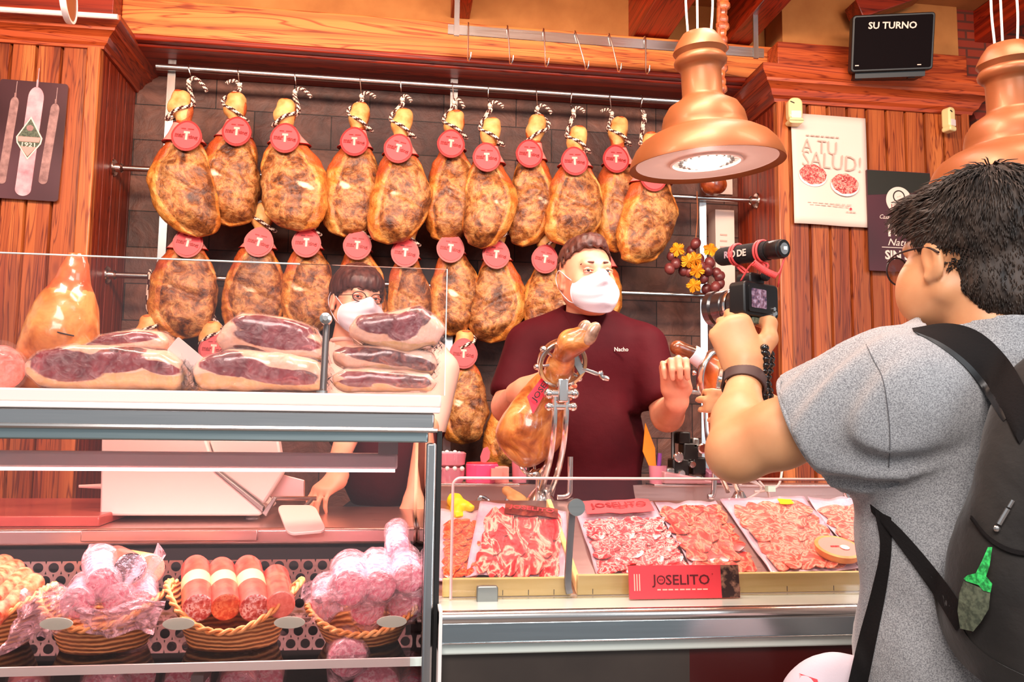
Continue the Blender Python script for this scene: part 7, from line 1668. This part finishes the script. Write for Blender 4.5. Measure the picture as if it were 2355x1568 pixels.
# t-shirt
Bf = hv(-.14, .99); B_ = Fr(D(2226, 960, 1.335), Bf)
nC = C_.p(0, -.040, -.128)
sh = [B_.e((0, 0, -.02), (.195, .120, .18)), B_.e((0, .01, -.20), (.182, .125, .24), .05), B_.e((0, .03, -.40), (.180, .130, .22), .05), B_.c((-.150, -.0, .055), (.150, .0, .055), .064, .064, .05), B_.c((0, -.012, .07), (0, -.012, .135), .098, .070, .05), ('c', nC - Vector((0, 0, .05)), nC + Vector((0, 0, .03)), .066, .063, .03),
      ('c', D(2120, 900, 1.30), D(2010, 985, 1.31), .088, .080, .07), ('c', sL + Vector((.0, 0, .0)), sL.lerp(el, .62), .078, .083, .08)]
ax = (el - sL).normalized(); La = (el - sL).length
def tsf(q, d):
    t = (q - _n(sL)) @ _n(ax); lat = np.linalg.norm(q - _n(sL) - t[:, None] * _n(ax), axis=1)
    fold = np.exp(-((t / La - .25) / .35) ** 2); v = (q - _n(sL)) @ _n(basis(ax)[0]); v2 = (q - _n(sL)) @ _n(basis(ax)[1])
    d = d + .0040 * wob(q, 17, 21, (1, 1, .6)) + .0018 * wob(q, 50, 22)
    d = d + .0085 * fold * np.sin(95 * v + 60 * t + 4 * np.sin(20 * v2)) * (lat < .13) * .8
    d = d + .0042 * np.sin(34 * q[:, 2] + 30 * (q @ _n(B_.x)) + 2.4 * np.sin(9 * q[:, 0])) * np.clip((1.10 - q[:, 2]) / .2, 0, 1)
    d = np.where(lat < .12, np.maximum(d, t - La * .545), d)
    inner = (lat - .0615); d = np.where((lat < .12) & (t > La * .44), np.maximum(d, -inner), d)
    ln_ = np.linalg.norm((q - _n(nC))[:, :2], axis=1); d = np.where(ln_ < .10, np.maximum(d, q[:, 2] - (nC.z + .016) + .25 * ((q - _n(nC)) @ _n(B_.y))), d)
    d = np.maximum(d, -sd_c(q, nC + Vector((0, 0, -.035)), nC + Vector((0, 0, .16)), .055, .058))
    return np.maximum(d, .72 - q[:, 2])
shirt = put(cu_, 't_shirt', sh, .0058, 'heather', tsf, relax=1)
b = MB(); x_, y_, _ = basis(ax); hc = sL + ax * La * .543
b.tube([hc + (x_ * cos(a) + y_ * sin(a)) * .0800 for a in [2 * pi * i / 40 for i in range(40)]], .0035, 6, closed=True)
b.build('sleeve_hem', 'heather', shirt, smooth=180)
_ = MB(); _.tube([nC + (B_.x * (.0615 * cos(a)) + B_.y * (.0615 * sin(a))) + Vector((0, 0, .004 - .016 * sin(a))) for a in [2 * pi * i / 36 for i in range(36)]], .0055, 8, closed=True)
hs = caster(shirt)
sp_ = [hs(x, y, .0005) for x, y in smoothpath2(((1992, 792), (2008, 826), (2030, 870), (2042, 940), (2047, 1010), (2044, 1075)))]
sp_ = [p for p in sp_ if p is not None]
b = MB(); b.tube(sp_, .0007, 6); b.build('armhole_seam', 'seam', shirt, smooth=180)
legs(cu_, B_.o.x, B_.o.y, .74, Bf)
# smart watch
ww = el.lerp(wr, .90); T = frame(ww, basis(wr - el)[0], basis(wr - el)[1]); ra = 0.0375
b = MB(); b.tube([T @ Vector((ra * cos(a), ra * .92 * sin(a), 0)) for a in [2 * pi * i / 36 for i in range(36)]], [(.0024, .0150)] * 36, 10, closed=True, flat=T.to_3x3() @ Vector((1, 0, 0)))
wa = thing('wrist_watch', 'smart watch with dark grey strap on the wrist of the filming customer', 'watch', ww); b.build('strap', mat('brown_grey_strap', (70, 48, 48), .6), wa)
sd = -_h; v_ = (T.to_3x3().inverted() @ Vector(sd)); an = math.atan2(v_.y, v_.x); cp = T @ Vector((ra * cos(an), ra * sin(an), 0)); od = (cp - ww).normalized(); Tw = frame(cp + od * .001, T.to_3x3() @ Vector((-sin(an), cos(an), 0)), (wr - el).normalized())
if (Tw.to_3x3() @ Vector((0, 0, 1))).dot(od) < 0: Tw = Tw @ Matrix.Rotation(pi, 4, 'Y')
b = MB(); b.prism(rrect(.030, .034, .008), .009, T=Tw); b.build('watch_case', 'chrome', wa, bev=.002)
# camera in the hand
cam_t = thing('camera', 'black mirrorless camera on the raised fist of the customer', 'camera', D(1742, 740, 1.575)); KF = hv(-.60, .80)
KT = frame(D(1752, 690, 1.56), hv(.80, .60), Vector((0, 0, 1)) - hv(.8, .6) * .10)
b = MB(); b.prism(rrect(.104, .066, .010), .036, T=KT @ Matrix.Translation((0, 0, -.036))); b.prism(rrect(.044, .024, .008), .034, T=KT @ Matrix.Translation((-.006, .040, -.038))); b.build('body', 'black', cam_t, bev=.003)
b = MB(); b.prism(rrect(.062, .050, .004), .004, T=KT @ Matrix.Translation((-.012, .000, 0))); b.build('display_frame', 'black', cam_t)
b = MB(); b.prism(rrect(.044, .036, .002), .0008, T=KT @ Matrix.Translation((-.014, .001, .0042))); b.build('screen', mat('lit_camera_screen', (120, 90, 122), .2, ramp=[(.35, (62, 44, 78)), (.5, (130, 90, 110)), (.65, (180, 160, 190))], scale=120, emit=0, coat=.6), cam_t)
b = MB(); b.lathe([(0, 0), (.009, 0), (.010, .006), (.008, .010), (0, .010)], 18, T=KT @ Matrix.Translation((.006, .046, 0))); b.build('eyepiece', 'black_soft', cam_t)
b = MB()
for x, y in ((.036, -.014), (.040, -.022), (.034, -.026)): b.lathe([(0, 0), (.004, 0), (.004, .003), (0, .003)], 12, T=KT @ Matrix.Translation((x, y, 0)))
b.build('button', 'chrome', cam_t)
b = MB(); b.lathe([(.034, 0), (.034, .018), (.031, .020), (.031, .036), (.033, .038), (.033, .058), (.031, .060), (.035, .064), (.035, .078), (.029, .080), (.026, .070), (0, .070)], 36, T=KT @ Matrix.Translation((-.004, -.006, -.036)) @ Matrix.Rotation(pi, 4, 'X')); b.build('lens_barrel', mat('dark_lens_barrel', (44, 28, 28), .28, coat=.6), cam_t)
b = MB(); b.lathe([(.0345, .021), (.0350, .024), (.0345, .027)], 36, T=KT @ Matrix.Translation((-.004, -.006, -.036)) @ Matrix.Rotation(pi, 4, 'X')); b.build('lens_ring', 'chrome', cam_t)
b = MB(); b.box((-.006, -.040, -.016), (.040, .012, .030), T=KT); b.build('mount_plate', 'olive', cam_t, bev=.002)
# microphone on top
mic = thing('microphone', 'black foam-covered microphone on a red mount above the camera', 'microphone', D(1740, 650, 1.57))
A, Bm = D(1664, 590, 1.65), D(1768, 576, 1.555); md = (Bm - A).normalized()
b = MB(); b.ball(A, .0185, 16); b.tube([A, Bm], .0185, 20); b.build('foam_cover', 'black_soft', mic, smooth=50)
b = MB(); b.tube([Bm, Bm + md * .010, Bm + md * .011, Bm + md * .030, Bm + md * .031, Bm + md * .036], [.0172, .0172, .0180, .0180, .0165, .0165], 22); b.build('rear_cap', 'black', mic, smooth=50)
b = MB(); b.tube([Bm + md * .036, Bm + md * .0365], .011, 18); b.box(tuple(Bm + md * .037), (.006, .006, .006)); b.build('socket', 'chrome', mic)
su = (UP - md * UP.dot(md)).normalized(); sc2 = md.cross(su); 
if sc2.dot(FWD) > 0: sc2 = -sc2
mc = A.lerp(Bm, .40); Tm = frame(mc + sc2 * .0190, md, su)
text('R', mat('grey_print', (188, 160, 168), .6), mic, Tm @ Matrix.Translation((-.020, 0, 0)), height=.0135, bold=.03, name='microphone_lettering'); text('DE', 'paper', mic, Tm @ Matrix.Translation((.018, 0, 0)), height=.0135, bold=.03, name='microphone_lettering')
b = MB(); ringp(b, Tm @ Matrix.Translation((-.005, 0, 0)), .0045, .0072, t=.0006); b.build('microphone_lettering', 'paper', mic)
M['salmon'] = mat('salmon_red_rubber', (240, 84, 84), .5)
base_c = D(1738, 640, 1.585)
for px_ in (1694, 1750):
    c_ = A.lerp(Bm, (px_ - 1664) / 104); 
    b = MB(); pts = [c_ + (su * cos(a) + sc2 * sin(a)) * .0205 for a in [radians(x) for x in range(-20, 200, 20)]]; b.tube(smoothpath(pts + [c_ - su * .030 + md * .01, base_c + md * (-.010 if px_ < 1700 else .008)], 3), .0023, 7); b.tube(smoothpath([p + md * .007 for p in pts] + [c_ - su * .028 + md * .018, base_c + md * (-.004 if px_ < 1700 else .014)], 3), .0023, 7)
    b.build('shock_loop', 'salmon', mic, smooth=180)
b = MB(); b.tube([base_c + md * -.03, base_c + md * .03], .004, 8); b.tube([base_c, base_c - Vector((0, 0, .018))], .008, 10); b.build('mount_foot', 'black', mic)
h0, h1 = D(1733, 604, 1.53), D(1786, 634, 1.53); dd = (h1 - h0); xx, yy, _ = basis(dd); b = MB(); n = 220
b.tube([h0 + dd * (i / n) + Vector((0, 0, -.003 * sin(pi * i / n))) + (xx * cos(i * .62) + yy * sin(i * .62)) * .0052 for i in range(n + 1)], .0014, 5); b.build('coiled_cord', 'salmon', mic, smooth=180)
b = MB(); b.tube(smoothpath([h0, D(1722, 615, 1.54), D(1712, 632, 1.55), D(1704, 646, 1.56)], 4), .0018, 6); b.build('cord_end', 'salmon', mic, smooth=180)
b = MB(); b.tube(smoothpath([h1, D(1795, 620, 1.53), D(1805, 590, 1.53)], 4), .0018, 6); b.build('cord_end', 'salmon', mic, smooth=180)
b = MB(); b.tube(smoothpath([D(1806, 588, 1.53), D(1796, 620, 1.55), D(1789, 660, 1.57)], 4), .0018, 6); b.build('cord_end', 'salmon', mic, smooth=180)
# flexible tripod legs below the fist
pod = thing('flexible_tripod', 'black ball-jointed flexible tripod hanging below the fist and camera', 'tripod', D(1745, 960, 1.57))
for li, (x0, x1, dd_) in enumerate(((1758, 1752, 1.50), (1750, 1762, 1.56), (1768, 1764, 1.54))):
    b = MB()
    for i in range(12 if li != 1 else 9):
        f = i / 11; c_ = D(x0 + (x1 - x0) * f + 4 * sin(i), 800 + 155 * f, dd_); b.ball(c_, (.0085, .0085, .0075), 12)
        b.lathe([(.0055, -.007), (.0092, -.003), (.0088, .0), (.006, .004)], 12, T=Matrix.Translation(c_ + Vector((0, 0, -.007))))
    b.build('leg', mat('glossy_black_plastic', (10, 8, 10), .15, coat=.6) if li == 0 else bpy.data.materials['glossy_black_plastic'], pod, smooth=60)
# backpack
pk = thing('backpack', 'black nylon backpack with green print on the back of the customer', 'backpack', D(2380, 1500, 1.13)); KB = Fr(D(2480, 1240, 1.13), Bf)
pp = [KB.e((0, 0, .0), (.150, .075, .27)), ('e', D(2318, 1360, 1.15), (.085, .070, .130), KB.R, .05), ('c', D(2410, 960, 1.14), D(2460, 1150, 1.13), .050, .080, .05)]
pack_o = put(pk, 'bag', pp, .0075, 'pack_fab', lambda q, d: d + .0035 * wob(q, 22, 31) + .002 * wob(q, 60, 33), relax=1)
hit = caster(shirt, pack_o); hp = caster(pack_o)
def ribbon(name, pts, w, m, par, th=.003, cast=hit, off=.006):
    q = []
    for x, y, d in pts:
        h_ = cast(x, y, off); q.append(h_ if (h_ is not None and (h_ - CAM).dot(FWD) < d + .09 and (h_ - CAM).dot(FWD) > d - .12) else D(x, y, d))
    q = smoothpath(q, 5); t0 = (q[1] - q[0]).normalized(); fl = t0.cross(FWD).normalized()
    b = MB(); b.tube(q, [(w / 2, th)] * len(q), 12, flat=fl); return b.build(name, m, par, smooth=60)
def band(name, upper, lower, m, par, cast, off, dflt, n=26, k=5, th=.004):
    """strap lying on the cloth: swept between an upper and a lower edge"""
    cu = [smoothpath([(x, y, 0) for x, y in e], 8) for e in (upper, lower)]
    def at(c, u): f = u * (len(c) - 1); i = min(int(f), len(c) - 2); return c[i].lerp(c[i + 1], f - i)
    memo = []
    def fn(u, v):
        p = at(cu[0], u).lerp(at(cu[1], u), v); h_ = cast(p.x, p.y, off); d0 = dflt[0] + (dflt[1] - dflt[0]) * u
        dd = (h_ - CAM).dot(FWD) if h_ is not None else None
        if dd is None or abs(dd - d0) > .10: dd = d0
        return (p.x, p.y, dd)
    g = [[fn(i / n, j / k) for i in range(n + 1)] for j in range(k + 1)]
    dep = np.array([[q[2] for q in r] for r in g]); d_0 = dep.copy()
    for _ in range(10):
        pd = np.pad(dep, 1, mode='edge'); dep = (pd[1:-1, :-2] + pd[1:-1, 2:] + pd[:-2, 1:-1] + pd[2:, 1:-1] + dep * 2) / 6
        dep = np.minimum(dep, d_0 + .004)
    g = [[D(q[0], q[1], dep[j][i] - .0015) for i, q in enumerate(r)] for j, r in enumerate(g)]
    b = MB(); b.patch(lambda u, v: g[round(v * k)][round(u * n)], n, k, thick=FWD * th); return b.build(name, m, par, smooth=60)
band('shoulder_strap', [(2100, 754), (2180, 743), (2250, 762), (2310, 815), (2352, 880), (2385, 960)], [(2104, 762), (2165, 788), (2225, 832), (2275, 890), (2315, 958), (2345, 1020)], 'black_web', pk, hit, .006, (1.29, 1.13))
band('strap_edge', [(2104, 762), (2165, 788), (2225, 832), (2275, 890), (2318, 958)], [(2108, 766), (2160, 796), (2218, 842), (2266, 902), (2308, 968)], 'black', pk, hit, .005, (1.29, 1.14), k=2)
band('lower_strap', [(2003, 1160), (2060, 1205), (2120, 1270), (2180, 1345), (2230, 1420)], [(2006, 1178), (2048, 1228), (2100, 1298), (2152, 1372), (2200, 1450)], 'black_web', pk, hit, .006, (1.26, 1.14))
band('hanging_strap', [(2012, 1172), (2025, 1260), (2005, 1360), (1975, 1470), (1945, 1600)], [(2050, 1190), (2050, 1270), (2036, 1370), (2016, 1470), (1990, 1600)], 'black_web', pk, hit, .004, (1.27, 1.25), th=.002)
band('hip_strap', [(2142, 1325), (2190, 1400), (2230, 1470), (2290, 1520), (2370, 1560)], [(2150, 1370), (2165, 1440), (2200, 1510), (2250, 1560), (2320, 1610)], 'pack_fab', pk, hit, .006, (1.20, 1.10))
band('pocket_seam', [(2236, 1186), (2275, 1232), (2330, 1262), (2400, 1272)], [(2234, 1194), (2272, 1242), (2328, 1272), (2400, 1282)], 'black_web', pk, hp, .004, (1.12, 1.08), k=2)
def drape(name, poly, m, par, off, n=1):
    q = [hp(x, y, off, 1.08) for x, y in poly]; c_ = hp(sum(p[0] for p in poly) / len(poly), sum(p[1] for p in poly) / len(poly), off, 1.08)
    b = MB(); b.add([c_] + q, [[0, 1 + i, 1 + (i + 1) % len(q)] for i in range(len(q))]); return b.build(name, m, par, smooth=0)
def dens(poly, k=3): return [(poly[i][0] + (poly[(i + 1) % len(poly)][0] - poly[i][0]) * j / k, poly[i][1] + (poly[(i + 1) % len(poly)][1] - poly[i][1]) * j / k) for i in range(len(poly)) for j in range(k)]
drape('printed_emblem', dens([(2272, 1258), (2282, 1258), (2276, 1300), (2268, 1325), (2282, 1342), (2278, 1362), (2262, 1358), (2250, 1345), (2222, 1336), (2216, 1330), (2226, 1322), (2244, 1318), (2258, 1290)]), 'green', pk, .016)
drape('printed_emblem', dens([(2216, 1336), (2278, 1360), (2274, 1400), (2256, 1430), (2238, 1452), (2208, 1445), (2202, 1405), (2206, 1365)]), 'olive', pk, .015)
b = MB(); z0_, z1_ = hp(2330, 1150, .006, 1.07), hp(2292, 1215, .006, 1.07); b.tube([z0_, z0_.lerp(z1_, .25)], .0028, 8); b.tube([z0_.lerp(z1_, .3), z0_.lerp(z1_, .85)], .0034, 8); b.ball(z1_, .0045, 8); b.build('zip_pull', 'chrome', pk)

# white carrier bag at the bottom, beside the customer
wb = thing('carrier_bag', 'white rounded bag with a red print at the bottom edge beside the customer', 'bag', D(1870, 1620, 1.30))
o = [(1795, 1575), (1830, 1545), (1870, 1520), (1920, 1506), (1990, 1500), (2020, 1560), (2010, 1700), (1900, 1760), (1780, 1700)]
q = [D(x, y, 1.32) for x, y in o]; c_ = D(1905, 1620, 1.32); v, f = implicit([('e', D(1925, 1625, 1.33), (.098, .05, .085)), ('e', D(1950, 1690, 1.33), (.10, .06, .09), None, .03)], .006, extra=lambda q, d: d + .0015 * wob(q, 40, 3)); bag = imesh([(v, f)], 'bag', 'mask', wb); hb = caster(bag)
b = MB(); pts = [hb(x, y, .002, 1.28) for x, y in ((1838, 1548), (1880, 1562), (1888, 1600), (1842, 1600))]; b.add(pts, [[0, 1, 2, 3]]); b.build('printed_mark', 'redlabel', wb, smooth=0)
